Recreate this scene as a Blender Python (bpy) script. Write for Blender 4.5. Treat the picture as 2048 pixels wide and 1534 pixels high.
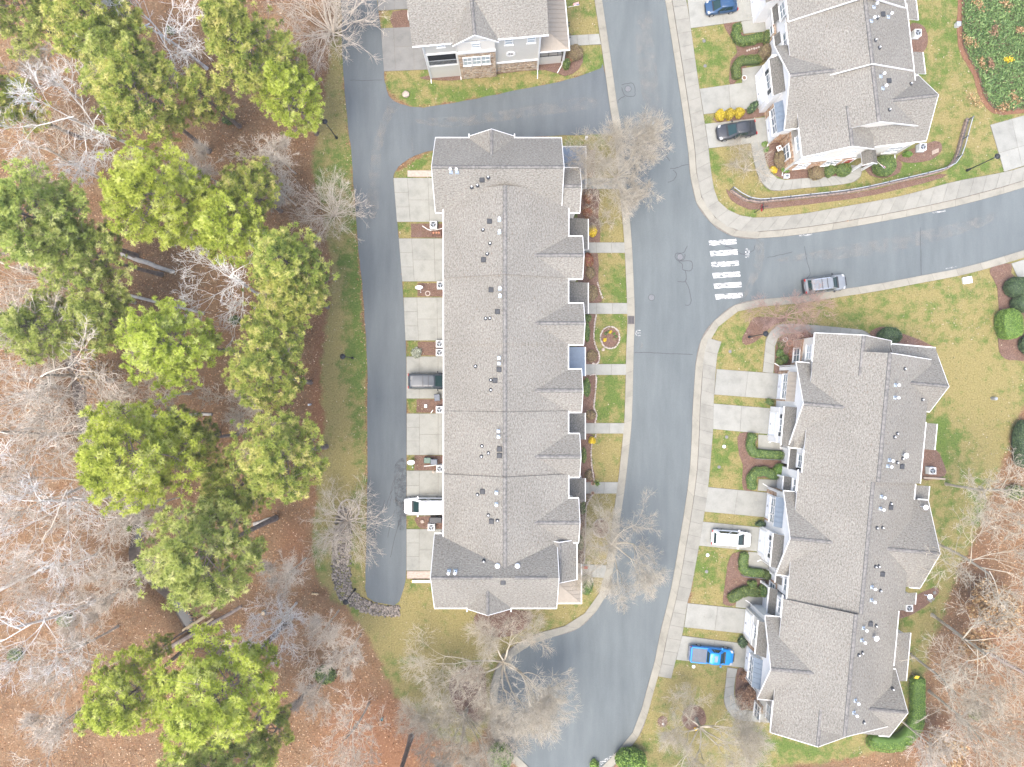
import bpy, bmesh, math, random
import numpy as np
from mathutils import Vector, Matrix
from mathutils.geometry import tessellate_polygon

random.seed(7)
RNG = np.random.default_rng(11)
R = math.radians

# ------------------------------------------------------------------ camera
H = 84.85          # flying height in metres
S = 16.5           # photograph pixels per metre on the ground
CX, CY = 1024.0, 767.0
scene = bpy.context.scene
for o in list(bpy.data.objects):
    bpy.data.objects.remove(o)
cam_d = bpy.data.cameras.new('camera')
cam = bpy.data.objects.new('camera', cam_d)
scene.collection.objects.link(cam)
cam.location = (0, 0, H)
cam.rotation_euler = (0, 0, 0)
cam_d.sensor_width = 36.0
cam_d.lens = 36.0 * (S * H) / 2048.0
cam_d.clip_end = 3000
scene.camera = cam

# ------------------------------------------------------------------ light
SUN_EL, SUN_AZ = R(70), R(215)     # azimuth clockwise from north (+y)
world = bpy.data.worlds.new('World')
scene.world = world
world.use_nodes = True
wn = world.node_tree.nodes
wn.clear()
wo = wn.new('ShaderNodeOutputWorld')
wb = wn.new('ShaderNodeBackground')
ws = wn.new('ShaderNodeTexSky')
ws.sky_type = 'NISHITA'
ws.sun_disc = False
ws.sun_elevation = SUN_EL
ws.sun_rotation = SUN_AZ
ws.air_density = 1.0
ws.dust_density = 4.0
ws.ozone_density = 0.9
wb.inputs['Strength'].default_value = 0.15
world.node_tree.links.new(ws.outputs[0], wb.inputs[0])
world.node_tree.links.new(wb.outputs[0], wo.inputs[0])
sun_d = bpy.data.lights.new('sun', 'SUN')
sun_d.energy = 0.95
sun_d.angle = R(40)
sun_d.color = (1.0, 0.95, 0.88)
sun = bpy.data.objects.new('sun', sun_d)
scene.collection.objects.link(sun)
sd = Vector((math.sin(SUN_AZ) * math.cos(SUN_EL), math.cos(SUN_AZ) * math.cos(SUN_EL), math.sin(SUN_EL)))
sun.rotation_euler = sd.to_track_quat('Z', 'Y').to_euler()
sun.location = sd * 60
vs = scene.view_settings
vs.view_transform = 'Standard'
vs.look = 'None'
vs.exposure = 1.76
vs.gamma = 1.0
vs.use_curve_mapping = False
scene.render.engine = 'CYCLES'
scene.cycles.max_bounces = 4
scene.cycles.diffuse_bounces = 2
scene.cycles.transparent_max_bounces = 8
scene.cycles.volume_bounces = 0

COL = scene.collection

# ------------------------------------------------------------------ geometry helpers
def W(u, v, z=0.0):
    """a photograph position at a given height above the ground, as a point of the place"""
    k = (1 - z / H) / S
    return Vector(((u - CX) * k, (CY - v) * k, z))

def P2(pts):
    return [((u - CX) / S, (CY - v) / S) for u, v in pts]

def smooth(pts, n=6, closed=False):
    """Catmull-Rom through the points"""
    out = []
    N = len(pts)
    rng = range(N) if closed else range(N - 1)
    for i in rng:
        p0 = pts[(i - 1) % N] if closed or i > 0 else pts[i]
        p1 = pts[i]
        p2 = pts[(i + 1) % N]
        p3 = pts[(i + 2) % N] if closed or i + 2 < N else pts[(i + 1) % N]
        for k in range(n):
            t = k / n
            out.append(tuple(0.5 * (2 * p1[j] + (p2[j] - p0[j]) * t + (2 * p0[j] - 5 * p1[j] + 4 * p2[j] - p3[j]) * t * t
                                    + (3 * p1[j] - p0[j] - 3 * p2[j] + p3[j]) * t ** 3) for j in range(len(p1))))
    if not closed:
        out.append(tuple(pts[-1]))
    return out

def resample(pts, n):
    p = np.array(pts, float)
    d = np.concatenate([[0], np.cumsum(np.linalg.norm(np.diff(p, axis=0), axis=1))])
    t = np.linspace(0, d[-1], n + 1)
    return np.stack([np.interp(t, d, p[:, j]) for j in range(p.shape[1])], 1)

def plen(pts):
    p = np.array(pts, float)
    return float(np.linalg.norm(np.diff(p, axis=0), axis=1).sum())

def offset(pts, d):
    """offset an open polyline to its left side by d"""
    p = np.array(pts, float)
    t = np.gradient(p, axis=0)
    t /= np.linalg.norm(t, axis=1)[:, None] + 1e-9
    n = np.stack([-t[:, 1], t[:, 0]], 1)
    return [tuple(q) for q in (p + n * d)]

def jitter(pts, a):
    return [(x + random.uniform(-a, a), y + random.uniform(-a, a)) for x, y in pts]

def tag(o, label=None, cat=None, group=None, kind=None):
    if label: o['label'] = label
    if cat: o['category'] = cat
    if group: o['group'] = group
    if kind: o['kind'] = kind
    return o

def empty(name, loc=(0, 0, 0), rz=0.0):
    o = bpy.data.objects.new(name, None)
    o.location = loc
    o.rotation_euler = (0, 0, rz)
    o.empty_display_size = 0.3
    COL.objects.link(o)
    return o

def link(name, me, parent=None, kind=None):
    o = bpy.data.objects.new(name, me)
    COL.objects.link(o)
    if parent is not None:
        o.parent = parent
    if kind: o['kind'] = kind
    return o

def copy_tree(o, parent=None):
    c = o.copy()
    COL.objects.link(c)
    c.parent = parent
    for ch in [x for x in o.children]:
        copy_tree(ch, c)
    return c

class MB:
    """collects faces, builds ONE mesh object"""
    def __init__(s):
        s.v, s.f, s.m, s.uv = [], [], [], []
    def face(s, pts, m=0, uv=None):
        i = len(s.v)
        s.v.extend([tuple(p) for p in pts])
        s.f.append(tuple(range(i, i + len(pts))))
        s.m.append(m)
        s.uv.append(uv)
    def box(s, x0, x1, y0, y1, z0, z1, m=0):
        if x0 > x1: x0, x1 = x1, x0
        if y0 > y1: y0, y1 = y1, y0
        if z0 > z1: z0, z1 = z1, z0
        i = len(s.v)
        s.v += [(x0, y0, z0), (x1, y0, z0), (x1, y1, z0), (x0, y1, z0), (x0, y0, z1), (x1, y0, z1), (x1, y1, z1), (x0, y1, z1)]
        for q in ((0, 3, 2, 1), (4, 5, 6, 7), (0, 1, 5, 4), (1, 2, 6, 5), (2, 3, 7, 6), (3, 0, 4, 7)):
            s.f.append(tuple(i + k for k in q)); s.m.append(m); s.uv.append(None)
    def hexa(s, b, t, m=0):
        """8 corners: bottom loop b, top loop t (counter-clockwise)"""
        i = len(s.v); n = len(b)
        s.v += [tuple(p) for p in b] + [tuple(p) for p in t]
        s.f.append(tuple(i + k for k in reversed(range(n)))); s.f.append(tuple(i + n + k for k in range(n)))
        s.m += [m, m]; s.uv += [None, None]
        for k in range(n):
            j = (k + 1) % n
            s.f.append((i + k, i + j, i + n + j, i + n + k)); s.m.append(m); s.uv.append(None)
    def bar(s, p, q, w, h=None, m=0):
        """a square bar from p to q"""
        p, q = Vector(p), Vector(q)
        d = (q - p).normalized()
        up = Vector((0, 0, 1)) if abs(d.z) < 0.9 else Vector((1, 0, 0))
        a = d.cross(up).normalized() * (w / 2)
        b = a.cross(d).normalized() * ((h or w) / 2)
        s.hexa([p - a - b, p + a - b, p + a + b, p - a + b], [q - a - b, q + a - b, q + a + b, q - a + b], m)
    def tube(s, p, q, r0, r1=None, n=8, m=0):
        p, q = Vector(p), Vector(q)
        r1 = r0 if r1 is None else r1
        d = (q - p).normalized()
        up = Vector((0, 0, 1)) if abs(d.z) < 0.9 else Vector((1, 0, 0))
        a = d.cross(up).normalized(); b = d.cross(a).normalized()
        A = [p + (a * math.cos(t) + b * math.sin(t)) * r0 for t in [2 * math.pi * k / n for k in range(n)]]
        B = [q + (a * math.cos(t) + b * math.sin(t)) * r1 for t in [2 * math.pi * k / n for k in range(n)]]
        s.hexa(A[::-1], B[::-1], m)
    def lathe(s, prof, c=(0, 0, 0), n=16, m=0):
        """profile of (r, z)"""
        i = len(s.v)
        for r, z in prof:
            for k in range(n):
                t = 2 * math.pi * k / n
                s.v.append((c[0] + r * math.cos(t), c[1] + r * math.sin(t), c[2] + z))
        for a in range(len(prof) - 1):
            for k in range(n):
                j = (k + 1) % n
                s.f.append((i + a * n + k, i + a * n + j, i + (a + 1) * n + j, i + (a + 1) * n + k)); s.m.append(m); s.uv.append(None)
        s.f.append(tuple(i + k for k in reversed(range(n)))); s.m.append(m); s.uv.append(None)
        e = i + (len(prof) - 1) * n
        s.f.append(tuple(e + k for k in range(n))); s.m.append(m); s.uv.append(None)
    def poly(s, pts, z0, z1, m=0):
        """concave polygon (xy) extruded from z0 to z1; only a sheet when z0 is None"""
        tr = tessellate_polygon([[Vector((x, y, 0)) for x, y in pts]])
        i = len(s.v); n = len(pts)
        s.v += [(x, y, z1) for x, y in pts]
        for t in tr:
            a, b, c = [Vector(pts[k]) for k in t]
            t2 = t if (b - a).cross(c - a) > 0 else (t[0], t[2], t[1])
            s.f.append(tuple(i + k for k in t2)); s.m.append(m); s.uv.append(None)
        if z0 is not None:
            j = len(s.v)
            s.v += [(x, y, z0) for x, y in pts]
            area = sum(pts[k][0] * pts[(k + 1) % n][1] - pts[(k + 1) % n][0] * pts[k][1] for k in range(n))
            for k in range(n):
                l = (k + 1) % n
                q = (j + k, j + l, i + l, i + k) if area > 0 else (i + k, i + l, j + l, j + k)
                s.f.append(q); s.m.append(m); s.uv.append(None)
    def mesh(s, name, mats, smooth_=False):
        me = bpy.data.meshes.new(name)
        me.from_pydata(s.v, [], s.f)
        if not isinstance(mats, (list, tuple)): mats = [mats]
        for m in mats: me.materials.append(m)
        if len(mats) > 1:
            me.polygons.foreach_set('material_index', s.m)
        if any(u is not None for u in s.uv):
            l = me.uv_layers.new(name='UVMap')
            for p, u in zip(me.polygons, s.uv):
                if u is not None:
                    for li, q in zip(p.loop_indices, u): l.data[li].uv = q
        if smooth_:
            me.polygons.foreach_set('use_smooth', [True] * len(me.polygons))
        me.update()
        return me
    def build(s, name, mats, parent=None, kind=None, smooth_=False):
        return link(name, s.mesh(name, mats, smooth_), parent, kind)

def np_mesh(name, verts, faces, mats, tint=None, smooth_=False, mat_idx=None):
    """large meshes from numpy arrays; faces (M,3) or (M,4); tint per vertex -> colour attribute"""
    me = bpy.data.meshes.new(name)
    verts = np.asarray(verts, np.float32); faces = np.asarray(faces, np.int32)
    k = faces.shape[1]
    me.vertices.add(len(verts)); me.vertices.foreach_set('co', verts.ravel())
    me.loops.add(faces.size); me.loops.foreach_set('vertex_index', faces.ravel())
    me.polygons.add(len(faces))
    me.polygons.foreach_set('loop_start', np.arange(0, faces.size, k, dtype=np.int32))
    me.polygons.foreach_set('loop_total', np.full(len(faces), k, np.int32))
    if not isinstance(mats, (list, tuple)): mats = [mats]
    for m in mats: me.materials.append(m)
    if mat_idx is not None: me.polygons.foreach_set('material_index', np.asarray(mat_idx, np.int32))
    if smooth_: me.polygons.foreach_set('use_smooth', np.ones(len(faces), bool))
    me.update(calc_edges=True)
    if tint is not None:
        a = me.color_attributes.new('tint', 'FLOAT_COLOR', 'POINT')
        t = np.asarray(tint, np.float32)
        if t.ndim == 1: t = np.stack([t, t, t, np.ones_like(t)], 1)
        a.data.foreach_set('color', t.ravel())
    return me

# ------------------------------------------------------------------ materials
class NT:
    def __init__(s, name):
        s.mat = bpy.data.materials.new(name); s.mat.use_nodes = True
        s.nt = s.mat.node_tree; s.nt.nodes.clear()
        s.out = s.n('ShaderNodeOutputMaterial'); s.b = s.n('ShaderNodeBsdfPrincipled')
        s.l(s.b.outputs[0], s.out.inputs['Surface'])
    def n(s, t, **kw):
        x = s.nt.nodes.new(t)
        for k, v in kw.items(): setattr(x, k, v)
        return x
    def l(s, a, b): s.nt.links.new(a, b)
    def val(s, sock, x):
        if hasattr(x, 'is_output') or isinstance(x, bpy.types.NodeSocket): s.l(x, sock)
        else: sock.default_value = x
    def coord(s, kind='Object'):
        return s.n('ShaderNodeTexCoord').outputs[kind]
    def pos(s):
        return s.n('ShaderNodeNewGeometry').outputs['Position']
    def scale(s, vec, sc):
        m = s.n('ShaderNodeMapping'); s.l(vec, m.inputs[0]); m.inputs['Scale'].default_value = sc
        return m.outputs[0]
    def noise(s, vec, scale, detail=3, rough=0.55, dist=0.0):
        t = s.n('ShaderNodeTexNoise'); s.l(vec, t.inputs['Vector'])
        t.inputs['Scale'].default_value = scale; t.inputs['Detail'].default_value = detail
        t.inputs['Roughness'].default_value = rough; t.inputs['Distortion'].default_value = dist
        return t.outputs['Fac']
    def ramp(s, fac, stops):
        r = s.n('ShaderNodeValToRGB'); s.l(fac, r.inputs[0])
        e = r.color_ramp.elements
        e[0].position, e[0].color = stops[0][0], (*stops[0][1], 1)
        e[1].position, e[1].color = stops[-1][0], (*stops[-1][1], 1)
        for p, c in stops[1:-1]:
            q = e.new(p); q.color = (*c, 1)
        return r.outputs[0]
    def mix(s, fac, a, b, mode='MIX'):
        m = s.n('ShaderNodeMix', data_type='RGBA', blend_type=mode)
        s.val(m.inputs[0], fac)
        for sock, x in ((m.inputs[6], a), (m.inputs[7], b)):
            if isinstance(x, tuple): sock.default_value = (*x, 1)
            else: s.l(x, sock)
        return m.outputs[2]
    def math(s, op, a, b=0.0, clamp=False):
        m = s.n('ShaderNodeMath', operation=op); m.use_clamp = clamp
        s.val(m.inputs[0], a); s.val(m.inputs[1], b)
        return m.outputs[0]
    def bump(s, h, strength=0.3, dist=0.02):
        b = s.n('ShaderNodeBump'); s.l(h, b.inputs['Height'])
        b.inputs['Strength'].default_value = strength; b.inputs['Distance'].default_value = dist
        s.l(b.outputs[0], s.b.inputs['Normal'])
    def color(s, c):
        if isinstance(c, tuple): s.b.inputs['Base Color'].default_value = (*c, 1)
        else: s.l(c, s.b.inputs['Base Color'])
    def set(s, **kw):
        names = dict(rough='Roughness', metal='Metallic', spec='Specular IOR Level', coat='Coat Weight', alpha='Alpha', trans='Transmission Weight')
        for k, v in kw.items(): s.val(s.b.inputs[names[k]], v)
        return s
    def hsv_rand(s, col, dv=0.25, dh=0.0):
        oi = s.n('ShaderNodeObjectInfo')
        h = s.n('ShaderNodeHueSaturation'); s.l(col, h.inputs['Color'])
        s.l(s.math('ADD', s.math('MULTIPLY', oi.outputs['Random'], dv), 1 - dv / 2), h.inputs['Value'])
        if dh:
            s.l(s.math('ADD', s.math('MULTIPLY', oi.outputs['Random'], dh), 0.5 - dh / 2), h.inputs['Hue'])
        return h.outputs[0]

M = {}
def plain(name, c, rough=0.6, metal=0.0, var=0.12, sc=3.0, spec=0.4, coat=0.0, bump=0.0):
    t = NT(name)
    f = t.noise(t.coord(), sc, 4)
    lo = tuple(max(0, x * (1 - var)) for x in c); hi = tuple(min(1, x * (1 + var)) for x in c)
    t.color(t.ramp(f, [(0.3, lo), (0.7, hi)])); t.set(rough=rough, metal=metal, spec=spec, coat=coat)
    if bump: t.bump(t.noise(t.coord(), sc * 6, 3), bump)
    M[name] = t.mat
    return t.mat

plain('white_trim', (0.72, 0.72, 0.70), 0.45, var=0.04)
plain('gutter_white', (0.6552, 0.6552, 0.6384), 0.35, var=0.03)
plain('black_metal', (0.02, 0.022, 0.025), 0.4, var=0.2)
plain('grey_metal', (0.33, 0.35, 0.37), 0.45, metal=0.3)
plain('fence_grey', (0.10, 0.11, 0.125), 0.5)
plain('galvanised', (0.6, 0.64, 0.68), 0.35, metal=0.7, var=0.08)
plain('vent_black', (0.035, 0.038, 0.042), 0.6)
plain('flashing_blue', (0.3, 0.36, 0.42), 0.5, var=0.1)
plain('vent_white', (0.78, 0.80, 0.82), 0.4)
plain('ac_case', (0.60, 0.61, 0.60), 0.5)
plain('ac_dark', (0.025, 0.03, 0.035), 0.6)
plain('ac_blade', (0.3, 0.33, 0.36), 0.4)
plain('bin_grey', (0.10, 0.115, 0.14), 0.5)
plain('bin_green', (0.07, 0.12, 0.09), 0.5)
plain('bin_black', (0.03, 0.033, 0.038), 0.5)
plain('garage_white', (0.76, 0.78, 0.80), 0.45, var=0.03)
plain('door_red', (0.35, 0.05, 0.03), 0.4)
plain('shutter', (0.05, 0.06, 0.065), 0.5)
plain('tyre', (0.018, 0.018, 0.02), 0.75)
plain('rim', (0.45, 0.46, 0.48), 0.3, metal=0.8, var=0.05)
plain('lens_red', (0.45, 0.015, 0.012), 0.25)
plain('lens_white', (0.375, 0.39, 0.4), 0.15)
plain('plastic_black', (0.015, 0.016, 0.018), 0.5)
plain('chrome', (0.7, 0.72, 0.74), 0.2, metal=0.9, var=0.03)
plain('terracotta', (0.42, 0.20, 0.12), 0.7)
plain('pot_white', (0.6, 0.59, 0.56), 0.6)
plain('rust_wood', (0.14, 0.07, 0.05), 0.8)
plain('weathered_wood', (0.30, 0.25, 0.2), 0.8)
plain('cut_wood', (0.45, 0.34, 0.2), 0.8)
plain('boulder', (0.36, 0.30, 0.25), 0.85, sc=4, var=0.3, bump=0.4)
plain('edging_stone', (0.40, 0.35, 0.31), 0.85, var=0.2)
plain('yellow_plastic', (0.75, 0.5, 0.03), 0.5)
plain('red_plastic', (0.55, 0.06, 0.02), 0.5)
plain('teal_plastic', (0.08, 0.25, 0.28), 0.5)
plain('flag_red', (0.45, 0.05, 0.05), 0.8)
plain('flag_white', (0.75, 0.72, 0.7), 0.8)
plain('flag_blue', (0.04, 0.06, 0.2), 0.8)
plain('joint_dirt', (0.15, 0.135, 0.115), 0.95, var=0.3, sc=8)
plain('crack_seal', (0.055, 0.06, 0.065), 0.7, var=0.2)
plain('grate_iron', (0.10, 0.085, 0.08), 0.7, var=0.3, sc=10)
plain('manhole_iron', (0.13, 0.135, 0.14), 0.7, var=0.2, sc=10)

def glass(name, c, rough=0.08):
    t = NT(name); t.color(c); t.set(rough=rough, spec=0.7, coat=0.3); M[name] = t.mat
glass('window_glass', (0.14, 0.18, 0.21))
glass('window_pale', (0.40, 0.45, 0.47), 0.15)
glass('car_glass', (0.012, 0.035, 0.036), 0.05); M['car_glass'].node_tree.nodes['Principled BSDF'].inputs['Coat Weight'].default_value = 0; M['car_glass'].node_tree.nodes['Principled BSDF'].inputs['Specular IOR Level'].default_value = .4
plain('dark_screen', (0.018, 0.02, 0.022), 0.9, spec=.1)

def paint(name, c, metal=0.35, rough=0.3):
    t = NT(name)
    f = t.noise(t.coord(), 1.2, 2)
    t.color(t.ramp(f, [(0.35, tuple(x * 0.94 for x in c)), (0.65, tuple(min(1, x * 1.05) for x in c))]))
    t.set(rough=rough, metal=metal, coat=0.25, spec=0.4)
    t.b.inputs['Coat Roughness'].default_value = 0.06
    M[name] = t.mat
paint('paint_black', (0.03, 0.034, 0.04), .1); paint('paint_silver', (0.20, 0.215, 0.225), 0.15)
paint('paint_white', (0.78, 0.79, 0.80), 0.0); paint('paint_blue', (0.01, 0.22, 0.62), 0.2)
paint('paint_navy', (0.02, 0.06, 0.13), .1); paint('paint_grey', (0.04, 0.05, 0.062), 0.0)

# roof shingles: uv in metres (along the eave, up the slope)
def shingle(name, tint=1.0):
    t = NT(name)
    uv = t.coord('UV')
    br = t.n('ShaderNodeTexBrick'); t.l(uv, br.inputs['Vector'])
    br.offset = 0.5; br.inputs['Scale'].default_value = 1.0
    br.inputs['Brick Width'].default_value = 0.33; br.inputs['Row Height'].default_value = 0.15
    br.inputs['Mortar Size'].default_value = 0.012; br.inputs['Mortar Smooth'].default_value = 0.3; br.inputs['Bias'].default_value = 0.0
    br.inputs['Color1'].default_value = (0.19 * tint, 0.175 * tint, 0.16 * tint, 1)
    br.inputs['Color2'].default_value = (0.33 * tint, 0.315 * tint, 0.29 * tint, 1)
    br.inputs['Mortar'].default_value = (0.14 * tint, 0.13 * tint, 0.12 * tint, 1)
    n1 = t.noise(t.scale(uv, (3.4, 6.5, 1)), 1.0, 3, 0.7)
    n2 = t.noise(uv, 0.16, 3)
    c = t.mix(0.75, br.outputs['Color'], t.ramp(n1, [(0.28, tuple(x * tint for x in (0.11, 0.105, 0.094))), (0.5, tuple(x * tint for x in (0.27, 0.258, 0.234))), (0.74, tuple(x * tint for x in (0.46, 0.445, 0.41)))]))
    n4 = t.noise(t.scale(uv, (5.5, 9.5, 1)), 1.0, 2, 0.6)
    c = t.mix(t.ramp(n4, [(0.44, (0, 0, 0)), (0.62, (0.5, 0.5, 0.5))]), c, (0.50 * tint, 0.485 * tint, 0.45 * tint))
    n5 = t.noise(t.scale(uv, (2.6, 5.0, 1)), 1.7, 2, 0.6)
    c = t.mix(t.ramp(n5, [(0.50, (0, 0, 0)), (0.66, (0.4, 0.4, 0.4))]), c, (0.165 * tint, 0.15 * tint, 0.135 * tint))
    n3 = t.noise(t.scale(uv, (2.2, 3.6, 1)), 1.3, 2)
    c = t.mix(t.ramp(n3, [(0.6, (0, 0, 0)), (0.72, (0.7, 0.7, 0.7))]), c, (0.24 * tint, 0.185 * tint, 0.155 * tint))
    c = t.mix(0.6, c, t.ramp(n2, [(0.3, (0.80, 0.79, 0.78)), (0.7, (1.12, 1.11, 1.10))]), 'MULTIPLY')
    c = t.mix(1.0, c, (1.0, 1.0, 0.955), 'MULTIPLY')
    t.color(c); t.set(rough=0.92, spec=0.2)
    t.bump(t.math('ADD', br.outputs['Fac'], n1), 0.35, 0.02)
    M[name] = t.mat
shingle('shingle', .64); shingle('shingle_dark', 0.46)
plain('ridge_shingle', (0.165, 0.158, 0.145), 0.9, var=0.4, sc=3.5)
plain('step_flashing', (0.17, 0.145, 0.12), 0.8)
plain('metal_tan', (0.2465, 0.2167, 0.1742), 0.45, metal=0.15, var=0.06)
plain('metal_blue', (0.1615, 0.1955, 0.2295), 0.4, metal=0.25, var=0.08)

def siding(name, c):
    t = NT(name)
    w = t.n('ShaderNodeTexWave', wave_type='BANDS', bands_direction='Z', wave_profile='SAW')
    t.l(t.coord(), w.inputs['Vector']); w.inputs['Scale'].default_value = 1.6
    n = t.noise(t.coord(), 1.5, 3)
    t.color(t.mix(0.5, t.ramp(n, [(0.3, tuple(x * 0.92 for x in c)), (0.7, c)]), t.ramp(w.outputs['Fac'], [(0.0, tuple(x * 0.86 for x in c)), (0.25, c)])))
    t.set(rough=0.6); t.bump(w.outputs['Fac'], 0.4, 0.02)
    M[name] = t.mat
siding('siding_beige', (0.56, 0.545, 0.495)); siding('siding_cream', (0.74, 0.70, 0.62)); siding('siding_white', (0.78, 0.775, 0.76)); siding('siding_grey', (0.40, 0.41, 0.41))

def tinted(name, stops, rough=0.8, spec=0.3, obj=0.0, dh=0.0, sub=0.0):
    """colour picked by the per-piece 'tint' attribute"""
    t = NT(name)
    a = t.n('ShaderNodeAttribute', attribute_name='tint')
    c = t.ramp(a.outputs['Fac'], stops)
    if obj or dh: c = t.hsv_rand(c, obj, dh)
    t.color(c); t.set(rough=rough, spec=spec)
    if sub:
        tr = t.n('ShaderNodeBsdfTranslucent'); t.l(c, tr.inputs[0]); mx = t.n('ShaderNodeMixShader'); mx.inputs[0].default_value = sub
        t.l(t.b.outputs[0], mx.inputs[1]); t.l(tr.outputs[0], mx.inputs[2]); t.l(mx.outputs[0], t.out.inputs['Surface'])
    M[name] = t.mat
tinted('stone_tan', [(0.0, (0.255, 0.1804, 0.12)), (0.35, (0.391, 0.2952, 0.208)), (0.7, (0.493, 0.3936, 0.288)), (1.0, (0.3825, 0.3362, 0.288))], 0.85)
tinted('stone_orange', [(0.0, (0.2805, 0.1558, 0.088)), (0.4, (0.425, 0.2706, 0.168)), (0.75, (0.527, 0.3936, 0.272)), (1.0, (0.425, 0.3608, 0.296))], 0.85)
tinted('rocks', [(0.0, (0.074, 0.0648, 0.056)), (0.4, (0.1554, 0.1368, 0.119)), (0.75, (0.2368, 0.2016, 0.168)), (1.0, (0.3108, 0.2664, 0.224))], 0.85)
tinted('leaves_dead', [(0.0, (0.1095, 0.05163, 0.02402)), (0.4, (0.2301, 0.1136, 0.05146)), (0.75, (0.3616, 0.2065, 0.1029)), (0.9, (0.4284, 0.2909, 0.1839)), (1.0, (0.664, 0.5194, 0.3678))], 0.85)
tinted('lawn_bits', [(0.0, (0.034, 0.068, 0.01326)), (0.5, (0.1088, 0.1156, 0.03978)), (0.85, (0.204, 0.17, 0.08619)), (1.0, (0.374, 0.3264, 0.2387))], 0.85)
tinted('needles', [(0.0, (0.1469, 0.1932, 0.04851)), (0.35, (0.3181, 0.3865, 0.09706)), (0.7, (0.4894, 0.5388, 0.1524)), (1.0, (0.636, 0.6442, 0.2772))], 0.65, 0.2, 0.12, 0.012, .45)
tinted('needles_yellow', [(0.0, (0.1896, 0.2362, 0.0296)), (0.35, (0.3792, 0.4538, 0.06728)), (0.7, (0.5575, 0.6218, 0.1211)), (1.0, (0.6692, 0.7087, 0.2423))], 0.65, 0.2, 0.12, 0.012, .45)
tinted('needles_green', [(0.0, (0.1326, 0.1808, 0.04042)), (0.35, (0.3093, 0.38, 0.08081)), (0.7, (0.501, 0.5186, 0.1346)), (1.0, (0.6924, 0.6391, 0.256))], 0.65, 0.2, 0.12, 0.012, .45)
tinted('hedge', [(0.0, (0.0288, 0.05425, 0.012)), (0.4, (0.08, 0.1318, 0.03)), (0.75, (0.16, 0.217, 0.0525)), (1.0, (0.272, 0.31, 0.09))], 0.6, 0.35, 0.3, 0.03)
tinted('hedge_bright', [(0.0, (0.0405, 0.091, 0.013)), (0.4, (0.1148, 0.208, 0.0325)), (1.0, (0.27, 0.39, 0.078))], 0.6, 0.35)
tinted('evergreen_dark', [(0.0, (0.016, 0.0352, 0.016)), (0.5, (0.056, 0.096, 0.04)), (1.0, (0.144, 0.208, 0.08))], 0.6, 0.35)
tinted('juniper', [(0.0, (0.027, 0.065, 0.0182)), (0.4, (0.0945, 0.169, 0.052)), (0.8, (0.2025, 0.299, 0.104)), (1.0, (0.297, 0.39, 0.156))], 0.6, 0.3)
tinted('bloom_yellow', [(0.0, (0.30, 0.20, 0.01)), (0.5, (0.62, 0.45, 0.02)), (1.0, (0.80, 0.62, 0.05))], 0.7)
tinted('shrub_yellow', [(0.0, (0.20, 0.15, 0.01)), (0.5, (0.46, 0.35, 0.02)), (1.0, (0.66, 0.52, 0.06))], 0.7, 0.3, 0.35)
tinted('shrub_red', [(0.0, (0.102, 0.03, 0.022)), (0.4, (0.2805, 0.1, 0.055)), (0.7, (0.357, 0.22, 0.099)), (1.0, (0.153, 0.17, 0.055))], 0.7)
tinted('shrub_brown', [(0.0, (0.091, 0.065, 0.039)), (0.5, (0.221, 0.1625, 0.091)), (1.0, (0.286, 0.26, 0.117))], 0.8)
tinted('shrub_silver', [(0.0, (0.14, 0.15, 0.11)), (0.5, (0.26, 0.28, 0.21)), (1.0, (0.40, 0.42, 0.34))], 0.8)
tinted('dead_brown', [(0.0, (0.12, 0.065, 0.04)), (0.5, (0.26, 0.15, 0.09)), (1.0, (0.40, 0.27, 0.17))], 0.85)
tinted('leaf_tan', [(0.0, (0.187, 0.1056, 0.045)), (0.5, (0.357, 0.2288, 0.108)), (1.0, (0.493, 0.352, 0.198))], 0.8)
tinted('bark_pale', [(0.0, (0.3867, 0.3357, 0.2739)), (0.5, (0.5525, 0.4882, 0.4049)), (1.0, (0.6999, 0.6276, 0.532))], 0.85, 0.2, 0.15)
tinted('bark_white', [(0.0, (0.55, 0.53, 0.50)), (0.5, (0.72, 0.70, 0.67)), (1.0, (0.85, 0.83, 0.80))], 0.85)
tinted('bark_tan', [(0.0, (0.3183, 0.2783, 0.2108)), (0.5, (0.444, 0.393, 0.3044)), (1.0, (0.5529, 0.4994, 0.4059))], 0.85, 0.2, 0.12)
tinted('bark_red', [(0.0, (0.2601, 0.1662, 0.1324)), (0.5, (0.3612, 0.2384, 0.1952)), (1.0, (0.4335, 0.3251, 0.2718))], 0.85)
plain('bark_pine', (0.20, 0.16, 0.135), 0.9, var=0.35, sc=2.5, bump=0.5)
plain('bark_grey', (0.34, 0.32, 0.29), 0.9, var=0.25, sc=2.5, bump=0.5)

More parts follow.
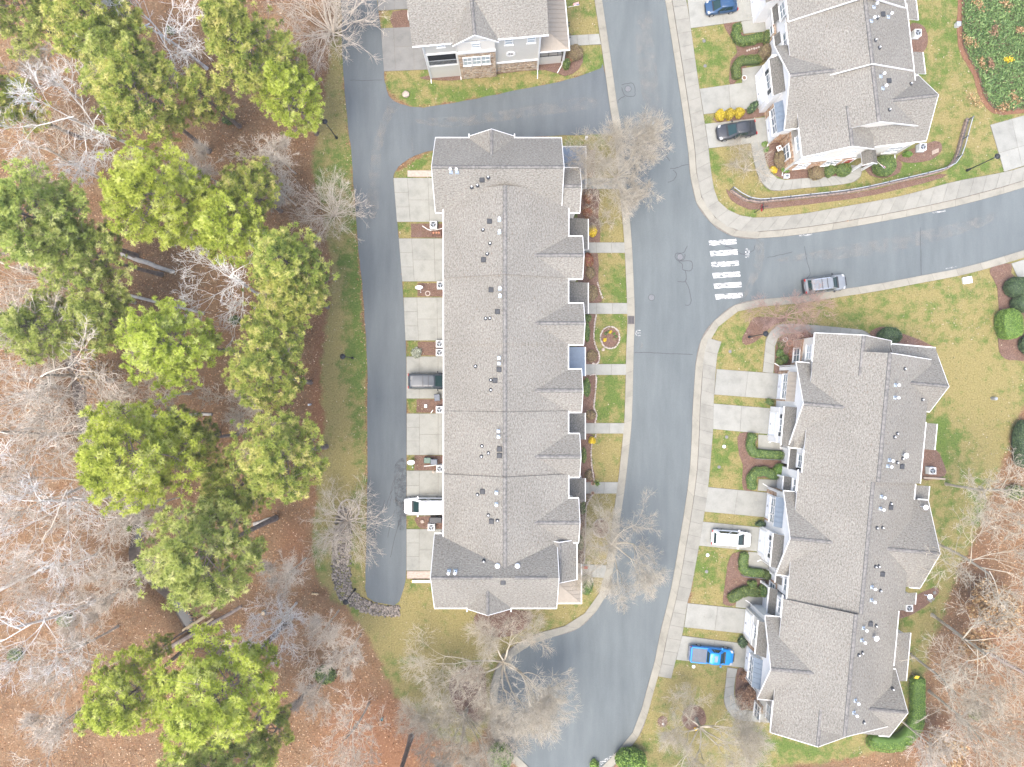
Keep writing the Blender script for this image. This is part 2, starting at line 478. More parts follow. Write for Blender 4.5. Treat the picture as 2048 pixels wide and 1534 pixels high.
def ground_mats():
    # ---- ground: leaf litter, lawn; 'mask' attribute: R lawn, G greenness, B bare red soil / straw
    t = NT('ground')
    p = t.pos()
    a = t.n('ShaderNodeAttribute', attribute_name='mask')
    sep = t.n('ShaderNodeSeparateColor'); t.l(a.outputs['Color'], sep.inputs[0])
    big, mid, fine = t.noise(p, 0.12, 4), t.noise(p, 0.7, 4, 0.65), t.noise(p, 6.0, 4, 0.7)
    litter = t.ramp(fine, [(0.28, (0.06332, 0.03485, 0.01821)), (0.45, (0.1394, 0.0813, 0.04344)), (0.6, (0.2027, 0.1244, 0.06867)), (0.75, (0.3039, 0.2075, 0.1225))])
    litter = t.mix(t.ramp(mid, [(0.42, (0, 0, 0)), (0.7, (0.6332, 0.6223, 0.5255))]), litter, t.ramp(fine, [(0.3, (0.1013, 0.07053, 0.04205)), (0.7, (0.2533, 0.1867, 0.1155))]))
    straw = t.ramp(fine, [(0.3, (0.13, 0.06068, 0.03077)), (0.55, (0.1949, 0.09907, 0.05315)), (0.75, (0.2469, 0.1486, 0.08392))])
    tan = t.ramp(fine, [(0.28, (0.1278, 0.1056, 0.04152)), (0.5, (0.2003, 0.169, 0.06644)), (0.72, (0.2898, 0.2451, 0.1133))])
    green = t.ramp(fine, [(0.28, (0.03786, 0.07009, 0.01242)), (0.5, (0.08156, 0.1219, 0.02541)), (0.72, (0.1457, 0.1816, 0.05109))])
    gfac = t.math('ADD', t.math('MULTIPLY', t.math('SUBTRACT', mid, 0.5), 3.2), sep.outputs[1])
    gfac = t.math('ADD', gfac, t.math('MULTIPLY', t.math('SUBTRACT', big, 0.5), 1.0), True)
    gfac2 = t.ramp(gfac, [(0.2, (0, 0, 0)), (0.85, (1, 1, 1))])
    lawn = t.mix(gfac2, tan, green)
    edge = t.math('ADD', sep.outputs[0], t.math('MULTIPLY', t.math('SUBTRACT', mid, 0.5), 0.9))
    edge = t.math('ADD', edge, t.math('MULTIPLY', t.math('SUBTRACT', fine, 0.5), 0.5), True)
    lf = t.ramp(edge, [(0.35, (0, 0, 0)), (0.62, (1, 1, 1))])
    sf = t.math('ADD', sep.outputs[2], t.math('MULTIPLY', t.math('SUBTRACT', mid, 0.5), 0.8), True)
    sf = t.ramp(sf, [(0.3, (0, 0, 0)), (0.7, (1, 1, 1))])
    litter = t.mix(0.8, litter, t.ramp(t.noise(p, 0.22, 4, 0.6), [(0.3, (0.68, 0.66, 0.64)), (0.5, (1.0, 1.0, 1.0)), (0.7, (1.28, 1.26, 1.22))]), 'MULTIPLY')
    c = t.mix(lf, t.mix(sf, litter, straw), lawn)
    t.color(c); t.set(rough=0.95, spec=0.15)
    t.bump(fine, 0.6, 0.05)
    M['ground'] = t.mat

    def asphalt(name, a0, a1):
        t = NT(name); p = t.pos()
        n1 = t.noise(p, 0.10, 3, 0.5, 0.4); n2 = t.noise(t.scale(p, (2.2, 0.35, 1)), 0.35, 4, 0.6); n3 = t.noise(p, 9.0, 3, 0.7)
        c = t.mix(t.ramp(n1, [(0.32, (0, 0, 0)), (0.68, (1, 1, 1))]), a0, a1)
        c = t.mix(0.45, c, t.ramp(n2, [(0.3, tuple(x * 0.86 for x in a0)), (0.7, tuple(x * 1.12 for x in a1))]))
        c = t.mix(0.30, c, t.ramp(n3, [(0.3, (0.7, 0.7, 0.72)), (0.7, (1.18, 1.18, 1.17))]), 'MULTIPLY')
        t.color(c); t.set(rough=0.85, spec=0.25); t.bump(n3, 0.2, 0.01)
        M[name] = t.mat
    asphalt('asphalt', (0.09514, 0.11, 0.1132), (0.1245, 0.1409, 0.1406))
    asphalt('asphalt_alley', (0.08128, 0.09417, 0.1029), (0.1137, 0.1284, 0.1322))

    def concrete(name, c0, dv=0.14):
        t = NT(name); p = t.pos()
        n1 = t.noise(p, 0.8, 4, 0.6); n2 = t.noise(p, 7.0, 3, 0.7)
        c = t.ramp(n1, [(0.28, tuple(x * 0.82 for x in c0)), (0.5, c0), (0.72, tuple(x * 1.08 for x in c0))])
        c = t.mix(0.4, c, t.ramp(n2, [(0.3, (0.82, 0.82, 0.82)), (0.7, (1.1, 1.1, 1.1))]), 'MULTIPLY')
        c = t.hsv_rand(c, dv)
        t.color(c); t.set(rough=0.9, spec=0.2); t.bump(n2, 0.15, 0.01)
        M[name] = t.mat
    concrete('concrete_drive', (0.2481, 0.2492, 0.2228), 0.10); concrete('concrete_walk', (0.2265, 0.2216, 0.1913)); concrete('concrete_kerb', (0.2409, 0.2292, 0.1884)); concrete('concrete_old', (0.1729, 0.1729, 0.1639)); concrete('concrete_new', (0.2553, 0.2566, 0.23), 0.06)

    t = NT('mulch'); p = t.pos()
    f, m = t.noise(p, 11.0, 4, 0.75), t.noise(p, 1.1, 3)
    c = t.ramp(f, [(0.28, (0.0546, 0.03116, 0.0224)), (0.5, (0.1344, 0.082, 0.06)), (0.74, (0.2436, 0.164, 0.124))])
    c = t.mix(t.ramp(m, [(0.45, (0, 0, 0)), (0.7, (0.504, 0.492, 0.48))]), c, t.ramp(f, [(0.3, (0.1008, 0.0656, 0.056)), (0.7, (0.2184, 0.1558, 0.132))]))
    t.color(c); t.set(rough=0.95, spec=0.1); t.bump(f, 0.8, 0.05); M['mulch'] = t.mat
    t = NT('pine_straw'); f = t.noise(t.pos(), 9.0, 4, 0.75)
    t.color(t.ramp(f, [(0.3, (0.108, 0.05525, 0.03325)), (0.55, (0.2016, 0.1062, 0.0665)), (0.75, (0.2592, 0.1615, 0.1092))])); t.set(rough=0.95, spec=0.1); t.bump(f, 0.8, 0.05); M['pine_straw'] = t.mat
    # worn road paint / dirt film: breaks up with noise
    def film(name, col, lo, hi, sc, amount=1.0, stretch=(1, 1, 1)):
        t = NT(name); n = t.noise(t.scale(t.pos(), stretch), sc, 4, 0.7)
        t.color(col); t.set(rough=0.85, spec=0.2)
        a = t.ramp(n, [(lo, (0, 0, 0)), (hi, (amount, amount, amount))])
        t.l(a, t.b.inputs['Alpha']); M[name] = t.mat
    film('road_paint', (0.62, 0.61, 0.58), 0.43, 0.53, 4.0, 0.97, (0.35, 2.0, 1)); film('road_paint_faint', (0.6, 0.6, 0.58), 0.36, 0.6, 6.0, 0.8)
    film('dirt_film', (0.34, 0.30, 0.25), 0.42, 0.75, 0.9, 0.30); film('dark_film', (0.06, 0.063, 0.068), 0.42, 0.7, 1.4, 0.6)
    t = NT('brick_paver')
    br = t.n('ShaderNodeTexBrick'); t.l(t.scale(t.pos(), (1, 1, 1)), br.inputs['Vector']); br.inputs['Scale'].default_value = 1
    br.inputs['Brick Width'].default_value = 0.24; br.inputs['Row Height'].default_value = 0.12; br.inputs['Mortar Size'].default_value = 0.012
    br.inputs['Color1'].default_value = (0.34, 0.25, 0.20, 1); br.inputs['Color2'].default_value = (0.42, 0.34, 0.28, 1); br.inputs['Mortar'].default_value = (0.30, 0.28, 0.25, 1)
    t.color(br.outputs['Color']); t.set(rough=0.9); M['brick_paver'] = t.mat
    t = NT('water'); t.color((0.035, 0.04, 0.042)); t.set(rough=0.3, spec=0.25)
    t.bump(t.noise(t.pos(), 4.0, 3), 0.15, 0.02); M['water'] = t.mat
    plain('retaining_block', (0.25, 0.19, 0.155), 0.9, var=0.3, sc=3)
    plain('soil', (0.16, 0.105, 0.075), 0.95, var=0.35, sc=2); plain('creek_mud', (0.07, 0.055, 0.045), 0.9, var=0.5, sc=1.5)
ground_mats()

# ================================================================== SETTING
def in_poly(x, y, poly):
    c = np.zeros(x.shape, bool)
    n = len(poly)
    for i in range(n):
        x0, y0 = poly[i]; x1, y1 = poly[(i + 1) % n]
        if y0 == y1: continue
        t = ((y0 > y) != (y1 > y)) & (x < (x1 - x0) * (y - y0) / (y1 - y0) + x0)
        c ^= t
    return c

def dist_line(x, y, pts):
    d = np.full(x.shape, 1e9)
    for (x0, y0), (x1, y1) in zip(pts[:-1], pts[1:]):
        dx, dy = x1 - x0, y1 - y0
        t = np.clip(((x - x0) * dx + (y - y0) * dy) / (dx * dx + dy * dy + 1e-9), 0, 1)
        d = np.minimum(d, np.hypot(x - x0 - t * dx, y - y0 - t * dy))
    return d

# --- outlines read off the photograph (ground positions)
MAIN_L = smooth([(1190, -90), (1197, -50), (1204, 0), (1221, 114), (1235, 216), (1242, 254), (1247, 305), (1256, 400), (1263, 480), (1267, 560), (1269.5, 626), (1269, 660), (1267, 704), (1266, 760), (1263, 848), (1256.5, 912), (1251, 964), (1243.5, 1016), (1232, 1100), (1220, 1176), (1207, 1199), (1186, 1230), (1150, 1260), (1085, 1279), (1053, 1293), (1026, 1312), (1004, 1345), (995, 1385), (994, 1425), (1000, 1470), (1024, 1502), (1058, 1534), (1085, 1570)], 5)
MAIN_RU = smooth([(1312, -90), (1320, -50), (1330, 0), (1355, 157), (1368, 244), (1376, 300), (1379, 342), (1387, 387), (1397, 415), (1419, 443), (1442, 462), (1470, 474), (1498, 477.5), (1522, 476.5), (1578, 472), (1660, 461), (1770, 442), (1879, 420), (1961, 400), (2048, 375), (2150, 340)], 5)
MAIN_RL = smooth([(2150, 466), (2048, 500), (1934, 533), (1838, 552), (1742, 570), (1693, 577), (1609, 591), (1540, 597), (1496, 602), (1465, 612), (1442, 629), (1414, 657), (1400, 685), (1392, 718), (1389, 757), (1385, 816), (1383, 874), (1381, 913), (1378, 952), (1370, 1011), (1360, 1073), (1341, 1180), (1321, 1261), (1310, 1318), (1294, 1376), (1281, 1424), (1269, 1457), (1248, 1488), (1232, 1504), (1216, 1523), (1190, 1545), (1160, 1570)], 5)
ALLEY_L = smooth([(672, -90), (679, -40), (683, 30), (684, 83), (687, 150), (694, 234), (702, 300), (707, 367), (714, 451), (718, 512), (725.5, 580), (732, 680), (735, 780), (735, 992), (731, 1147), (731, 1180)], 5)
ALLEY_END = [(735, 1194), (748, 1203), (789, 1210), (799, 1203), (806, 1180)]
ALLEY_R = [(812, 1158), (813, 1135), (813, 860), (813, 755), (811, 677), (803.5, 560), (794, 444), (787, 358)]
CONN_S = smooth([(787, 352), (796, 334), (815, 320), (834, 310), (864, 301), (900, 294), (960, 284), (1026, 276), (1127, 271), (1226, 269)], 4)
CONN_E = [(1238, 262), (1226, 216), (1206, 127)]
CONN_N = smooth([(1203, 136), (1172, 148), (1117, 164), (1035, 180.5), (953, 197), (871, 212), (830, 215), (795, 205), (778, 191), (770, 164), (768, 143)], 4)
ALLEY_RU = [(762, 56), (756.5, 22), (755, 0), (750, -50), (746, -90)]

ROAD = P2(MAIN_L) + P2(MAIN_RL[::-1]) + P2(MAIN_RU[::-1])
ALLEY = P2(ALLEY_L + ALLEY_END + ALLEY_R + CONN_S + CONN_E + CONN_N + ALLEY_RU)

LAWNS = [P2(p) for p in (
    [(684, -80), (684, 60), (687, 150), (702, 300), (718, 512), (735, 780), (735, 992), (731, 1190), (690, 1215), (640, 1170), (622, 1090), (640, 960), (648, 850), (644, 720), (657, 620), (658, 520), (650, 420), (622, 340), (640, 250), (655, 150), (668, 60), (672, -80)],
    [(731, 1180), (812, 1158), (1200, 1150), (1190, 1225), (1150, 1255), (1029, 1300), (985, 1380), (985, 1440), (940, 1490), (880, 1480), (830, 1420), (790, 1390), (752, 1300), (700, 1220)],
    [(787, 345), (864, 301), (1026, 276), (1240, 266), (1262, 500), (1262, 730), (1248, 960), (1215, 1180), (812, 1165), (813, 700), (800, 500)],
    [(750, -60), (1195, -60), (1212, 135), (1117, 164), (953, 197), (830, 215), (778, 191), (768, 143)],
    [(1345, -80), (1400, 350), (1420, 403), (1470, 440), (1543, 440), (1660, 430), (1797, 405), (1906, 380), (2160, 310), (2160, -80)],
    [(1430, 640), (1496, 595), (1700, 575), (2160, 460), (2160, 700), (2048, 800), (2025, 870), (1990, 960), (1950, 1070), (1900, 1180), (1868, 1280), (1850, 1340), (1835, 1450), (1760, 1505), (1600, 1530), (1420, 1545), (1250, 1560), (1262, 1499), (1315, 1353), (1380, 1205), (1420, 900), (1400, 680)],
)]
# where the lawn is greener (+) or more straw-coloured (-): centre, radii, amount
GREEN = [(680, 330, 45, 70, .5), (705, 610, 20, 120, .4), (720, 780, 12, 200, .38), (690, 700, 16, 110, .2), (668, 760, 18, 240, -.35), (662, 560, 14, 90, -.3), (665, 420, 25, 60, .1), (650, 220, 40, 110, -.35), (690, 930, 40, 110, -.2), (660, 850, 30, 200, -.3),
         (820, 1340, 60, 30, .1), (800, 1250, 90, 60, -.35), (930, 1260, 110, 45, -.5), (900, 1380, 80, 60, -.3), (1215, 1080, 45, 110, -.5), (1212, 920, 40, 50, -.3), (1220, 680, 45, 60, .35), (1220, 800, 40, 50, .3), (1235, 570, 25, 40, .5), (1210, 540, 30, 30, -.1), (1220, 430, 40, 60, -.45), (1150, 280, 60, 12, .2), (1220, 320, 40, 40, -.5),
         (950, 190, 170, 22, .5), (1190, 120, 30, 30, .4), (1160, 20, 30, 30, .1), (1170, 50, 30, 25, -.35), (815, 35, 20, 20, .35), (830, 325, 30, 14, .4),
         (1420, 115, 40, 50, .25), (1450, 100, 15, 60, -.1), (1425, 320, 22, 30, .5), (1480, 320, 40, 40, -.5), (1560, 415, 60, 16, -.15), (1700, 398, 200, 14, -.45), (1850, 330, 90, 30, .45), (1860, 150, 60, 160, .22), (1890, 220, 40, 30, -.2), (1960, 330, 30, 18, .35), (1900, 30, 30, 60, .2), (1690, 372, 150, 8, .25),
         (1460, 690, 40, 50, .05), (1500, 625, 60, 20, -.25), (1480, 640, 50, 20, .05), (1720, 620, 90, 30, .15), (1850, 640, 120, 40, -.05), (1900, 760, 90, 50, -.15), (1890, 870, 40, 60, .55), (1960, 840, 70, 70, -.4), (1940, 720, 50, 40, -.35), (1900, 980, 50, 60, .1), (1850, 1130, 30, 40, .45), (1855, 1230, 30, 60, -.15), (1820, 1290, 25, 50, -.15),
         (1445, 905, 28, 40, .4), (1430, 960, 30, 15, .05), (1420, 1140, 26, 40, .45), (1405, 1195, 30, 14, -.25), (1450, 1270, 60, 12, -.25), (1490, 795, 60, 8, -.15), (1470, 1035, 50, 8, -.2), (1400, 1360, 50, 30, -.15), (1340, 1400, 40, 50, -.1), (1440, 1480, 120, 40, -.25), (1600, 1500, 70, 20, .4), (1720, 1500, 60, 20, .05), (1560, 1480, 30, 20, .45),
         (800, 455, 14, 14, .5), (815, 580, 14, 14, .5), (820, 695, 14, 14, .5), (822, 812, 14, 14, .5), (820, 925, 12, 14, .2), (822, 1042, 12, 14, .2), (1415, 240, 14, 14, .5)]
STRAW = [(640, 880, 25, 260, .75), (600, 280, 60, 120, .35), (650, 200, 30, 120, .5), (760, 1480, 110, 90, .95), (700, 1380, 60, 60, .5), (640, 700, 20, 120, .6), (590, 1090, 40, 60, .6), (1990, 1250, 90, 120, .55), (1880, 1480, 90, 60, .6), (1960, 1120, 40, 60, .5), (420, 950, 60, 80, .3), (160, 1480, 150, 60, .3), (440, 200, 60, 120, .3), (2030, 1500, 60, 60, .4)]
CREEK = P2(smooth([(60, 640), (110, 690), (140, 740), (150, 800), (165, 880), (215, 960), (262, 1010), (268, 1070), (262, 1120), (300, 1165), (340, 1200), (360, 1235), (385, 1272), (430, 1300), (470, 1345), (520, 1380), (530, 1430), (500, 1500), (480, 1580)], 4))

def build_ground():
    st = 0.55
    xs = np.arange(-74, 74.01, st); ys = np.arange(-58, 58.01, st)
    far = np.array([85, 110, 150, 220, 350, 600, 1000.0])
    xs = np.concatenate([-far[::-1], xs, far]); ys = np.concatenate([-far[::-1], ys, far])
    X, Y = np.meshgrid(xs, ys)
    lawn = np.zeros(X.shape)
    for p in LAWNS: lawn = np.maximum(lawn, in_poly(X, Y, p))
    def blur(a):
        b = a.copy()
        b[1:-1, 1:-1] = (a[1:-1, 1:-1] * 2 + a[:-2, 1:-1] + a[2:, 1:-1] + a[1:-1, :-2] + a[1:-1, 2:]) / 6
        return b
    for _ in range(5): lawn = blur(lawn)
    U = X * S + CX; V = CY - Y * S
    g = np.full(X.shape, 0.36)
    for u, v, ru, rv, a in GREEN: g += a * np.exp(-(((U - u) / ru) ** 2 + ((V - v) / rv) ** 2) * 0.8)
    s = np.zeros(X.shape)
    for u, v, ru, rv, a in STRAW: s = np.maximum(s, a * np.exp(-(((U - u) / ru) ** 2 + ((V - v) / rv) ** 2) * 0.6))
    d = dist_line(X, Y, CREEK)
    Z = -1.7 * np.exp(-(d / 1.15) ** 2)
    wood = np.clip(1 - lawn * 3, 0, 1)
    hum = (np.sin(X * .55 + 1.3) * np.cos(Y * .47) + np.sin(X * 1.3 + Y * .9)) * 0.06
    Z = (Z + hum) * wood
    paved = np.maximum(in_poly(X, Y, ROAD), in_poly(X, Y, ALLEY)).astype(float)
    for _ in range(2): paved = blur(paved)
    Z = np.where(paved > .02, -.03, np.where(Z > 0, Z * np.clip(wood, 0, 1), Z))
    n, m = X.shape
    idx = np.arange(n * m).reshape(n, m)
    F = np.stack([idx[:-1, :-1], idx[:-1, 1:], idx[1:, 1:], idx[1:, :-1]], -1).reshape(-1, 4)
    me = np_mesh('ground', np.stack([X, Y, Z], -1).reshape(-1, 3), F, M['ground'], smooth_=True)
    a = me.color_attributes.new('mask', 'FLOAT_COLOR', 'POINT')
    a.data.foreach_set('color', np.stack([lawn, np.clip(g, 0, 1.4), s, np.ones_like(s)], -1).astype(np.float32).ravel())
    o = link('ground', me)
    tag(o, 'lawns and leaf-covered woodland floor around the houses', 'ground', kind='structure')
    return xs, ys, lawn, Z
GXS, GYS, GLAWN, GZ = build_ground()
def ground_z(x, y):
    i = np.clip(np.searchsorted(GXS, x), 1, len(GXS) - 1); j = np.clip(np.searchsorted(GYS, y), 1, len(GYS) - 1)
    return GZ[j, i]
def lawn_at(x, y):
    i = np.clip(np.searchsorted(GXS, x), 1, len(GXS) - 1); j = np.clip(np.searchsorted(GYS, y), 1, len(GYS) - 1)
    return GLAWN[j, i]

def sheet(name, poly, z, mat, label=None, cat=None, kind='structure', z0=-0.02, parent=None):
    mb = MB(); mb.poly(poly, z0, z)
    o = mb.build(name, mat, parent, kind if parent is None else None)
    if parent is None: tag(o, label, cat)
    return o

road = sheet('main_road', ROAD, 0.030, M['asphalt'], 'wide grey asphalt street with the side street branching off it', 'road')
alley = sheet('alley_road', jitter(ALLEY, 0.05), 0.024, M['asphalt_alley'], 'narrow grey asphalt lane along the wood behind the long townhouse row', 'road')
creek_water = sheet('creek_water', P2([(335, 1190), (352, 1205), (372, 1232), (398, 1262), (410, 1290), (392, 1292), (368, 1265), (345, 1232), (330, 1205)]), -1.02, M['water'], 'dark strip of creek water in the woodland ditch', 'water', z0=-1.2)
sheet('creek_water', P2([(250, 1012), (275, 1012), (282, 1090), (262, 1095)]), -1.12, M['water'], 'narrow upper pool of the creek beneath the bare branches', 'water', z0=-1.3)

CB = [q for q in CREEK]; cbl, cbr = offset(CB, .75), offset(CB, -.75)
mb = MB()
for i in range(len(CB) - 1):
    zs = [-.95 if abs(k) else -1.32 for k in (1, 0, 1)]
    for A, B, za, zb in ((cbr, CB, -.93, -1.30), (CB, cbl, -1.30, -.93)):
        mb.face([(*A[i], za), (*A[i + 1], za), (*B[i + 1], zb), (*B[i], zb)])
tag(mb.build('creek_bed', M['creek_mud'], None, 'structure'), 'dark muddy bed of the narrow woodland creek', 'creek bed')
def strip_slabs(parent, A, B, n, z0, z1, mat, name='slab', gap=0.02, cuts=()):
    """row of cast slabs between two edge lines (world xy)"""
    A = resample(A, n); B = resample(B, n)
    for i in range(n):
        q = [A[i], A[i + 1], B[i + 1], B[i]]
        slab(parent, q, z0, z1, mat, name, gap)

def slab(parent, q, z0, z1, mat, name='slab', gap=0.02):
    c = np.mean(np.array(q, float), 0)
    loc = Vector((c[0], c[1], z0))
    q = [np.array(p, float) for p in q]
    area = sum(q[k][0] * q[(k + 1) % 4][1] - q[(k + 1) % 4][0] * q[k][1] for k in range(4))
    if area < 0: q = q[::-1]
    qq = []
    for k in range(4):
        a, b, d = q[k], q[(k + 1) % 4], q[(k - 1) % 4]
        e1 = (b - a) / (np.linalg.norm(b - a) + 1e-9); e2 = (d - a) / (np.linalg.norm(d - a) + 1e-9)
        qq.append(a + (e1 + e2) * gap / 2 - c[:2])
    dz = random.uniform(-0.004, 0.004)
    mb = MB()
    h = z1 - z0 + dz
    tp = [p * (1 - 0.012 / (np.linalg.norm(p) + 1e-6)) for p in qq]
    mb.hexa([(p[0], p[1], 0) for p in qq], [(p[0], p[1], h - 0.012) for p in qq])
    mb.f.pop(1); mb.m.pop(); mb.uv.pop(1)
    i = len(mb.v); mb.v += [(p[0], p[1], h) for p in tp]
    mb.f.append((i, i + 1, i + 2, i + 3)); mb.m.append(0); mb.uv.append(None)
    for k in range(4):
        mb.f.append((4 + k, 4 + (k + 1) % 4, i + (k + 1) % 4, i + k)); mb.m.append(0); mb.uv.append(None)
    o = mb.build(name, mat, parent)
    o.location = loc
    return o

def strip_base(name, A, B, z, label, cat):
    return sheet(name, list(A) + list(B)[::-1], z, M['joint_dirt'], label, cat)

def paved_strip(name, label, cat, A, B, step, z, mat, piece, gap=0.025):
    o = strip_base(name, A, B, z - 0.025, label, cat)
    strip_slabs(o, A, B, max(1, round(plen(A) / step)), z - 0.02, z, mat, piece, gap)
    return o

# kerbs: along the left side of the main road, right upper corner, right lower corner
KL = P2(MAIN_L); KLo = offset(KL, -15 / S)
paved_strip('kerb', 'pale concrete kerb strip along the lawn side of the long townhouse row', 'kerb', KL, KLo, 3.0, 0.11, M['concrete_kerb'], 'kerb_segment')
KR = P2(MAIN_RU); KRo = offset(KR, 13 / S)
paved_strip('kerb', 'tan concrete kerb curving around the stop sign corner', 'kerb', KR, KRo, 3.0, 0.11, M['concrete_kerb'], 'kerb_segment')
KS = P2(MAIN_RL); KSo = offset(KS, 14.5 / S)
paved_strip('kerb', 'concrete kerb curving past the parked silver car and the front lawns', 'kerb', KS, KSo, 3.0, 0.11, M['concrete_kerb'], 'kerb_segment')
# pavements
SW1 = P2(smooth([(1344, -90), (1357, -50), (1372, 0), (1381, 56), (1398, 175), (1408.5, 244), (1417, 300), (1421, 337), (1428, 380), (1437, 403), (1456, 420), (1482, 431.5), (1508, 435.5), (1543, 434), (1602, 428), (1660, 418), (1797, 393), (1906, 364), (2005, 345), (2048, 333), (2150, 298)], 5))
paved_strip('pavement', 'concrete pavement wrapping the corner lot with the fence', 'pavement', offset(KR, 13.6 / S), SW1, 1.65, 0.12, M['concrete_walk'], 'pavement_slab')
SW2o = P2(smooth([(1442.6, 683.6), (1434, 710), (1430, 757), (1427, 806), (1426, 855), (1422.6, 900), (1416, 973), (1406, 1042), (1397.6, 1092), (1381.5, 1180), (1374.6, 1205), (1364, 1270), (1351.5, 1318.5), (1342, 1356.5)], 5))
SW2i = P2(smooth([(1416, 676), (1407.5, 710), (1404, 757), (1400, 816), (1398, 874), (1396, 913), (1393, 952), (1385, 1011), (1375, 1073), (1356, 1180), (1336.5, 1261), (1325, 1318), (1316, 1352)], 5))
paved_strip('pavement', 'concrete pavement in front of the driveways with the blue pickup', 'pavement', SW2i, SW2o, 1.62, 0.12, M['concrete_walk'], 'pavement_slab')

def bil(q, s, t):
    a, b, c, d = [np.array(p, float) for p in q]
    return (a * (1 - s) + b * s) * (1 - t) + (d * (1 - s) + c * s) * t

def drive(label, quad, us=(0, 1), cols=None, mat='concrete_drive', z=0.075, name='driveway', extra=(), gap=0.03, cat='driveway'):
    """quad A,B,C,D in photo ground positions; us = split positions along A-B; cols = splits along A-D per column"""
    q = P2(quad)
    mb = MB(); mb.poly(q, -0.02, z - 0.02)
    for e in extra: mb.poly(P2(e), -0.02, z - 0.021)
    o = mb.build(name, M['joint_dirt'], None, 'structure')
    tag(o, label, cat)
    for i in range(len(us) - 1):
        ts = cols[i] if cols else (0, 1)
        for j in range(len(ts) - 1):
            slab(o, [bil(q, us[i], ts[j]), bil(q, us[i + 1], ts[j]), bil(q, us[i + 1], ts[j + 1]), bil(q, us[i], ts[j + 1])], z - 0.015, z, M[mat], 'slab', gap)
    for e in extra:
        e = P2(e)
        if len(e) == 4: slab(o, e, z - 0.015, z - 0.002, M[mat], 'slab', gap)
        else:
            m2 = MB(); m2.poly(e, z - 0.018, z - 0.002); m2.build('slab', M[mat], o)
    return o

three = [(0, .33, .66, 1), (0, .5, 1), (0, .5, 1)]
drive('concrete driveway at the top end of the long row beside the grey brick strip', [(787, 356), (915, 356), (915, 444), (794, 444)], (0, .22, .54, 1), three, 'concrete_new')
drive('concrete driveway between the planter box and the first satellite dish', [(797.5, 477), (915, 477), (915, 563), (804.5, 563)], (0, .22, .60, 1), three, 'concrete_new')
drive('concrete driveway just above the pair of air conditioners', [(807, 595), (915, 595), (915, 681), (811, 681)], (0, .25, .62, 1), three, 'concrete_new')
drive('concrete driveway under the dark grey minivan', [(813, 713), (915, 713), (915, 797), (813, 797)], (0, .25, .62, 1), [(0, .4, 1), (0, 1), (0, 1)], 'concrete_new')
drive('empty concrete driveway below the dark minivan', [(813.5, 827), (915, 827), (915, 910), (813.5, 910)], (0, .25, .62, 1), three, 'concrete_new')
drive('concrete driveway under the white van beside the dark bins', [(813.5, 941), (915, 941), (915, 1031), (813.5, 1031)], (0, .25, .62, 1), three, 'concrete_drive')
drive('concrete driveway at the bottom end of the long row', [(813, 1058), (915, 1058), (915, 1141), (813, 1141)], (0, .25, .62, 1), three, 'concrete_drive')
drive('brown brick strip below the lowest driveway of the long row', [(814, 1142), (905, 1142), (905, 1157), (814, 1157)], mat='brick_paver', name='paver_strip', cat='paving')
drive('pinkish brick strip above the top driveway of the long row', [(815, 341), (905, 341), (905, 354), (815, 354)], mat='brick_paver', name='paver_strip', cat='paving')
drive('grey weathered driveway left of the stone-fronted house', [(762, 57), (866, 52), (866, 139), (768, 143)], (0, .24, .62, 1), [(0, 1), (0, .45, 1), (0, 1)], 'concrete_old')
drive('grey driveway at the top edge beside the lane', [(752, -55), (850, -60), (850, 16), (757, 22)], (0, .35, 1), None, 'concrete_old')
# front drives, upper right
drive('driveway under the blue hatchback at the top edge', [(1372, -22), (1512, -42), (1512, 39), (1381, 57)], (0, .5, 1), None, extra=[[(1482, 44), (1512, 39), (1542, 50), (1540, 62), (1487, 68)]])
drive('driveway with yellow shrubs along its lower edge', [(1399, 178), (1525, 160), (1525, 215), (1407, 229)], (0, .46, 1), None, extra=[[(1484, 137), (1530, 130), (1530, 158), (1484, 168)]])
drive('driveway under the black parked car', [(1410, 248), (1545, 233), (1545, 282), (1417, 297)], (0, .5, 1))
# front drives, lower right
drive('driveway above the grass median near the lamp post', [(1433, 738), (1580, 749), (1572, 800), (1428, 789)], (0, .43, 1))
drive('second driveway down beside the curved hedge', [(1427, 807), (1560, 818), (1555, 870), (1425, 858)], (0, .42, 1), extra=[[(1516, 869), (1555, 872), (1585, 886), (1585, 906), (1516, 897)]])
drive('driveway just above the white parked car', [(1416, 974), (1555, 987), (1548, 1036), (1408, 1023)], (0, .43, 1), extra=[[(1515, 981), (1517, 958), (1562, 960), (1562, 985)]])
drive('driveway under the white parked car', [(1405, 1043), (1545, 1057), (1538, 1105), (1397.5, 1091)], (0, .43, 1), extra=[[(1496, 1103), (1540, 1107), (1556, 1140), (1497, 1135)]])
drive('driveway just above the blue pickup', [(1375, 1206), (1512, 1220), (1507, 1269), (1368, 1254)], (0, .44, 1), extra=[[(1471, 1214), (1472, 1204), (1483, 1191), (1548, 1196), (1546, 1221)]])
drive('driveway under the blue pickup', [(1364, 1271), (1512, 1290), (1510, 1338), (1352, 1319)], (0, .44, 1))
drive('stained driveway at the right edge beside the lamp post', [(1980, 250), (2150, 202), (2150, 300), (2008, 344)], (0, .25, .5, .75, 1), [(0, .6, 1)] * 4, 'concrete_drive')
drive('pale driveway corner at the right edge by the side street', [(2022, 527), (2150, 487), (2150, 560), (2038, 562)], (0, .5, 1), None, 'concrete_drive')
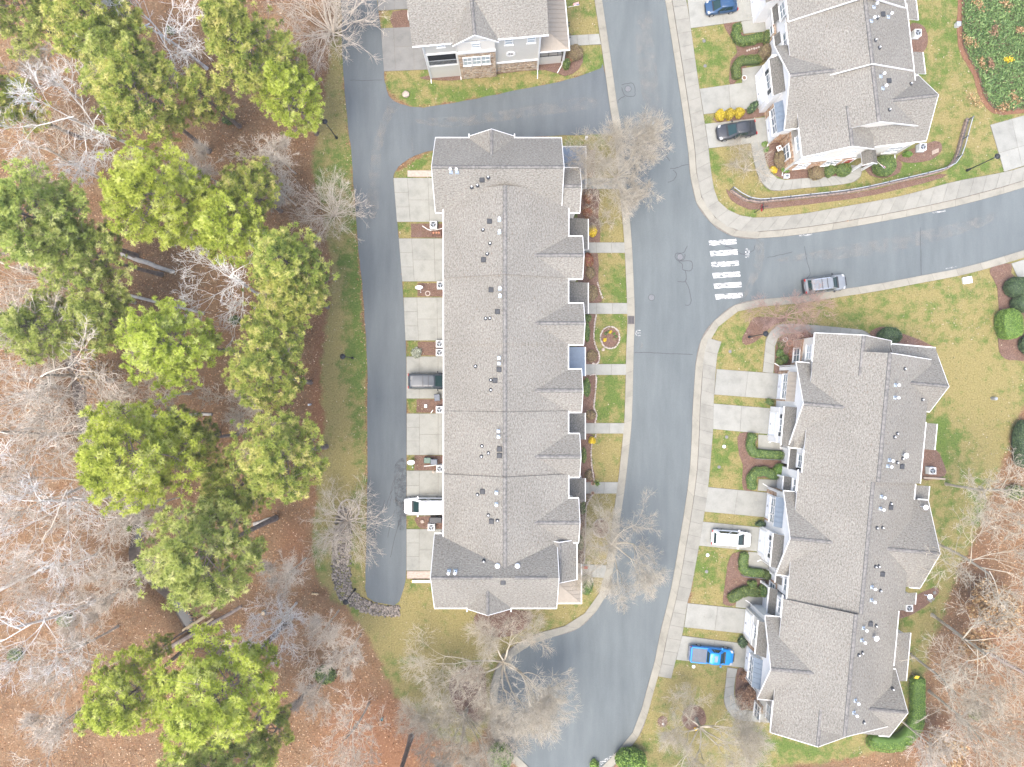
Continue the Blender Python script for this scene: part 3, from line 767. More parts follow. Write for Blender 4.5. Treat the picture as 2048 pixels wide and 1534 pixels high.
# garden walks from the front doors of the long row
for lab, q in (('top garden walk under the bare street tree', [(1150, 357), (1243, 357), (1245, 378), (1150, 378)]),
               ('garden walk second from the top beside the long row', [(1160, 485), (1252, 485), (1254, 506), (1160, 506)]),
               ('garden walk just above the round flower bed', [(1160, 606), (1255, 606), (1256, 628), (1160, 628)]),
               ('garden walk just below the round flower bed', [(1155, 728), (1255, 728), (1254, 750), (1155, 750)]),
               ('garden walk above the yellow flowering shrub', [(1155, 846), (1250, 846), (1248, 867), (1155, 867)]),
               ('garden walk with potted plants at both sides', [(1150, 964), (1237, 964), (1234, 987), (1150, 987)]),
               ('lowest garden walk under the bare tree by the kerb', [(1145, 1127), (1217, 1130), (1214, 1156), (1145, 1152)]),
               ('garden walk beside the flag of the stone-fronted house', [(1130, 72), (1198, 68), (1202, 89), (1130, 93)])):
    drive(lab, q, (0, .35, .68, 1), None, 'concrete_new', 0.085, 'garden_walk', cat='path')
def curved_walk(label, A, B, step=1.25):
    A, B = P2(smooth(A, 5)), P2(smooth(B, 5))
    paved_strip('garden_walk', label, 'path', A, B, step, 0.085, M['concrete_drive'], 'slab', 0.03)
curved_walk('curving walk around the corner house inside the fence', [(1501, 286), (1505, 310), (1511, 337), (1521, 362), (1536, 378), (1556, 382), (1604, 377), (1659, 372), (1701, 366), (1718, 357), (1724, 342), (1723, 332)],
            [(1524, 284), (1528, 305), (1533, 330), (1543, 347), (1553, 356), (1566, 360), (1602, 357), (1650, 354), (1690, 350), (1698, 346), (1702, 338), (1702, 330)])
curved_walk('curving walk around the garden bed beneath the reddish tree', [(1525, 744), (1530, 694), (1533, 675), (1546, 657), (1562, 648), (1613, 649), (1700, 657), (1727, 661), (1742, 671)],
            [(1546, 747), (1549, 718), (1550, 690), (1557, 675), (1573, 667), (1628, 668), (1690, 669), (1715, 672), (1730, 678)])
curved_walk('curving walk below the blue pickup driveway', [(1454, 1334), (1451, 1365), (1448, 1404), (1461, 1429), (1483, 1441), (1512, 1443), (1545, 1446)],
            [(1475, 1337), (1469, 1365), (1469, 1400), (1481, 1418), (1501, 1421), (1520, 1423), (1550, 1425)])

# planting beds
BEDN = [0]
def bed(label, pts, mat='mulch', z=0.036, n=3, name='mulch_bed'):
    BEDN[0] += 1; z += BEDN[0] * .0008
    p = jitter(P2(smooth(pts, n, True)), 0.04)
    return sheet(name, p, z, M[mat], label, 'garden bed')
rect = lambda a, b, c, d: [(a, b), ((a + c) / 2, b), (c, b), (c, (b + d) / 2), (c, d), ((a + c) / 2, d), (a, d), (a, (b + d) / 2)]
bed('mulch bed holding the planter box by the top driveway', rect(822, 447, 912, 475), n=1)
bed('mulch bed with the satellite dish and hose ring', rect(835, 566, 912, 593), n=1)
bed('mulch bed holding two air conditioners side by side', rect(836, 683, 912, 711), n=1)
bed('mulch bed below the dark minivan with a grey bin', rect(833, 798, 912, 825), n=1)
bed('mulch bed with a satellite dish beside green bins', rect(829, 911, 912, 940), n=1)
bed('rounded mulch bed below the white van', [(832, 1033), (870, 1032), (905, 1033), (905, 1056), (870, 1057), (842, 1056), (832, 1046)], n=2)
bed('planting bed left of the trunk of the top street tree', rect(1160, 300, 1190, 355), n=1)
bed('reddish planting bed below the top garden walk', [(1160, 380), (1198, 381), (1196, 430), (1200, 484), (1160, 484)], n=2)
bed('planting bed with a pale edging beside the second lawn', [(1160, 508), (1195, 508), (1197, 555), (1200, 590), (1203, 604), (1160, 604)], n=2)
bed('planting bed left of the round flower bed', [(1158, 630), (1192, 630), (1188, 660), (1189, 685), (1198, 708), (1196, 727), (1158, 727)], n=3)
bed('planting bed beside the lawn below the round flower bed', [(1155, 752), (1192, 752), (1190, 790), (1188, 815), (1193, 830), (1190, 845), (1155, 845)], n=3)
bed('planting bed behind the yellow flowering shrub', [(1150, 869), (1185, 869), (1183, 890), (1183, 925), (1189, 962), (1150, 962)], n=3)
bed('narrow planting bed beside the lower straw-coloured lawn', [(1148, 989), (1183, 989), (1174, 1010), (1171, 1040), (1170, 1070), (1168, 1125), (1148, 1125)], n=3)
bed('round mulch bed ringed with stones in the middle lawn', [(1220 + 18 * math.cos(a), 675 + 20 * math.sin(a)) for a in np.linspace(0, 6.28, 13)[:-1]], n=3)
bed('round mulch bed under the bare tree near the lower lawn', [(1202 + 15 * math.cos(a), 1056 + 17 * math.sin(a)) for a in np.linspace(0, 6.28, 13)[:-1]], n=3)
bed('garden bed with bird bath inside the curved walk', [(1552, 690), (1560, 676), (1577, 669), (1632, 671), (1632, 740), (1570, 742), (1550, 748), (1550, 718)], n=3)
bed('pinkish mulch patch under the reddish tree', [(1484, 680), (1494, 658), (1508, 636), (1535, 634), (1572, 640), (1545, 652), (1524, 672), (1510, 684), (1492, 690)], n=4)
bed('mulch bed around the two curved hedges', [(1479, 867), (1514, 869), (1516, 899), (1585, 908), (1590, 952), (1515, 956), (1512, 979), (1486, 977), (1485, 930), (1476, 900)], n=3)
bed('mulch bed around the hedges below the white car', [(1467, 1106), (1494, 1107), (1497, 1136), (1560, 1142), (1560, 1192), (1485, 1190), (1469, 1210), (1446, 1207), (1450, 1170), (1455, 1130)], n=3)
bed('brown leaf bed beside the lowest curving walk', [(1475, 1339), (1490, 1340), (1530, 1385), (1530, 1418), (1483, 1416), (1471, 1400), (1471, 1365)], n=3)
bed('round mulch ring under the bare tree in the bottom right lawn', [(1388 + 24 * math.cos(a), 1436 + 26 * math.sin(a)) for a in np.linspace(0, 6.28, 13)[:-1]], n=3)
bed('small bare ring with a white stone in the bottom right lawn', [(1325 + 10 * math.cos(a), 1443 + 11 * math.sin(a)) for a in np.linspace(0, 6.28, 9)[:-1]], n=3)
bed('mulch bed under the clipped shrubs at the right edge', [(1979, 538), (2021, 527), (2032, 556), (2150, 570), (2150, 745), (2048, 722), (2010, 718), (1996, 690), (1997, 640), (1994, 574)], n=3)
bed('mulch bed behind the right row with a log border', [(1840, 895), (1872, 900), (1886, 925), (1889, 952), (1838, 956)], n=3)
bed('mulch patch with stepping stones behind the right row', [(1795, 1210), (1866, 1176), (1877, 1186), (1848, 1214), (1817, 1232), (1790, 1236)], n=3)
bed('mulch around the dark round shrub north of the right row', [(1738, 668), (1760, 654), (1790, 662), (1862, 690), (1860, 700), (1760, 690)], n=3)
bed('mulch bed around the hedge at the top right row', [(1447, 48), (1482, 45), (1489, 70), (1560, 62), (1565, 95), (1505, 118), (1492, 135), (1468, 168), (1458, 162), (1462, 122), (1474, 104), (1464, 78)], n=3)
bed('mulch strip under the three yellow shrubs', [(1434, 226), (1500, 216), (1530, 212), (1530, 232), (1436, 246)], n=2)
bed('front garden bed with a bird feeder at the corner house', [(1526, 286), (1560, 286), (1610, 345), (1610, 356), (1566, 357), (1548, 347), (1535, 328)], n=3)
bed('mulch strip under the three round shrubs', rect(1566, 338, 1702, 356), n=1)
bed('mulch patch beside the big round shrub and the small flag', [(1724, 325), (1760, 318), (1800, 322), (1798, 345), (1768, 356), (1740, 350)], n=3)
bed('bare bed with an air conditioner behind the corner house', [(1795, 312), (1868, 282), (1884, 298), (1862, 320), (1815, 326)], n=3)
bed('bare oval bed with an air conditioner on the east lawn', [(1820, 50), (1846, 52), (1856, 78), (1846, 104), (1822, 106)], n=4)
bed('mulch strip along the stone-fronted wall', [(846, 158), (866, 160), (905, 161), (955, 156), (1005, 147), (1090, 140), (1130, 152), (1158, 138), (1165, 112), (1135, 104), (1110, 118), (1076, 128), (862, 150)], n=2)
bed('mulch bed with a coiled hose at the top house', [(786, 24), (826, 20), (845, 20), (845, 53), (786, 56)], n=2)
bed('dark mulch under the bare trees south of the long row', [(955, 1226), (1060, 1222), (1050, 1258), (1000, 1275), (960, 1262)], n=3)
bed('dark mulch around the lower street tree', [(905, 1350), (960, 1330), (972, 1380), (965, 1440), (920, 1430), (900, 1390)], n=3)
bed('brown slope strip below the corner fence', [(1452, 378), (1470, 392), (1492, 403), (1525, 406), (1700, 388), (1800, 366), (1880, 348), (1885, 356), (1800, 378), (1700, 399), (1525, 418), (1490, 416), (1462, 400)], n=2)
STRAWL = P2(smooth([(1915, -60), (1915, 0), (1914, 51), (1917, 95), (1931, 125), (1946, 152), (1956, 186), (1966, 207), (1982, 224), (1999, 229), (2048, 226), (2150, 200)], 4))
so = STRAWL + offset(STRAWL, 0.75)[::-1]
sheet('pine_straw_edge', jitter(so, 0.06), 0.05, M['pine_straw'], 'red pine straw border around the green ground cover', 'garden bed')

# road markings, cracks, stains  (flat print on the road, parts of the road)
def ribbon(parent, name, pts, w, z, mat, wob=0.0):
    p = P2(smooth(pts, 5))
    if wob: p = jitter(p, wob)
    a, b = offset(p, w / 2), offset(p, -w / 2)
    mb = MB()
    for i in range(len(p) - 1):
        mb.face([(*b[i], z), (*b[i + 1], z), (*a[i + 1], z), (*a[i], z)])
    return mb.build(name, mat, parent)
for c in ((1445, 485), (1447.5, 506), (1450, 528), (1452.5, 550), (1455, 571), (1457.5, 592.5)):
    mb = MB(); u, v = c
    mb.poly(P2([(u - 28, v - 3.5), (u + 27, v - 7), (u + 28, v + 3), (u - 26, v + 6.5)])[::-1], None, 0.035)
    mb.build('crosswalk_stripe', M['road_paint'], road)
CR = [[(1340, 337), (1353, 336), (1365, 331), (1377, 329)], [(1346, 340), (1353, 348), (1347, 360), (1336, 365)],
      [(1374, 492), (1367, 505), (1352, 507), (1351, 516), (1358, 522), (1368, 518), (1370, 508)], [(1358, 523), (1365, 530), (1366, 540), (1383, 540), (1382, 523), (1360, 522)],
      [(1371, 540), (1371, 562), (1355, 563)], [(1371, 562), (1378, 580), (1382, 602), (1378, 610), (1370, 610)],
      [(1450, 492), (1468, 498), (1478, 506), (1490, 508), (1506, 501), (1510, 491)], [(1535, 515), (1560, 510), (1585, 504)], [(1609, 493), (1613, 520), (1620, 545), (1615, 556), (1608, 566)],
      [(1269, 705), (1295, 705), (1330, 707), (1385, 709)], [(1243, 170), (1256, 167), (1267, 168), (1270, 185), (1268, 192), (1250, 191), (1243, 175)], [(1250, 192), (1238, 199), (1236, 206)],
      [(1840, 455), (1841, 500), (1842, 550)], [(1340, 300), (1332, 310), (1340, 322)]]
for c in CR: ribbon(road, 'sealed_crack', c, 0.09, 0.0345, M['crack_seal'], 0.03)
for c in ([(800, 940), (790, 960), (783, 985), (775, 1005), (770, 1020)], [(806, 945), (798, 975), (792, 1000)], [(795, 942), (786, 968), (780, 990)], [(790, 1020), (782, 1045), (776, 1075)], [(802, 1030), (794, 1060), (786, 1090), (781, 1115)], [(770, 1000), (757, 1035), (748, 1072)],
          [(701, 50), (725, 48), (752, 47)], [(812, 940), (800, 935), (790, 937)], [(784, 990), (779, 1012)], [(808, 1012), (800, 1040), (795, 1056)], [(700, 160), (725, 161), (765, 160)]):
    ribbon(alley, 'sealed_crack', c, 0.07, 0.029, M['crack_seal'], 0.04)
def disc(parent, name, u, v, r, z, mat, n=20, ring=None):
    p = P2([(u, v)])[0]; mb = MB()
    if ring:
        for k in range(n):
            a, b = 2 * math.pi * k / n, 2 * math.pi * (k + 1) / n
            mb.face([(p[0] + q * math.cos(t), p[1] + q * math.sin(t), z) for q, t in ((ring, a), (r, a), (r, b), (ring, b))])
    else:
        mb.face([(p[0] + r * math.cos(2 * math.pi * k / n), p[1] + r * math.sin(2 * math.pi * k / n), z) for k in range(n)])
    return mb.build(name, mat, parent)
for u, v in ((1256, 178), (1303, 595), (1360, 514)): 
    disc(road, 'manhole_cover', u, v, 0.33, 0.036, M['manhole_iron']); disc(road, 'manhole_ring', u, v, 0.42, 0.0365, M['crack_seal'], ring=0.36)
def film(parent, pts, mat, z, n=3):
    mb = MB(); mb.poly(P2(smooth(pts, n, True)), None, z); mb.build('stain', M[mat], parent)
film(road, [(1512, 478), (1525, 478), (1528, 515), (1520, 545), (1500, 580), (1487, 602), (1478, 602), (1492, 570), (1508, 530)], 'dirt_film', 0.0325)
film(road, [(1548, 520), (1700, 490), (1900, 450), (1990, 425), (1960, 455), (1800, 500), (1650, 520)], 'dirt_film', 0.0323)
film(road, [(1283, 686), (1286, 690), (1283, 698), (1278, 697)], 'dirt_film', 0.0325)
film(road, [(1300, 20), (1310, 100), (1320, 200), (1335, 300), (1300, 320), (1285, 200), (1270, 60)], 'dirt_film', 0.0321)
film(alley, [(783, 200), (800, 212), (775, 250), (760, 330), (757, 420), (735, 440), (740, 330), (755, 260)], 'dirt_film', 0.0265)
film(alley, [(830, 240), (950, 230), (1100, 205), (1180, 195), (1190, 215), (1050, 235), (900, 255)], 'dirt_film', 0.0263)
film(alley, [(786, 998), (797, 1001), (803, 1008), (796, 1012), (788, 1006)], 'dirt_film', 0.0275)
film(alley, [(790, 930), (812, 925), (812, 1040), (800, 1060), (790, 1000)], 'dark_film', 0.0262)

FONT = None
def lettering(parent, text, u, v, ang, size, z, mat, name='road_lettering', loc=None, rot=None, xs=1.0):
    cu = bpy.data.curves.new(name, 'FONT'); cu.body = text; cu.size = size; cu.align_x = 'CENTER'; cu.align_y = 'CENTER'; cu.offset = 0.012 * size
    t = bpy.data.objects.new(name, cu); COL.objects.link(t)
    dg = bpy.context.evaluated_depsgraph_get(); dg.update()
    me = bpy.data.meshes.new_from_object(t.evaluated_get(dg))
    bpy.data.objects.remove(t); bpy.data.curves.remove(cu)
    me.name = name; me.materials.clear(); me.materials.append(M[mat])
    o = link(name, me, parent)
    if loc is None:
        p = P2([(u, v)])[0]; loc = (p[0], p[1], z)
    o.location = loc; o.rotation_euler = rot if rot else (0, 0, R(ang)); o.scale = (xs, 1, 1)
    return o
lettering(road, 'NO PARKING', 1221, 1514, 211, 0.50, 0.036, 'road_paint')
lettering(road, 'STOP', 1495, 506.5, 86, 0.72, 0.037, 'road_paint', xs=0.62)
lettering(road, 'NO PARKING', 1611, 470.5, 4, 0.26, 0.036, 'road_paint')
lettering(road, 'NO PARKING', 1878, 424, 10, 0.26, 0.036, 'road_paint')
lettering(road, 'NO PARKING', 1902, 535.5, 10, 0.22, 0.036, 'road_paint_faint')
for pts in ([(1281, 661), (1275, 661), (1271, 665), (1271, 668), (1275, 671), (1281, 671)], [(1271, 666), (1281, 666)]):
    ribbon(road, 'painted_mark', pts, 0.07, 0.036, M['road_paint_faint'])
for pts in ([(822, 276), (825, 284), (824, 292), (828, 303)],):
    ribbon(alley, 'utility_mark', pts, 0.12, 0.0285, M['dirt_film'], 0.08)

# storm drain in the kerb
t = empty('storm_drain', (*P2([(1262, 640)])[0], 0.115)); tag(t, 'rusty storm drain grate set in the kerb by the round bed', 'drain')
mb = MB(); mb.box(-.36, .36, -.48, .48, -.05, 0.004); mb.build('pit', M['vent_black'], t)
mb = MB()
for s_ in (-1, 1): mb.box(s_ * .36 - .03, s_ * .36 + .03, -.5, .5, -.04, .02); mb.box(-.36, .36, s_ * .47 - .03, s_ * .47 + .03, -.04, .02)
mb.box(-.03, .03, -.47, .47, -.03, .018)
mb.build('frame', M['grate_iron'], t)
for k in range(9): mb = MB(); mb.box(-.33, .33, -.42 + k * .105 - .02, -.42 + k * .105 + .02, -.02, .015); mb.build('grate_bar', M['grate_iron'], t)

def rock_mesh(r, seed, mat=None, flat=0.7):
    rn = random.Random(seed)
    bm = bmesh.new(); bmesh.ops.create_icosphere(bm, subdivisions=2 if r > .3 else 1, radius=r)
    for v in bm.verts:
        v.co *= rn.uniform(0.78, 1.15); v.co.z *= flat
    me = bpy.data.meshes.new('rock'); bm.to_mesh(me); bm.free()
    if mat: me.materials.append(mat)
    return me
def single(name, me, u, v, z, label, cat, group=None, rz=0.0):
    o = link(name, me); p = P2([(u, v)])[0]; o.location = (p[0], p[1], z); o.rotation_euler = (0, 0, rz); tag(o, label, cat, group); return o
single('boulder', rock_mesh(0.42, 3, M['boulder']), 812, 190, 0.16, 'brown boulder lying on the lawn at the lane corner', 'rock')
single('boulder', rock_mesh(0.2, 4, M['boulder']), 867, 943, 0.12, 'small pale rock beside the lower air conditioner bed', 'rock')
single('boulder', rock_mesh(0.25, 5, M['boulder']), 845, 1043, 0.14, 'round brown stone in the bed below the white van', 'rock')
single('boulder', rock_mesh(0.25, 6, M['boulder']), 1206, 699, 0.12, 'tan stone at the edge of the round flower bed', 'rock')
single('boulder', rock_mesh(0.17, 8, M['pot_white']), 1326, 1447, 0.1, 'white stone in the small bare ring', 'rock')

# rocks: joined loose stone (nobody could count it)
def rock_field(name, label, cat, pts, hw, n, r0, r1, z=0.05, parent=None):
    base_v = np.array([v.co[:] for v in rock_mesh(1.0, 1).vertices]); me0 = rock_mesh(1.0, 1); bf = np.array([p.vertices[:] for p in me0.polygons])
    p = P2(smooth(pts, 6)); L = resample(p, 200); T = np.gradient(L, axis=0); T /= np.linalg.norm(T, axis=1)[:, None]
    hw = np.interp(np.linspace(0, 1, 201), np.linspace(0, 1, len(hw)), hw)
    V, F, C = [], [], []
    for k in range(n):
        i = RNG.integers(0, 201); o = RNG.uniform(-1, 1) * hw[i] / S
        c = L[i] + np.array([-T[i][1], T[i][0]]) * o + RNG.normal(0, .05, 2)
        r = RNG.uniform(r0, r1); a = RNG.uniform(0, 6.28); sx, sy, sz = RNG.uniform(.7, 1.3, 3)
        q = base_v * [sx, sy, sz * .8] * r
        q = np.stack([q[:, 0] * math.cos(a) - q[:, 1] * math.sin(a) + c[0], q[:, 0] * math.sin(a) + q[:, 1] * math.cos(a) + c[1], q[:, 2] + z + RNG.uniform(0, .08)], 1)
        F.append(bf + len(V) * len(base_v)); V.append(q); C.append(np.full(len(base_v), RNG.random()))
    o = link(name, np_mesh(name, np.concatenate(V), np.concatenate(F), M['rocks'], np.concatenate(C)), parent)
    tag(o, label, cat, kind='stuff'); return o
rock_field('riprap', 'band of grey rock lining the drainage swale beside the lane', 'rocks', [(690, 1015), (684, 1083), (683, 1147), (690, 1183), (718, 1206), (756, 1220), (798, 1222)], [12, 18, 19, 19, 14, 11, 10], 2100, .06, .17, .0)

# pale edging stones: each row is one border
def edging(label, pts, closed=False, step=0.2, r=0.11, mat='edging_stone'):
    p = P2(smooth(pts + ([pts[0]] if closed else []), 6)); n = int(plen(p) / step); L = resample(p, n)
    mb = MB()
    for q in L:
        a, b = RNG.uniform(.8, 1.2) * r, RNG.uniform(.8, 1.2) * r
        mb.lathe([(a, 0), (a * .95, .10), (a * .5, .15)], (q[0] + RNG.uniform(-.03, .03), q[1] + RNG.uniform(-.03, .03), 0.03), 6)
    o = mb.build('edging_stones', M[mat]); tag(o, label, 'edging', kind='stuff')
circ = lambda u, v, a, b, n=14: [(u + a * math.cos(t), v + b * math.sin(t)) for t in np.linspace(0, 2 * math.pi, n + 1)[:-1]]
edging('pale stone ring around the round flower bed', circ(1220, 675, 19, 22), True)
edging('pale stone ring under the lower street tree', circ(1202, 1056, 16, 18), True)
edging('stone ring in the grass beside the rock swale', circ(698, 1020, 20, 21), True)
edging('pale edging line beside the second lawn bed', [(1195, 565), (1199, 580), (1205, 596)])
edging('pale edging line left of the round flower bed', [(1192, 630), (1188, 660), (1189, 685), (1198, 708), (1196, 726), (1186, 727)])
edging('pale edging line below the round flower bed lawn', [(1180, 751), (1192, 752), (1190, 790), (1188, 815), (1193, 830), (1190, 845)])
edging('pale edging line beside the yellow flowering shrub', [(1192, 869), (1183, 890), (1183, 925), (1188, 962)])
edging('long pale edging line beside the lower straw-coloured lawn', [(1186, 988), (1175, 1005), (1171, 1030), (1171, 1060), (1170, 1090), (1168, 1125)])
edging('white edging stones above the hedge by the upper driveway', [(1494, 102), (1503, 99), (1517, 95)], step=.28, r=.14)

# ================================================================== HOUSES
class House:
    def __init__(s, name, label, u, v, ang):
        p = W(u, v, 0)
        s.o = empty(name, p, ang); tag(s.o, label, 'house')
        s.p, s.a = p, ang
        s.secs = []
    def L(s, u, v, z=0.0):
        d = W(u, v, z) - s.p
        c, n = math.cos(-s.a), math.sin(-s.a)
        return Vector((d.x * c - d.y * n, d.x * n + d.y * c, z))
    def roof_z(s, x, y):
        best = 0
        for ax, a0, a1, c, zr, cl, zl, cr, zR in s.secs:
            a, b = (y, x) if ax == 'y' else (x, y)
            if a0 <= a <= a1 and min(cl, cr) <= b <= max(cl, cr):
                t = (b - c) / (cl - c) if (b - c) * (cl - c) > 0 else (b - c) / (cr - c)
                e = zl if (b - c) * (cl - c) > 0 else zR
                best = max(best, zr + (e - zr) * t)
        return best
    def on_roof(s, u, v, z0=8.0):
        z = z0
        for _ in range(12):
            q = s.L(u, v, z); z = s.roof_z(q.x, q.y) or z0
        return Vector((q.x, q.y, z))
    # a gabled roof section: ridge along local axis ax from a0 to a1 at cross position c
    def gable(s, ax, a0, a1, c, zr, cl, zl, cr, zR, wall='siding_beige', oh=0.4, e0=0.35, e1=0.35, cap=True, gut=(1, 1), rake=(1, 1), zb=0.0, mat='shingle', t=0.16, walls=True, inner=None):
        if a0 > a1: a0, a1 = a1, a0; e0, e1 = e1, e0; rake = rake[::-1]
        if cl > cr: cl, cr, zl, zR = cr, cl, zR, zl; gut = gut[::-1]
        s.secs.append((ax, a0, a1, c, zr, cl, zl, cr, zR))
        P = (lambda a, b, z: (b, a, z)) if ax == 'y' else (lambda a, b, z: (a, b, z))
        mb = MB()
        ll = math.hypot(c - cl, zr - zl); lr = math.hypot(cr - c, zr - zR)
        off = random.uniform(0, 5)
        def q(pts, m=0, uv=None):
            # keep faces pointing outwards for both axes
            if ax == 'y': pts = pts[::-1]; uv = uv[::-1] if uv else None
            mb.face(pts, m, uv)
        q([P(a0, cl, zl), P(a1, cl, zl), P(a1, c, zr), P(a0, c, zr)], 0, [(a0 + off, 0), (a1 + off, 0), (a1 + off, ll), (a0 + off, ll)])
        q([P(a1, cr, zR), P(a0, cr, zR), P(a0, c, zr), P(a1, c, zr)], 0, [(a1 - off, 0), (a0 - off, 0), (a0 - off, lr), (a1 - off, lr)])
        q([P(a1, cl, zl - t), P(a0, cl, zl - t), P(a0, c, zr - t), P(a1, c, zr - t)], 1)
        q([P(a0, cr, zR - t), P(a1, cr, zR - t), P(a1, c, zr - t), P(a0, c, zr - t)], 1)
        q([P(a1, cl, zl), P(a0, cl, zl), P(a0, cl, zl - t), P(a1, cl, zl - t)], 1)
        q([P(a0, cr, zR), P(a1, cr, zR), P(a1, cr, zR - t), P(a0, cr, zR - t)], 1)
        k0, k1 = (1 if rake[0] else 2), (1 if rake[1] else 2)
        q([P(a0, cl, zl), P(a0, c, zr), P(a0, c, zr - t), P(a0, cl, zl - t)], k0)
        q([P(a0, c, zr), P(a0, cr, zR), P(a0, cr, zR - t), P(a0, c, zr - t)], k0)
        q([P(a1, c, zr), P(a1, cl, zl), P(a1, cl, zl - t), P(a1, c, zr - t)], k1)
        q([P(a1, cr, zR), P(a1, c, zr), P(a1, c, zr - t), P(a1, cr, zR - t)], k1)
        r = mb.build('roof', [M[mat], M['white_trim'], M['step_flashing']], s.o)
        if walls:
            mb = MB()
            w0, w1, l, rr = a0 + e0, a1 - e1, cl + oh, cr - oh
            zl2 = zl + (zr - zl) * oh / (c - cl) - t - .01; zr2 = zR + (zr - zR) * oh / (cr - c) - t - .01
            sec = [(l, zb), (rr, zb), (rr, zr2), (c, zr - t - .01), (l, zl2)]
            A = [P(w0, b, z) for b, z in sec]; B = [P(w1, b, z) for b, z in sec]
            if ax == 'y': A, B = B, A
            mb.hexa(A[::-1] if False else A, B)
            mb.build('wall', M[wall], s.o)
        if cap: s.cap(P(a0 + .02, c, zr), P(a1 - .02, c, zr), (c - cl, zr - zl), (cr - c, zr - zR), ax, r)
        for g, b, z, sg in ((gut[0], cl, zl, -1), (gut[1], cr, zR, 1)):
            if not g: continue
            ga, gb = (g if isinstance(g, tuple) else (a0 - .02, a1 + .02))
            mb = MB(); b2 = b + sg * .11
            x = P(0, min(b, b2) + .003 * sg, 0), P(0, max(b, b2) + .003 * sg, 0)
            lo, hi = min(b, b2) + .003 * sg, max(b, b2) + .003 * sg
            if ax == 'y': mb.box(lo, hi, ga, gb, z - .15, z - .02)
            else: mb.box(ga, gb, lo, hi, z - .15, z - .02)
            mb.build('gutter', M['gutter_white'], r)
        for rk, a, sg in ((rake[0], a0, -1), (rake[1], a1, 1)):
            if not rk: continue
            mb = MB(); b0, b1 = sorted((a - sg * .025, a + sg * .04))
            for cc, ze in ((cl, zl), (cr, zR)) if rk != 'R' else ((cr, zR),):
                n = [P(b0, cc, ze + .012), P(b1, cc, ze + .012), P(b1, c, zr + .012), P(b0, c, zr + .012)]
                lo = [P(b0, cc, ze - .22), P(b1, cc, ze - .22), P(b1, c, zr - .22), P(b0, c, zr - .22)]
                mb.hexa(lo, n)
            mb.build('rake_board', M['gutter_white'], r)
        return r
    def cap(s, p, q, dl, dr, ax, parent):
        p, q = Vector(p), Vector(q); L = (q - p).length; n = max(1, int(L / .34)); d = (q - p) / n
        mb = MB(); w = .19
        sl, sr = dl[1] / math.hypot(*dl), dr[1] / math.hypot(*dr)
        kl, kr = dl[0] / math.hypot(*dl), dr[0] / math.hypot(*dr)
        X = Vector((1, 0, 0)) if ax == 'y' else Vector((0, 1, 0)); Z = Vector((0, 0, 1))
        for k in range(n):
            a, b = p + d * k, p + d * (k + 1.0)
            ha, hb = .055, .025
            A = [a + Z * ha - X * w * kl - Z * w * sl, a + Z * ha, a + Z * ha + X * w * kr - Z * w * sr]
            B = [b + Z * hb - X * w * kl - Z * w * sl, b + Z * hb, b + Z * hb + X * w * kr - Z * w * sr]
            for u0, u1, v1, v0 in ((A[0], A[1], B[1], B[0]), (A[1], A[2], B[2], B[1])):
                mb.face([u0, v0, v1, u1] if ax == 'x' else [u0, u1, v1, v0])
            D = Z * -.045
            mb.face([A[0], A[1], A[1] + D, A[0] + D]); mb.face([A[1], A[2], A[2] + D, A[1] + D])
            mb.face([A[0], B[0], B[0] + D, A[0] + D]); mb.face([A[2], B[2], B[2] + D, A[2] + D])
        mb.build('ridge_cap', M['ridge_shingle'], parent)
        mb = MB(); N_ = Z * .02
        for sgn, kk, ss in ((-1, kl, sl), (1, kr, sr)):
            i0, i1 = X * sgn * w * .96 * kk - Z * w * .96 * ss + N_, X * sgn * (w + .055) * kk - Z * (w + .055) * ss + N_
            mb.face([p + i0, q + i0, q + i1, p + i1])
        mb.build('ridge_shadow_strip', M['vent_black'], parent)  # dark strips standing in for the shadow lines along both cap edges
    # the same, from positions in the photograph at the ridge / eave heights
    def gable_px(s, ax, r0, r1, zr, eL, eR, ze, **kw):
        zl, zR = (ze if isinstance(ze, tuple) else (ze, ze))
        A, B = s.L(*r0, zr), s.L(*r1, zr); l, r = s.L(*eL, zl), s.L(*eR, zR)
        if ax == 'y': return s.gable('y', A.y, B.y, (A.x + B.x) / 2, zr, l.x, zl, r.x, zR, **kw)
        return s.gable('x', A.x, B.x, (A.y + B.y) / 2, zr, l.y, zl, r.y, zR, **kw)
    # a shed roof: high edge / low edge, local x range or y range
    def shed(s, x0, x1, y0, y1, zs, side, mat='shingle_dark', name='porch_roof', seams=0, posts=(), wall=None, gutter=True, t=.12):
        """side: direction the roof falls to ('E','W','N','S'); zs=(high, low)"""
        hi, lo = zs
        z = {'E': (hi, lo, lo, hi), 'W': (lo, hi, hi, lo), 'N': (hi, hi, lo, lo), 'S': (lo, lo, hi, hi)}[side]
        c = [(x0, y0, z[0]), (x1, y0, z[1]), (x1, y1, z[2]), (x0, y1, z[3])]
        mb = MB()
        ln = math.hypot((x1 - x0) if side in 'EW' else (y1 - y0), hi - lo)
        uvs = {'E': [(y0, ln), (y0, 0), (y1, 0), (y1, ln)], 'W': [(y0, 0), (y0, ln), (y1, ln), (y1, 0)], 'N': [(x0, ln), (x1, ln), (x1, 0), (x0, 0)], 'S': [(x0, 0), (x1, 0), (x1, ln), (x0, ln)]}[side]
        mb.face(c, 0, uvs)
        b = [(x, y, zz - t) for x, y, zz in c]
        mb.face(b[::-1], 1)
        for k in range(4): mb.face([b[k], b[(k + 1) % 4], c[(k + 1) % 4], c[k]], 1)
        r = mb.build(name, [M[mat], M['white_trim']], s.o)
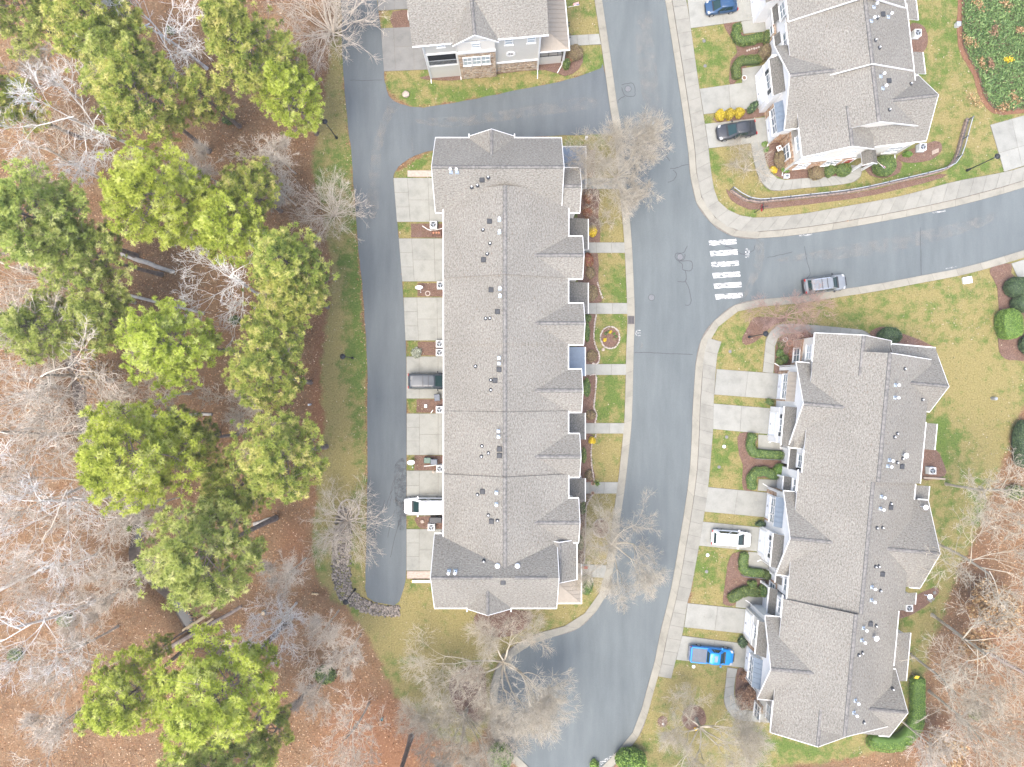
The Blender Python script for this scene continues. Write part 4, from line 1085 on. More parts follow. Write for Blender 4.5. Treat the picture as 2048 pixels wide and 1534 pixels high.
        if seams:
            for k in range(1, seams):
                f = k / seams
                if side in 'EW': y = y0 + (y1 - y0) * f; p, q = (x0, y, z[0]), (x1, y, z[1])
                else: x = x0 + (x1 - x0) * f; p, q = (x, y0, z[0]), (x, y1, z[2])
                m2 = MB(); m2.bar(Vector(p) + Vector((0, 0, .02)), Vector(q) + Vector((0, 0, .02)), .05, .06); m2.build('standing_seam', M[mat], r)
        if gutter:
            m2 = MB(); g = .12
            if side == 'E': m2.box(x1 + .003, x1 + g, y0, y1, lo - .15, lo - .02)
            if side == 'W': m2.box(x0 - g, x0 - .003, y0, y1, lo - .15, lo - .02)
            if side == 'N': m2.box(x0, x1, y1 + .003, y1 + g, lo - .15, lo - .02)
            if side == 'S': m2.box(x0, x1, y0 - g, y0 - .003, lo - .15, lo - .02)
            m2.build('gutter', M['gutter_white'], r)
        for px, py in posts:
            m2 = MB(); m2.box(px - .11, px + .11, py - .11, py + .11, 0, lo - t - .02); m2.box(px - .16, px + .16, py - .16, py + .16, 0, .25); m2.build('post', M['white_trim'], s.o)
        if wall: 
            m2 = MB(); m2.box(x0 + .3, x1 - .3, y0 + .3, y1 - .3, 0, lo - t - .03); m2.build('wall', M[wall], s.o)
        s.secs.append(('x' if side in 'NS' else 'y', *( (x0, x1) if side in 'NS' else (y0, y1)), *{'E': (x0, hi, x0 - .001, hi, x1, lo), 'W': (x1, hi, x0, lo, x1 + .001, hi), 'N': (y0, hi, y0 - .001, hi, y1, lo), 'S': (y1, hi, y0, lo, y1 + .001, hi)}[side]))
        return r
    def block(s, x0, x1, y0, y1, z0, z1, mat, name='wall'):
        mb = MB(); mb.box(x0, x1, y0, y1, z0, z1); return mb.build(name, M[mat], s.o)
    # things on a wall plane. face 'W','E','S','N'; p = plane position; a = centre along the wall
    def _put(s, face, p):
        sg = {'W': -1, 'E': 1, 'S': -1, 'N': 1}[face]
        if face in 'WE': return lambda mb, a0, a1, z0, z1, d0, d1, m=0: mb.box(p + sg * d0, p + sg * d1, a0, a1, z0, z1, m)
        return lambda mb, a0, a1, z0, z1, d0, d1, m=0: mb.box(a0, a1, p + sg * d0, p + sg * d1, z0, z1, m)
    def window(s, face, p, a, z, w, h, nx=2, ny=2, shutters=False, glass_='window_glass', fr=.11):
        put = s._put(face, p); x0, x1, z0, z1 = a - w / 2, a + w / 2, z - h / 2, z + h / 2
        mb = MB()
        put(mb, x0 - fr, x0, z0 - fr, z1 + fr, -.02, .09); put(mb, x1, x1 + fr, z0 - fr, z1 + fr, -.02, .09)
        put(mb, x0, x1, z1, z1 + fr, -.02, .088); put(mb, x0, x1, z0 - fr, z0, -.02, .088)
        for k in range(1, nx): xx = x0 + w * k / nx; put(mb, xx - .035, xx + .035, z0, z1, -.02, .07)
        for k in range(1, ny): zz = z0 + h * k / ny; put(mb, x0, x1, zz - .03, zz + .03, -.02, .066)
        o = mb.build('window', M['white_trim'], s.o)
        mb = MB(); put(mb, x0 - fr - .06, x1 + fr + .06, z0 - fr - .05, z0 - fr - .003, -.02, .15); mb.build('sill', M['white_trim'], o)
        for i in range(nx):
            for j in range(ny):
                mb = MB(); put(mb, x0 + w * i / nx + .004, x0 + w * (i + 1) / nx - .004, z0 + h * j / ny + .004, z0 + h * (j + 1) / ny - .004, -.02, .03)
                mb.build('pane', M[glass_], o)
        if shutters:
            for sx in (x0 - fr - .28, x1 + fr + .28):
                mb = MB(); put(mb, sx - .22, sx + .22, z0 - fr, z1 + fr, .0, .06)
                for k in range(9):
                    zz = z0 + (h) * (k + .5) / 9; put(mb, sx - .17, sx + .17, zz - .04, zz + .04, .06, .075)
                mb.build('shutter', M['shutter'], s.o)
        return o
    def garage(s, face, p, a, w=2.7, h=2.25):
        put = s._put(face, p); mb = MB(); f = .14
        put(mb, a - w / 2 - f, a - w / 2, 0, h + f, -.02, .06); put(mb, a + w / 2, a + w / 2 + f, 0, h + f, -.02, .06); put(mb, a - w / 2, a + w / 2, h, h + f, -.02, .06)
        o = mb.build('garage_door', M['white_trim'], s.o)
        for r in range(4):
            mb = MB(); z0, z1 = .02 + h * r / 4, h * (r + 1) / 4 - .015
            put(mb, a - w / 2, a + w / 2, z0, z1, -.02, .015)
            for k in range(4):
                x0 = a - w / 2 + w * (k + .12) / 4; x1 = a - w / 2 + w * (k + .88) / 4
                put(mb, x0, x1, z0 + .1, z1 - .1, .01, .035)
            mb.build('door_panel', M['garage_white'], o)
        mb = MB(); put(mb, a - .12, a + .12, .55, .6, .03, .07); mb.build('handle', M['black_metal'], o)
        return o
    def door(s, face, p, a, mat='white_trim', z0=.15):
        put = s._put(face, p); mb = MB()
        put(mb, a - .6, a - .48, z0, z0 + 2.2, -.02, .06); put(mb, a + .48, a + .6, z0, z0 + 2.2, -.02, .06); put(mb, a - .48, a + .48, z0 + 2.1, z0 + 2.2, -.02, .06)
        o = mb.build('door', M['white_trim'], s.o)
        mb = MB(); put(mb, a - .47, a + .47, z0, z0 + 2.09, -.02, .02)
        for zz, hh in ((.2, .7), (1.1, .8)):
            for xx in (-.36, .04): put(mb, a + xx, a + xx + .32, z0 + zz, z0 + zz + hh, .02, .04)
        mb.build('door_leaf', M[mat], o)
        mb = MB(); put(mb, a + .33, a + .4, z0 + .95, z0 + 1.05, .02, .09); mb.build('handle', M['chrome'], o)
    def stone(s, face, p, a0, a1, z0, z1, mat='stone_tan', d=.07):
        """stone facing, stone by stone; clear joints"""
        put = s._put(face, p); V, F, C = [], [], []
        z = z0
        while z < z1 - .03:
            hh = min(random.uniform(.12, .24), z1 - z); x = a0
            while x < a1 - .02:
                ww = min(random.uniform(.22, .62), a1 - x)
                mb = MB(); put(mb, x + .008, x + ww - .008, z + .008, z + hh - .008, -.01, d * random.uniform(.55, 1.0))
                F.append(np.array(mb.f) + 8 * len(V)); V.append(np.array(mb.v)); C.append(np.full(8, random.random()))
                x += ww
            z += hh
        o = link('stone_facing', np_mesh('stone_facing', np.concatenate(V), np.concatenate(F), M[mat], np.concatenate(C)), s.o)
        o['kind'] = 'stuff'; return o
    def band(s, face, p, a0, a1, z0, z1, d=.09, mat='white_trim', name='trim_band'):
        mb = MB(); s._put(face, p)(mb, a0, a1, z0, z1, -.02, d); return mb.build(name, M[mat], s.o)
    def downspout(s, x, y, z, foot=(0, 0)):
        mb = MB(); mb.box(x - .05, x + .05, y - .04, y + .04, .1, z); mb.bar((x, y, .15), (x + foot[0], y + foot[1], .08), .09); mb.build('downspout', M['gutter_white'], s.o)
    # roof furniture
    def vent_box(s, u, v):
        p = s.on_roof(u, v); mb = MB(); mb.box(p.x - .23, p.x + .23, p.y - .23, p.y + .23, p.z - .15, p.z + .16)
        mb.hexa([(p.x - .27, p.y - .27, p.z + .13), (p.x + .27, p.y - .27, p.z + .13), (p.x + .27, p.y + .27, p.z + .13), (p.x - .27, p.y + .27, p.z + .13)], [(p.x - .22, p.y - .22, p.z + .2), (p.x + .22, p.y - .22, p.z + .2), (p.x + .22, p.y + .22, p.z + .2), (p.x - .22, p.y + .22, p.z + .2)])
        mb.build('roof_vent', M['vent_black'], s.o)
    def pipe(s, u, v):
        p = s.on_roof(u, v); mb = MB(); mb.tube((p.x, p.y, p.z - .1), (p.x, p.y, p.z + .34), .085, n=10)
        o = mb.build('vent_pipe', M['grey_metal'], s.o)
        mb = MB(); mb.lathe([(.22, -.08), (.2, .06), (.1, .16)], p, 10); mb.build('collar', M['vent_black'], o)
        mb = MB(); mb.tube((p.x, p.y, p.z + .33), (p.x, p.y, p.z + .345), .06, n=10); mb.build('opening', M['vent_white'], o)
    def flue(s, u, v):
        p = s.on_roof(u, v); mb = MB(); mb.tube((p.x, p.y, p.z - .1), (p.x, p.y, p.z + .75), .09, n=12); o = mb.build('flue', M['galvanised'], s.o)
        mb = MB(); mb.lathe([(.14, .70), (.16, .78), (.15, .88), (.05, .94)], p, 12); mb.build('cap', M['vent_white'], o)
        mb = MB(); mb.hexa([(p.x + a * .22, p.y + b * .22, p.z - .2) for a, b in ((-1, -1), (1, -1), (1, 1), (-1, 1))], [(p.x + a * .17, p.y + b * .17, p.z + .09) for a, b in ((-1, -1), (1, -1), (1, 1), (-1, 1))]); mb.build('flashing', M['flashing_blue'], o)
    def dome(s, u, v, r=.24):
        p = s.on_roof(u, v); mb = MB(); mb.lathe([(r * 1.2, -.1), (r * 1.2, .06), (r, .16), (r * .7, .26), (r * .2, .3)], p, 14); mb.build('attic_vent', M['vent_white'], s.o)
    def roof_dish(s, u, v):
        p = s.on_roof(u, v); mb = MB(); mb.bar((p.x, p.y, p.z - .05), (p.x, p.y, p.z + .6), .06); mb.bar((p.x - .3, p.y, p.z + .05), (p.x, p.y, p.z + .4), .04)
        o = mb.build('satellite_dish', M['galvanised'], s.o)
        mb = MB(); mb.lathe([(.05, .52), (.18, .57), (.28, .66), (.27, .67), (.14, .6)], p, 16); mb.build('reflector', M['vent_white'], o)

def hip_metal(h, x0, x1, y0, y1, hi, lo, side, mat, seams, posts=(), hips='both'):
    """standing seam porch roof with hipped ends; wall side at x0, falls to +x"""
    d = (x1 - x0) * .9
    a0 = y0 + (d if hips in ('both', 'S') else 0); a1 = y1 - (d if hips in ('both', 'N') else 0)
    mb = MB()
    A, B = (x0, a0, hi), (x0, a1, hi); c = [(x1, y0, lo), (x1, y1, lo)]
    mb.face([c[0], c[1], B, A])
    if a1 < y1: mb.face([c[1], (x0, y1, lo), B])
    if a0 > y0: mb.face([(x0, y0, lo), c[0], A])
    mb.face([(x0, y0, lo - .1), (x0, y1, lo - .1), (x1, y1, lo - .1), (x1, y0, lo - .1)], 1)
    mb.face([(x1, y0, lo - .1), (x1, y1, lo - .1), (x1, y1, lo), (x1, y0, lo)], 1); mb.face([(x0, y0, lo - .1), (x1, y0, lo - .1), (x1, y0, lo), (x0, y0, lo)], 1); mb.face([(x1, y1, lo - .1), (x0, y1, lo - .1), (x0, y1, lo), (x1, y1, lo)], 1)
    r = mb.build('porch_roof', [M[mat], M['white_trim']], h.o)
    def seam(p, q):
        m2 = MB(); m2.bar(Vector(p) + Vector((0, 0, .02)), Vector(q) + Vector((0, 0, .02)), .05, .06); m2.build('standing_seam', M[mat], r)
    n = seams
    for k in range(1, n):
        y = y0 + (y1 - y0) * k / n
        if y < a0: f = (y - y0) / (a0 - y0)
        elif y > a1: f = (y1 - y) / (y1 - a1)
        else: f = 1
        seam((x1, y, lo), (x1 + (x0 - x1) * f, y, lo + (hi - lo) * f))
    for yy, aa, on in ((y0, a0, a0 > y0), (y1, a1, a1 < y1)):
        if not on: continue
        m = max(2, int((x1 - x0) / .45))
        for k in range(1, m):
            f = k / m; x = x0 + (x1 - x0) * f; g = 1 - f
            seam((x, yy, lo), (x, yy + (aa - yy) * g, lo + (hi - lo) * g))
        seam((x1, yy, lo), (x0, aa, hi))
    m2 = MB(); m2.box(x1 + .003, x1 + .12, y0, y1 , lo - .13, lo - .01)
    if a1 < y1: m2.box(x0, x1 + .12, y1 + .003, y1 + .12, lo - .13, lo - .012)
    if a0 > y0: m2.box(x0, x1 + .12, y0 - .12, y0 - .003, lo - .13, lo - .012)
    m2.build('gutter', M['gutter_white'], r)
    for px, py in posts:
        m2 = MB(); m2.box(px - .11, px + .11, py - .11, py + .11, 0, lo - .12); m2.box(px - .16, px + .16, py - .16, py + .16, 0, .3); m2.build('post', M['white_trim'], h.o)
    return r

def railing(h, p, q, z0, z1, mat='black_metal', name='railing'):
    p, q = Vector((*p, 0)), Vector((*q, 0)); L = (q - p).length; n = max(2, int(L / .13))
    mb = MB(); mb.bar(p + Vector((0, 0, z1)), q + Vector((0, 0, z1)), .06); mb.bar(p + Vector((0, 0, z0 + .1)), q + Vector((0, 0, z0 + .1)), .05)
    for k in range(n + 1):
        a = p + (q - p) * (k / n); mb.bar(a + Vector((0, 0, z0)), a + Vector((0, 0, z1)), .03 if k % 8 else .07)
    return mb.build(name, M[mat], h.o)

def flag(parent, p, d, z=2.2, name='flag'):
    """flag with stripes and canton on a slanting pole; d = horizontal direction the pole leans"""
    d = Vector((*d, 0)).normalized(); p = Vector((*p, z))
    t = empty(name, p)
    mb = MB(); tip = d * 1.3 + Vector((0, 0, .75)); mb.tube((0, 0, 0), tip, .02, n=6); mb.build('pole', M['white_trim'], t)
    n = Vector((-d.y, d.x, 0)); up = (tip).normalized()
    w = Vector((0, 0, -1)) * .75 + n * .75
    def stripe(a0, a1, b0, b1, m, nm):
        mb = MB()
        K = 6
        for k in range(K):
            f0, f1 = b0 + (b1 - b0) * k / K, b0 + (b1 - b0) * (k + 1) / K
            wv = lambda f: n * .07 * math.sin(f * 9) + d * .03 * math.sin(f * 7)
            mb.face([tip * (1 - a0 * .5) + w * f0 + wv(f0), tip * (1 - a1 * .5) + w * f0 + wv(f0), tip * (1 - a1 * .5) + w * f1 + wv(f1), tip * (1 - a0 * .5) + w * f1 + wv(f1)])
        mb.build(nm, M[m], t)
    for k in range(13):
        a0, a1 = k / 13, (k + 1) / 13
        stripe(a0, a1, .42 if k < 7 else 0, 1, 'flag_red' if k % 2 == 0 else 'flag_white', 'stripe')
    stripe(0, 7 / 13, 0, .42, 'flag_blue', 'canton')
    return t

# ---------------------------------------------------------------- the long townhouse row in the middle
h = House('townhouse_row', 'long grey-shingled townhouse row standing between the lane and the main street', 1024, 767, 0.0)
ZE, ZM, ZC, ZX = 8.2, 10.8, 9.6, 11.9
X = lambda u, z: (u - CX) / S * (1 - z / H)
Y = lambda v, z: (CY - v) / S * (1 - z / H)
cl, cr, cm = X(888, ZE), X(1136, ZE), X(1010, ZM)
ys = [Y(372, ZM), Y(549, ZM), Y(687, ZM), Y(824, ZM), Y(954, ZM), Y(1150, ZM)]
dz = [.30, .14, 0.0, .12, .26]
units = [(510, 473, 557, 1168, 437, 498), (646, 607, 689, 1170, 565, 627), (781, 739, 824, 1166, 694, 752), (913.5, 868, 954, 1162, 826, 879), (1046, 997, 1085, 1160, 957, 1004)]
for i in range(5):
    y1, y0 = ys[i], ys[i + 1]; d = dz[i]
    h.gable('y', y0, y1, cm, ZM + d, cl, ZE + d, cr, ZE + d, e0=0, e1=0, rake=(0, 0), gut=(1, 1), wall='siding_beige')
    vr, va, vb, ue, p0, p1 = units[i]
    zc = ZC + d
    ya, yb = Y(va, ZE + d), Y(vb, ZE + d); yr = Y(vr, zc); xe = X(ue, zc)
    h.gable('x', 1.0, xe, yr, zc, yb, ZE + d - .01, ya, ZE + d - .01, rake=(0, 1), gut=((cr, xe), (cr, xe)), e0=1, wall='siding_cream')
    # porch
    zp = 3.3
    yp0, yp1 = Y(p1, zp), Y(p0, zp); xp = X(1176 if i < 2 else 1170, zp)
    if i == 2: h.shed(cr - .3, xp, yp0, yp1, (3.75, 3.15), 'E', 'metal_blue', seams=6, posts=((xp - .3, yp0 + .3), (xp - .3, yp1 - .3)))
    else: h.shed(cr - .3, xp, yp0, yp1, (4.1, 3.15), 'E', posts=((xp - .3, yp0 + .3), (xp - .3, yp1 - .3)))
    h.block(cr - .6, xp - .1, yp0 + .1, yp1 - .1, 0, .16, 'concrete_walk', 'porch_floor')
    h.door('E', cr - .4, (yp0 + yp1) / 2 + .3, 'door_red' if i == 3 else 'white_trim')
    h.window('E', xe - .35, yr, 5.6 + d, 1.7, 1.5, 2, 2); h.window('E', xe - .35, yr, 2.0, 1.7, 1.6, 2, 2)
    h.downspout(cr + .02, ya + .12, 8.0, (.5, .1))
    # lane side: garage and upper windows
    gy = (y0 + y1) / 2 + .3
    h.garage('W', cl + .4, Y([520, 638, 755, 868, 986][i], 1), 4.6, 2.3)
    for k in (-1.5, 1.5): h.window('W', cl + .4, gy + k, 6.4 + d, 1.2, 1.5, 2, 2)
    h.window('W', cl + .4, gy, 4.2 + d, 1.6, 1.3, 2, 2)
# north end unit
n_e, s_e = Y(276, ZE), Y(425, ZE)
x0, x1, yx = X(863, ZX), X(1128, ZX), Y(333, ZX)
h.gable('x', x0, x1, yx, ZX, s_e, ZE, n_e, ZE, wall='siding_beige', gut=((x0, cl + .8), 1))
h.gable('x', 1.5, X(1163, 9.9), Y(371, 9.9), 9.9, s_e + .01, ZE - .01, Y(336, ZE), ZE - .01, rake=(0, 1), gut=((5, X(1163, 9.9)), (x1, X(1160, 9.9))), e0=1, wall='siding_cream')
xg = X(983, 10.4)
h.gable('y', Y(312, 10.4), Y(258, 10.4), xg, 10.4, X(939, 8.3), 8.3, X(1028, 8.3), 8.3, rake=(0, 1), e0=1, wall='siding_cream', gut=((Y(276, 8.3), Y(267, 8.3)), (Y(276, 8.3), Y(267, 8.3))))
hip_metal(h, x1 - .4, X(1171, 3.4), Y(377, 3.4), Y(294, 3.4), 4.2, 3.4, 'E', 'metal_blue', 9, ((X(1171, 3.4) - .3, Y(377, 3.4) + .3), (X(1171, 3.4) - .3, Y(294, 3.4) - .3)), 'N')
h.block(x1 - .5, X(1171, 3.4) - .15, Y(377, 3.4) + .15, Y(294, 3.4) - .15, 0, .16, 'concrete_walk', 'porch_floor')
h.garage('W', x0 + .35, Y(400, 1), 4.6, 2.3); h.window('W', x0 + .35, yx, 8.6, 1.0, 1.3, 1, 2); h.window('W', x0 + .35, Y(400, 5), 5.2, 1.6, 1.5, 2, 2)
for a in (-6, 3): h.window('N', n_e - .4, a, 6.4, 1.2, 1.5, 2, 2)
# south end unit
s_e2, n_e2 = Y(1216, ZE), Y(1068, ZE)
x0, x1, yx = X(861, ZX), X(1118, ZX), Y(1156, ZX)
h.gable('x', x0, x1, yx, ZX, s_e2, ZE, n_e2, ZE, wall='siding_beige', gut=(1, (x0, cl + .8)), cap=False)
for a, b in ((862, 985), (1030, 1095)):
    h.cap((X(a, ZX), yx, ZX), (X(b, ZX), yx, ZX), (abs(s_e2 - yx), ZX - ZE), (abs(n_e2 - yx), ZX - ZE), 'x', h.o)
h.gable('y', Y(1166, 9.5), Y(1085, 9.5), X(1119, 9.5), 9.5, X(1085, ZE), ZE, X(1153, ZE), ZE, rake=(1, 1), gut=(0, 1), wall='siding_cream')
xg = X(975, 10.4)
h.gable('y', Y(1178, 10.4), Y(1231, 10.4), xg, 10.4, X(935, 8.3), 8.3, X(1021, 8.3), 8.3, rake=(0, 1), e0=1, e1=.35, wall='siding_cream', gut=((Y(1224, 8.3), Y(1216, 8.3)), (Y(1224, 8.3), Y(1216, 8.3))))
hip_metal(h, x1 - .4, X(1162, 3.4), Y(1206, 3.4), Y(1128, 3.4), 4.2, 3.4, 'E', 'metal_tan', 9, ((X(1162, 3.4) - .3, Y(1206, 3.4) + .3), (X(1162, 3.4) - .3, Y(1128, 3.4) - .3)), 'S')
h.block(x1 - .5, X(1162, 3.4) - .15, Y(1206, 3.4) + .15, Y(1128, 3.4) - .15, 0, .16, 'concrete_walk', 'porch_floor')
h.garage('W', x0 + .35, Y(1100, 1), 4.6, 2.3); h.window('W', x0 + .35, yx, 8.6, 1.0, 1.3, 1, 2); h.window('W', x0 + .35, Y(1100, 5), 5.2, 1.6, 1.5, 2, 2)
for a in (-6, 3): h.window('S', s_e2 + .4, a, 6.4, 1.2, 1.5, 2, 2)
for q in ((964, 360), (979, 443), (967, 520), (982, 580), (995, 623.5), (998, 739), (990, 761), (999, 898), (999, 911), (965, 983), (983, 1042.5), (1006, 1164)): h.vent_box(*q)
for q in ((976.5, 355), (955, 371), (943.5, 374.5), (966, 460), (980, 487), (974.6, 508), (971.5, 637), (979.6, 636.6), (951, 732.7), (981.6, 760), (981.6, 780), (964, 892), (977, 906), (963, 913), (955, 989), (977, 1030), (995, 1041), (967.5, 1122)): h.pipe(*q)
for q in ((902, 343), (914, 343), (999, 440), (999, 465), (1000, 577.5), (1000, 592), (998, 716), (998, 727), (997, 862), (997, 873), (993, 984.5), (993, 1008), (898, 1143), (911, 1143)): h.flue(*q)
for q in ((995, 1132), (1035, 1132)): h.dome(*q)
for vp in (368, 500): railing(h, (X(1167, 1), Y(vp + 3, 1)), (X(1180, 1), Y(vp + 4, 1)), .1, 1.0, name='stair_rail')
h.downspout(cl + .3, n_e2 + .15, 8.0, (0, .4)); h.downspout(cl + .3, s_e - .15, 8.0, (-1.2, .3))
# corner boxes where rakes meet gutters are left to the gutter ends

# ---------------------------------------------------------------- stone-fronted house at the top
h = House('stone_front_house', 'beige townhouse with a stone-faced gable and tan metal porch roof at the top edge', 862, 157, R(5.0))
fw = 13.05
ze, zr = 9.2, 12.4
N = 24.0
h.gable('x', -1.0, fw + .75, 6.3, zr, -.45, ze, 13.0, ze, wall='siding_beige', gut=((-1.0, 3.2), 0), e0=1.0, e1=.75, rake=(0, 0), oh=.45)
h.gable('x', -1.0, fw + .75, 6.3 + 13.4, zr, 13.0, ze, 26.4, ze, wall='siding_beige', gut=(0, 0), e0=1.0, e1=.75, rake=(0, 0))
mb = MB(); mb.box(8.0, fw + .75, -.58, -.453, ze - .15, ze - .02); mb.build('gutter', M['gutter_white'], h.o)
gx0, gx1 = 3.75, 7.95
h.gable('y', 3.5, -.75, (gx0 + gx1) / 2, 11.1, gx0 - .45, 9.1, gx1 + .45, 9.1, wall='siding_cream', rake=(0, 1), e0=1, e1=.35, gut=(0, 0), oh=.45)
gp = -.75 + .35
h.stone('S', gp, gx0 - .02, gx1 + .02, 0, 6.45)
h.band('S', gp, gx0 - .05, gx1 + .05, 6.45, 6.85, .1)
for a in (-1.05, 0, 1.05): h.window('S', gp - .06, (gx0 + gx1) / 2 - .1 + a, 4.65, .85, 1.75, 2, 2, glass_='window_pale')
h.window('S', gp, (gx0 + gx1) / 2, 8.1, .75, .95, 1, 2, glass_='window_pale')
h.window('S', 0, 2.0, 8.2, .7, .95, 1, 2, glass_='window_pale')
for a in (9.5, 12.0): h.window('S', 0, a, 7.5, .75, 1.15, 1, 2, glass_='window_pale')
h.stone('S', 0, gx1 + .08, fw - .02, 0, 2.5); h.band('S', 0, gx1 + .06, fw, 2.5, 2.72, .12)
# round window
mb = MB(); c = (9.7, 4.6); n = 20
def ring(mb, r0, r1, d):
    for k in range(n):
        a, b = 2 * math.pi * k / n, 2 * math.pi * (k + 1) / n
        P = lambda r, t, y: (c[0] + r * math.cos(t), y, c[1] + r * math.sin(t))
        mb.face([P(r0, a, -d), P(r1, a, -d), P(r1, b, -d), P(r0, b, -d)]); mb.face([P(r1, a, -d), P(r1, a, 0), P(r1, b, 0), P(r1, b, -d)]); mb.face([P(r0, b, -d), P(r0, b, 0), P(r0, a, 0), P(r0, a, -d)])
ring(mb, .36, .56, .1)
for k in range(2):
    t_ = math.pi * k / 2; mb.bar((c[0] - .37 * math.cos(t_), -.05, c[1] - .37 * math.sin(t_)), (c[0] + .37 * math.cos(t_), -.05, c[1] + .37 * math.sin(t_)), .05)
rw = mb.build('round_window', M['white_trim'], h.o)
mb = MB(); mb.face([(c[0] + .37 * math.cos(2 * math.pi * k / n), -.03, c[1] + .37 * math.sin(2 * math.pi * k / n)) for k in range(n)]); mb.build('pane', M['dark_screen'], rw)
# screened porch opening with rail
put = h._put('S', 0)
mb = MB(); put(mb, .25, 3.45, 3.35, 6.0, -.02, .02); sp = mb.build('screened_opening', M['dark_screen'], h.o)
mb = MB(); put(mb, .02, .25, 3.1, 6.25, -.02, .1); put(mb, 3.45, 3.68, 3.1, 6.25, -.02, .1); put(mb, .25, 3.45, 6.0, 6.25, -.02, .098); put(mb, .25, 3.45, 3.1, 3.35, -.02, .098); mb.build('frame', M['white_trim'], sp)
mb = MB(); put(mb, .27, 3.43, 4.45, 4.55, .02, .07); put(mb, .27, 3.43, 3.45, 3.52, .02, .07)
for k in range(22): put(mb, .33 + k * .142, .38 + k * .142, 3.5, 4.5, .03, .06)
mb.build('rail', M['grey_metal'], sp)
h.band('S', 0, -.02, .14, 0, ze - .3, .05, name='corner_board'); h.band('S', 0, fw - .2, fw + .02, 0, ze - .3, .13, name='corner_board')
h.downspout(.0, -.14, ze - .3, (0, -.5)); h.downspout(gx0 - .12, -.12, 8.6, (0, -.4)); h.downspout(fw - .1, -.2, ze - .3, (-.1, -1.0))
# east porch
hip_metal(h, fw - .05, fw + 3.4, .05, 6.2, 5.0, 4.3, 'E', 'metal_tan', 12, ((fw + 3.0, .4), (fw + 3.0, 3.2), (fw + 3.0, 5.8)), 'S')
h.block(fw + .05, fw + 2.75, .5, 6.2, 0, 2.1, 'siding_beige', 'porch_base')
railing(h, (fw + .1, .45), (fw + 2.9, .45), 2.1, 3.1); railing(h, (fw + 2.9, .45), (fw + 2.9, 3.2), 2.1, 3.1); railing(h, (fw + 2.9, 4.8), (fw + 4.2, 4.7), .3, 1.2, name='stair_rail'); railing(h, (fw + 2.9, 3.4), (fw + 4.2, 3.3), .3, 1.2, name='stair_rail')
h.downspout(fw + 2.95, .3, 4.2, (-.7, -1.0))
h.gable('x', fw - 3, fw + 2.3, 8.6, 9.9, 6.2, 8.2, 11, 8.2, rake=(0, 1), e0=1, gut=((fw, fw + 2.3), 0), wall='siding_cream')
h.garage('W', 0, 6.2, 4.6, 2.3); h.window('W', 0, 2.5, 7.0, 1.1, 1.4, 2, 2); h.door('E', fw, 4.1)
h.downspout(-.05, 10.5, 8, (-.4, 0))
f1 = flag(None, W(1131, 42, 0).xy, (1, -.1), 3.1); tag(f1, 'striped flag on the porch of the stone-fronted house', 'flag')

# ---------------------------------------------------------------- right hand rows
def dutch(h, **k): pass
EV, RZ, GZ_, GE = 7.0, 10.3, 8.8, 5.8
h = House('corner_townhouse', 'grey-roofed townhouse row on the corner lot with stone and cream walls at the upper right', 1600, 200, R(6.6))
g = h.gable_px
# unit at the top edge, the unit below it, the corner unit
A = h.L(1735, -8, 10.9); l = h.L(1578, 43, 7.3); r_ = h.L(1811, 14, 7.3)
h.gable('y', A.y, A.y + 16, A.x, 10.9, l.x, 7.3, r_.x, 7.3, wall='siding_white', e0=.4)
B = h.L(1746, 127, RZ); l2 = h.L(1577, 85, EV); r2 = h.L(1828, 142, EV)
h.gable('y', B.y, A.y + .6, B.x, RZ, l2.x, EV, r2.x, EV, wall='siding_white', rake=(1, 0), gut=((h.L(1577, 88, EV).y, A.y), 1), e1=0)
C = h.L(1759, 243, 9.9); l3 = h.L(1603, 290, 6.8); r3 = h.L(1832, 170, 6.8)
h.gable('y', C.y, B.y, C.x, 9.9, l3.x, 6.7, r3.x, 6.7, wall='siding_cream', rake=('R', 0), gut=(0, (h.L(1836, 160, 6.7).y, B.y)))
# west gable over the garages
gN, gS = h.L(1533, 94, GE), h.L(1570, 259, GE); gr = h.L(1580, 150, 8.8); ge = h.L(1726, 132, 8.8)
h.gable('x', gr.x, ge.x, gr.y, 8.8, gN.y, GE, gS.y, GE, wall='siding_white', rake=(1, 0), e1=0, gut=((gr.x + 1.2, l3.x), (gr.x, l2.x + .5)))
# south facing gable at the corner, and east gable whose long south slope closes the end
sg = h.L(1706, 292, 8.8); sw = h.L(1610, 317, 6.5); se = h.L(1760, 300, 6.5)
zg = 6.695 + (sg.x - l3.x) * 3.2 / (C.x - l3.x)
h.gable('y', sg.y, C.y + 2.5, sg.x, zg, l3.x, 6.695, 2 * sg.x - l3.x - 1.2, 6.695, wall='siding_cream', rake=(1, 0), gut=((sg.y, h.L(1571, 259, 6.5).y), 0), e1=0, zb=0)
eg = h.L(1877, 189, 8.8); eS = h.L(1869, 279, GE); eN = h.L(1850, 150, GE)
h.gable('x', h.L(1706, 200, 8.8).x, eg.x, eg.y, 8.8, eS.y, GE, eN.y, GE, wall='siding_cream', rake=(0, 1), e0=0, gut=((se.x, eg.x), (r3.x, eg.x)))
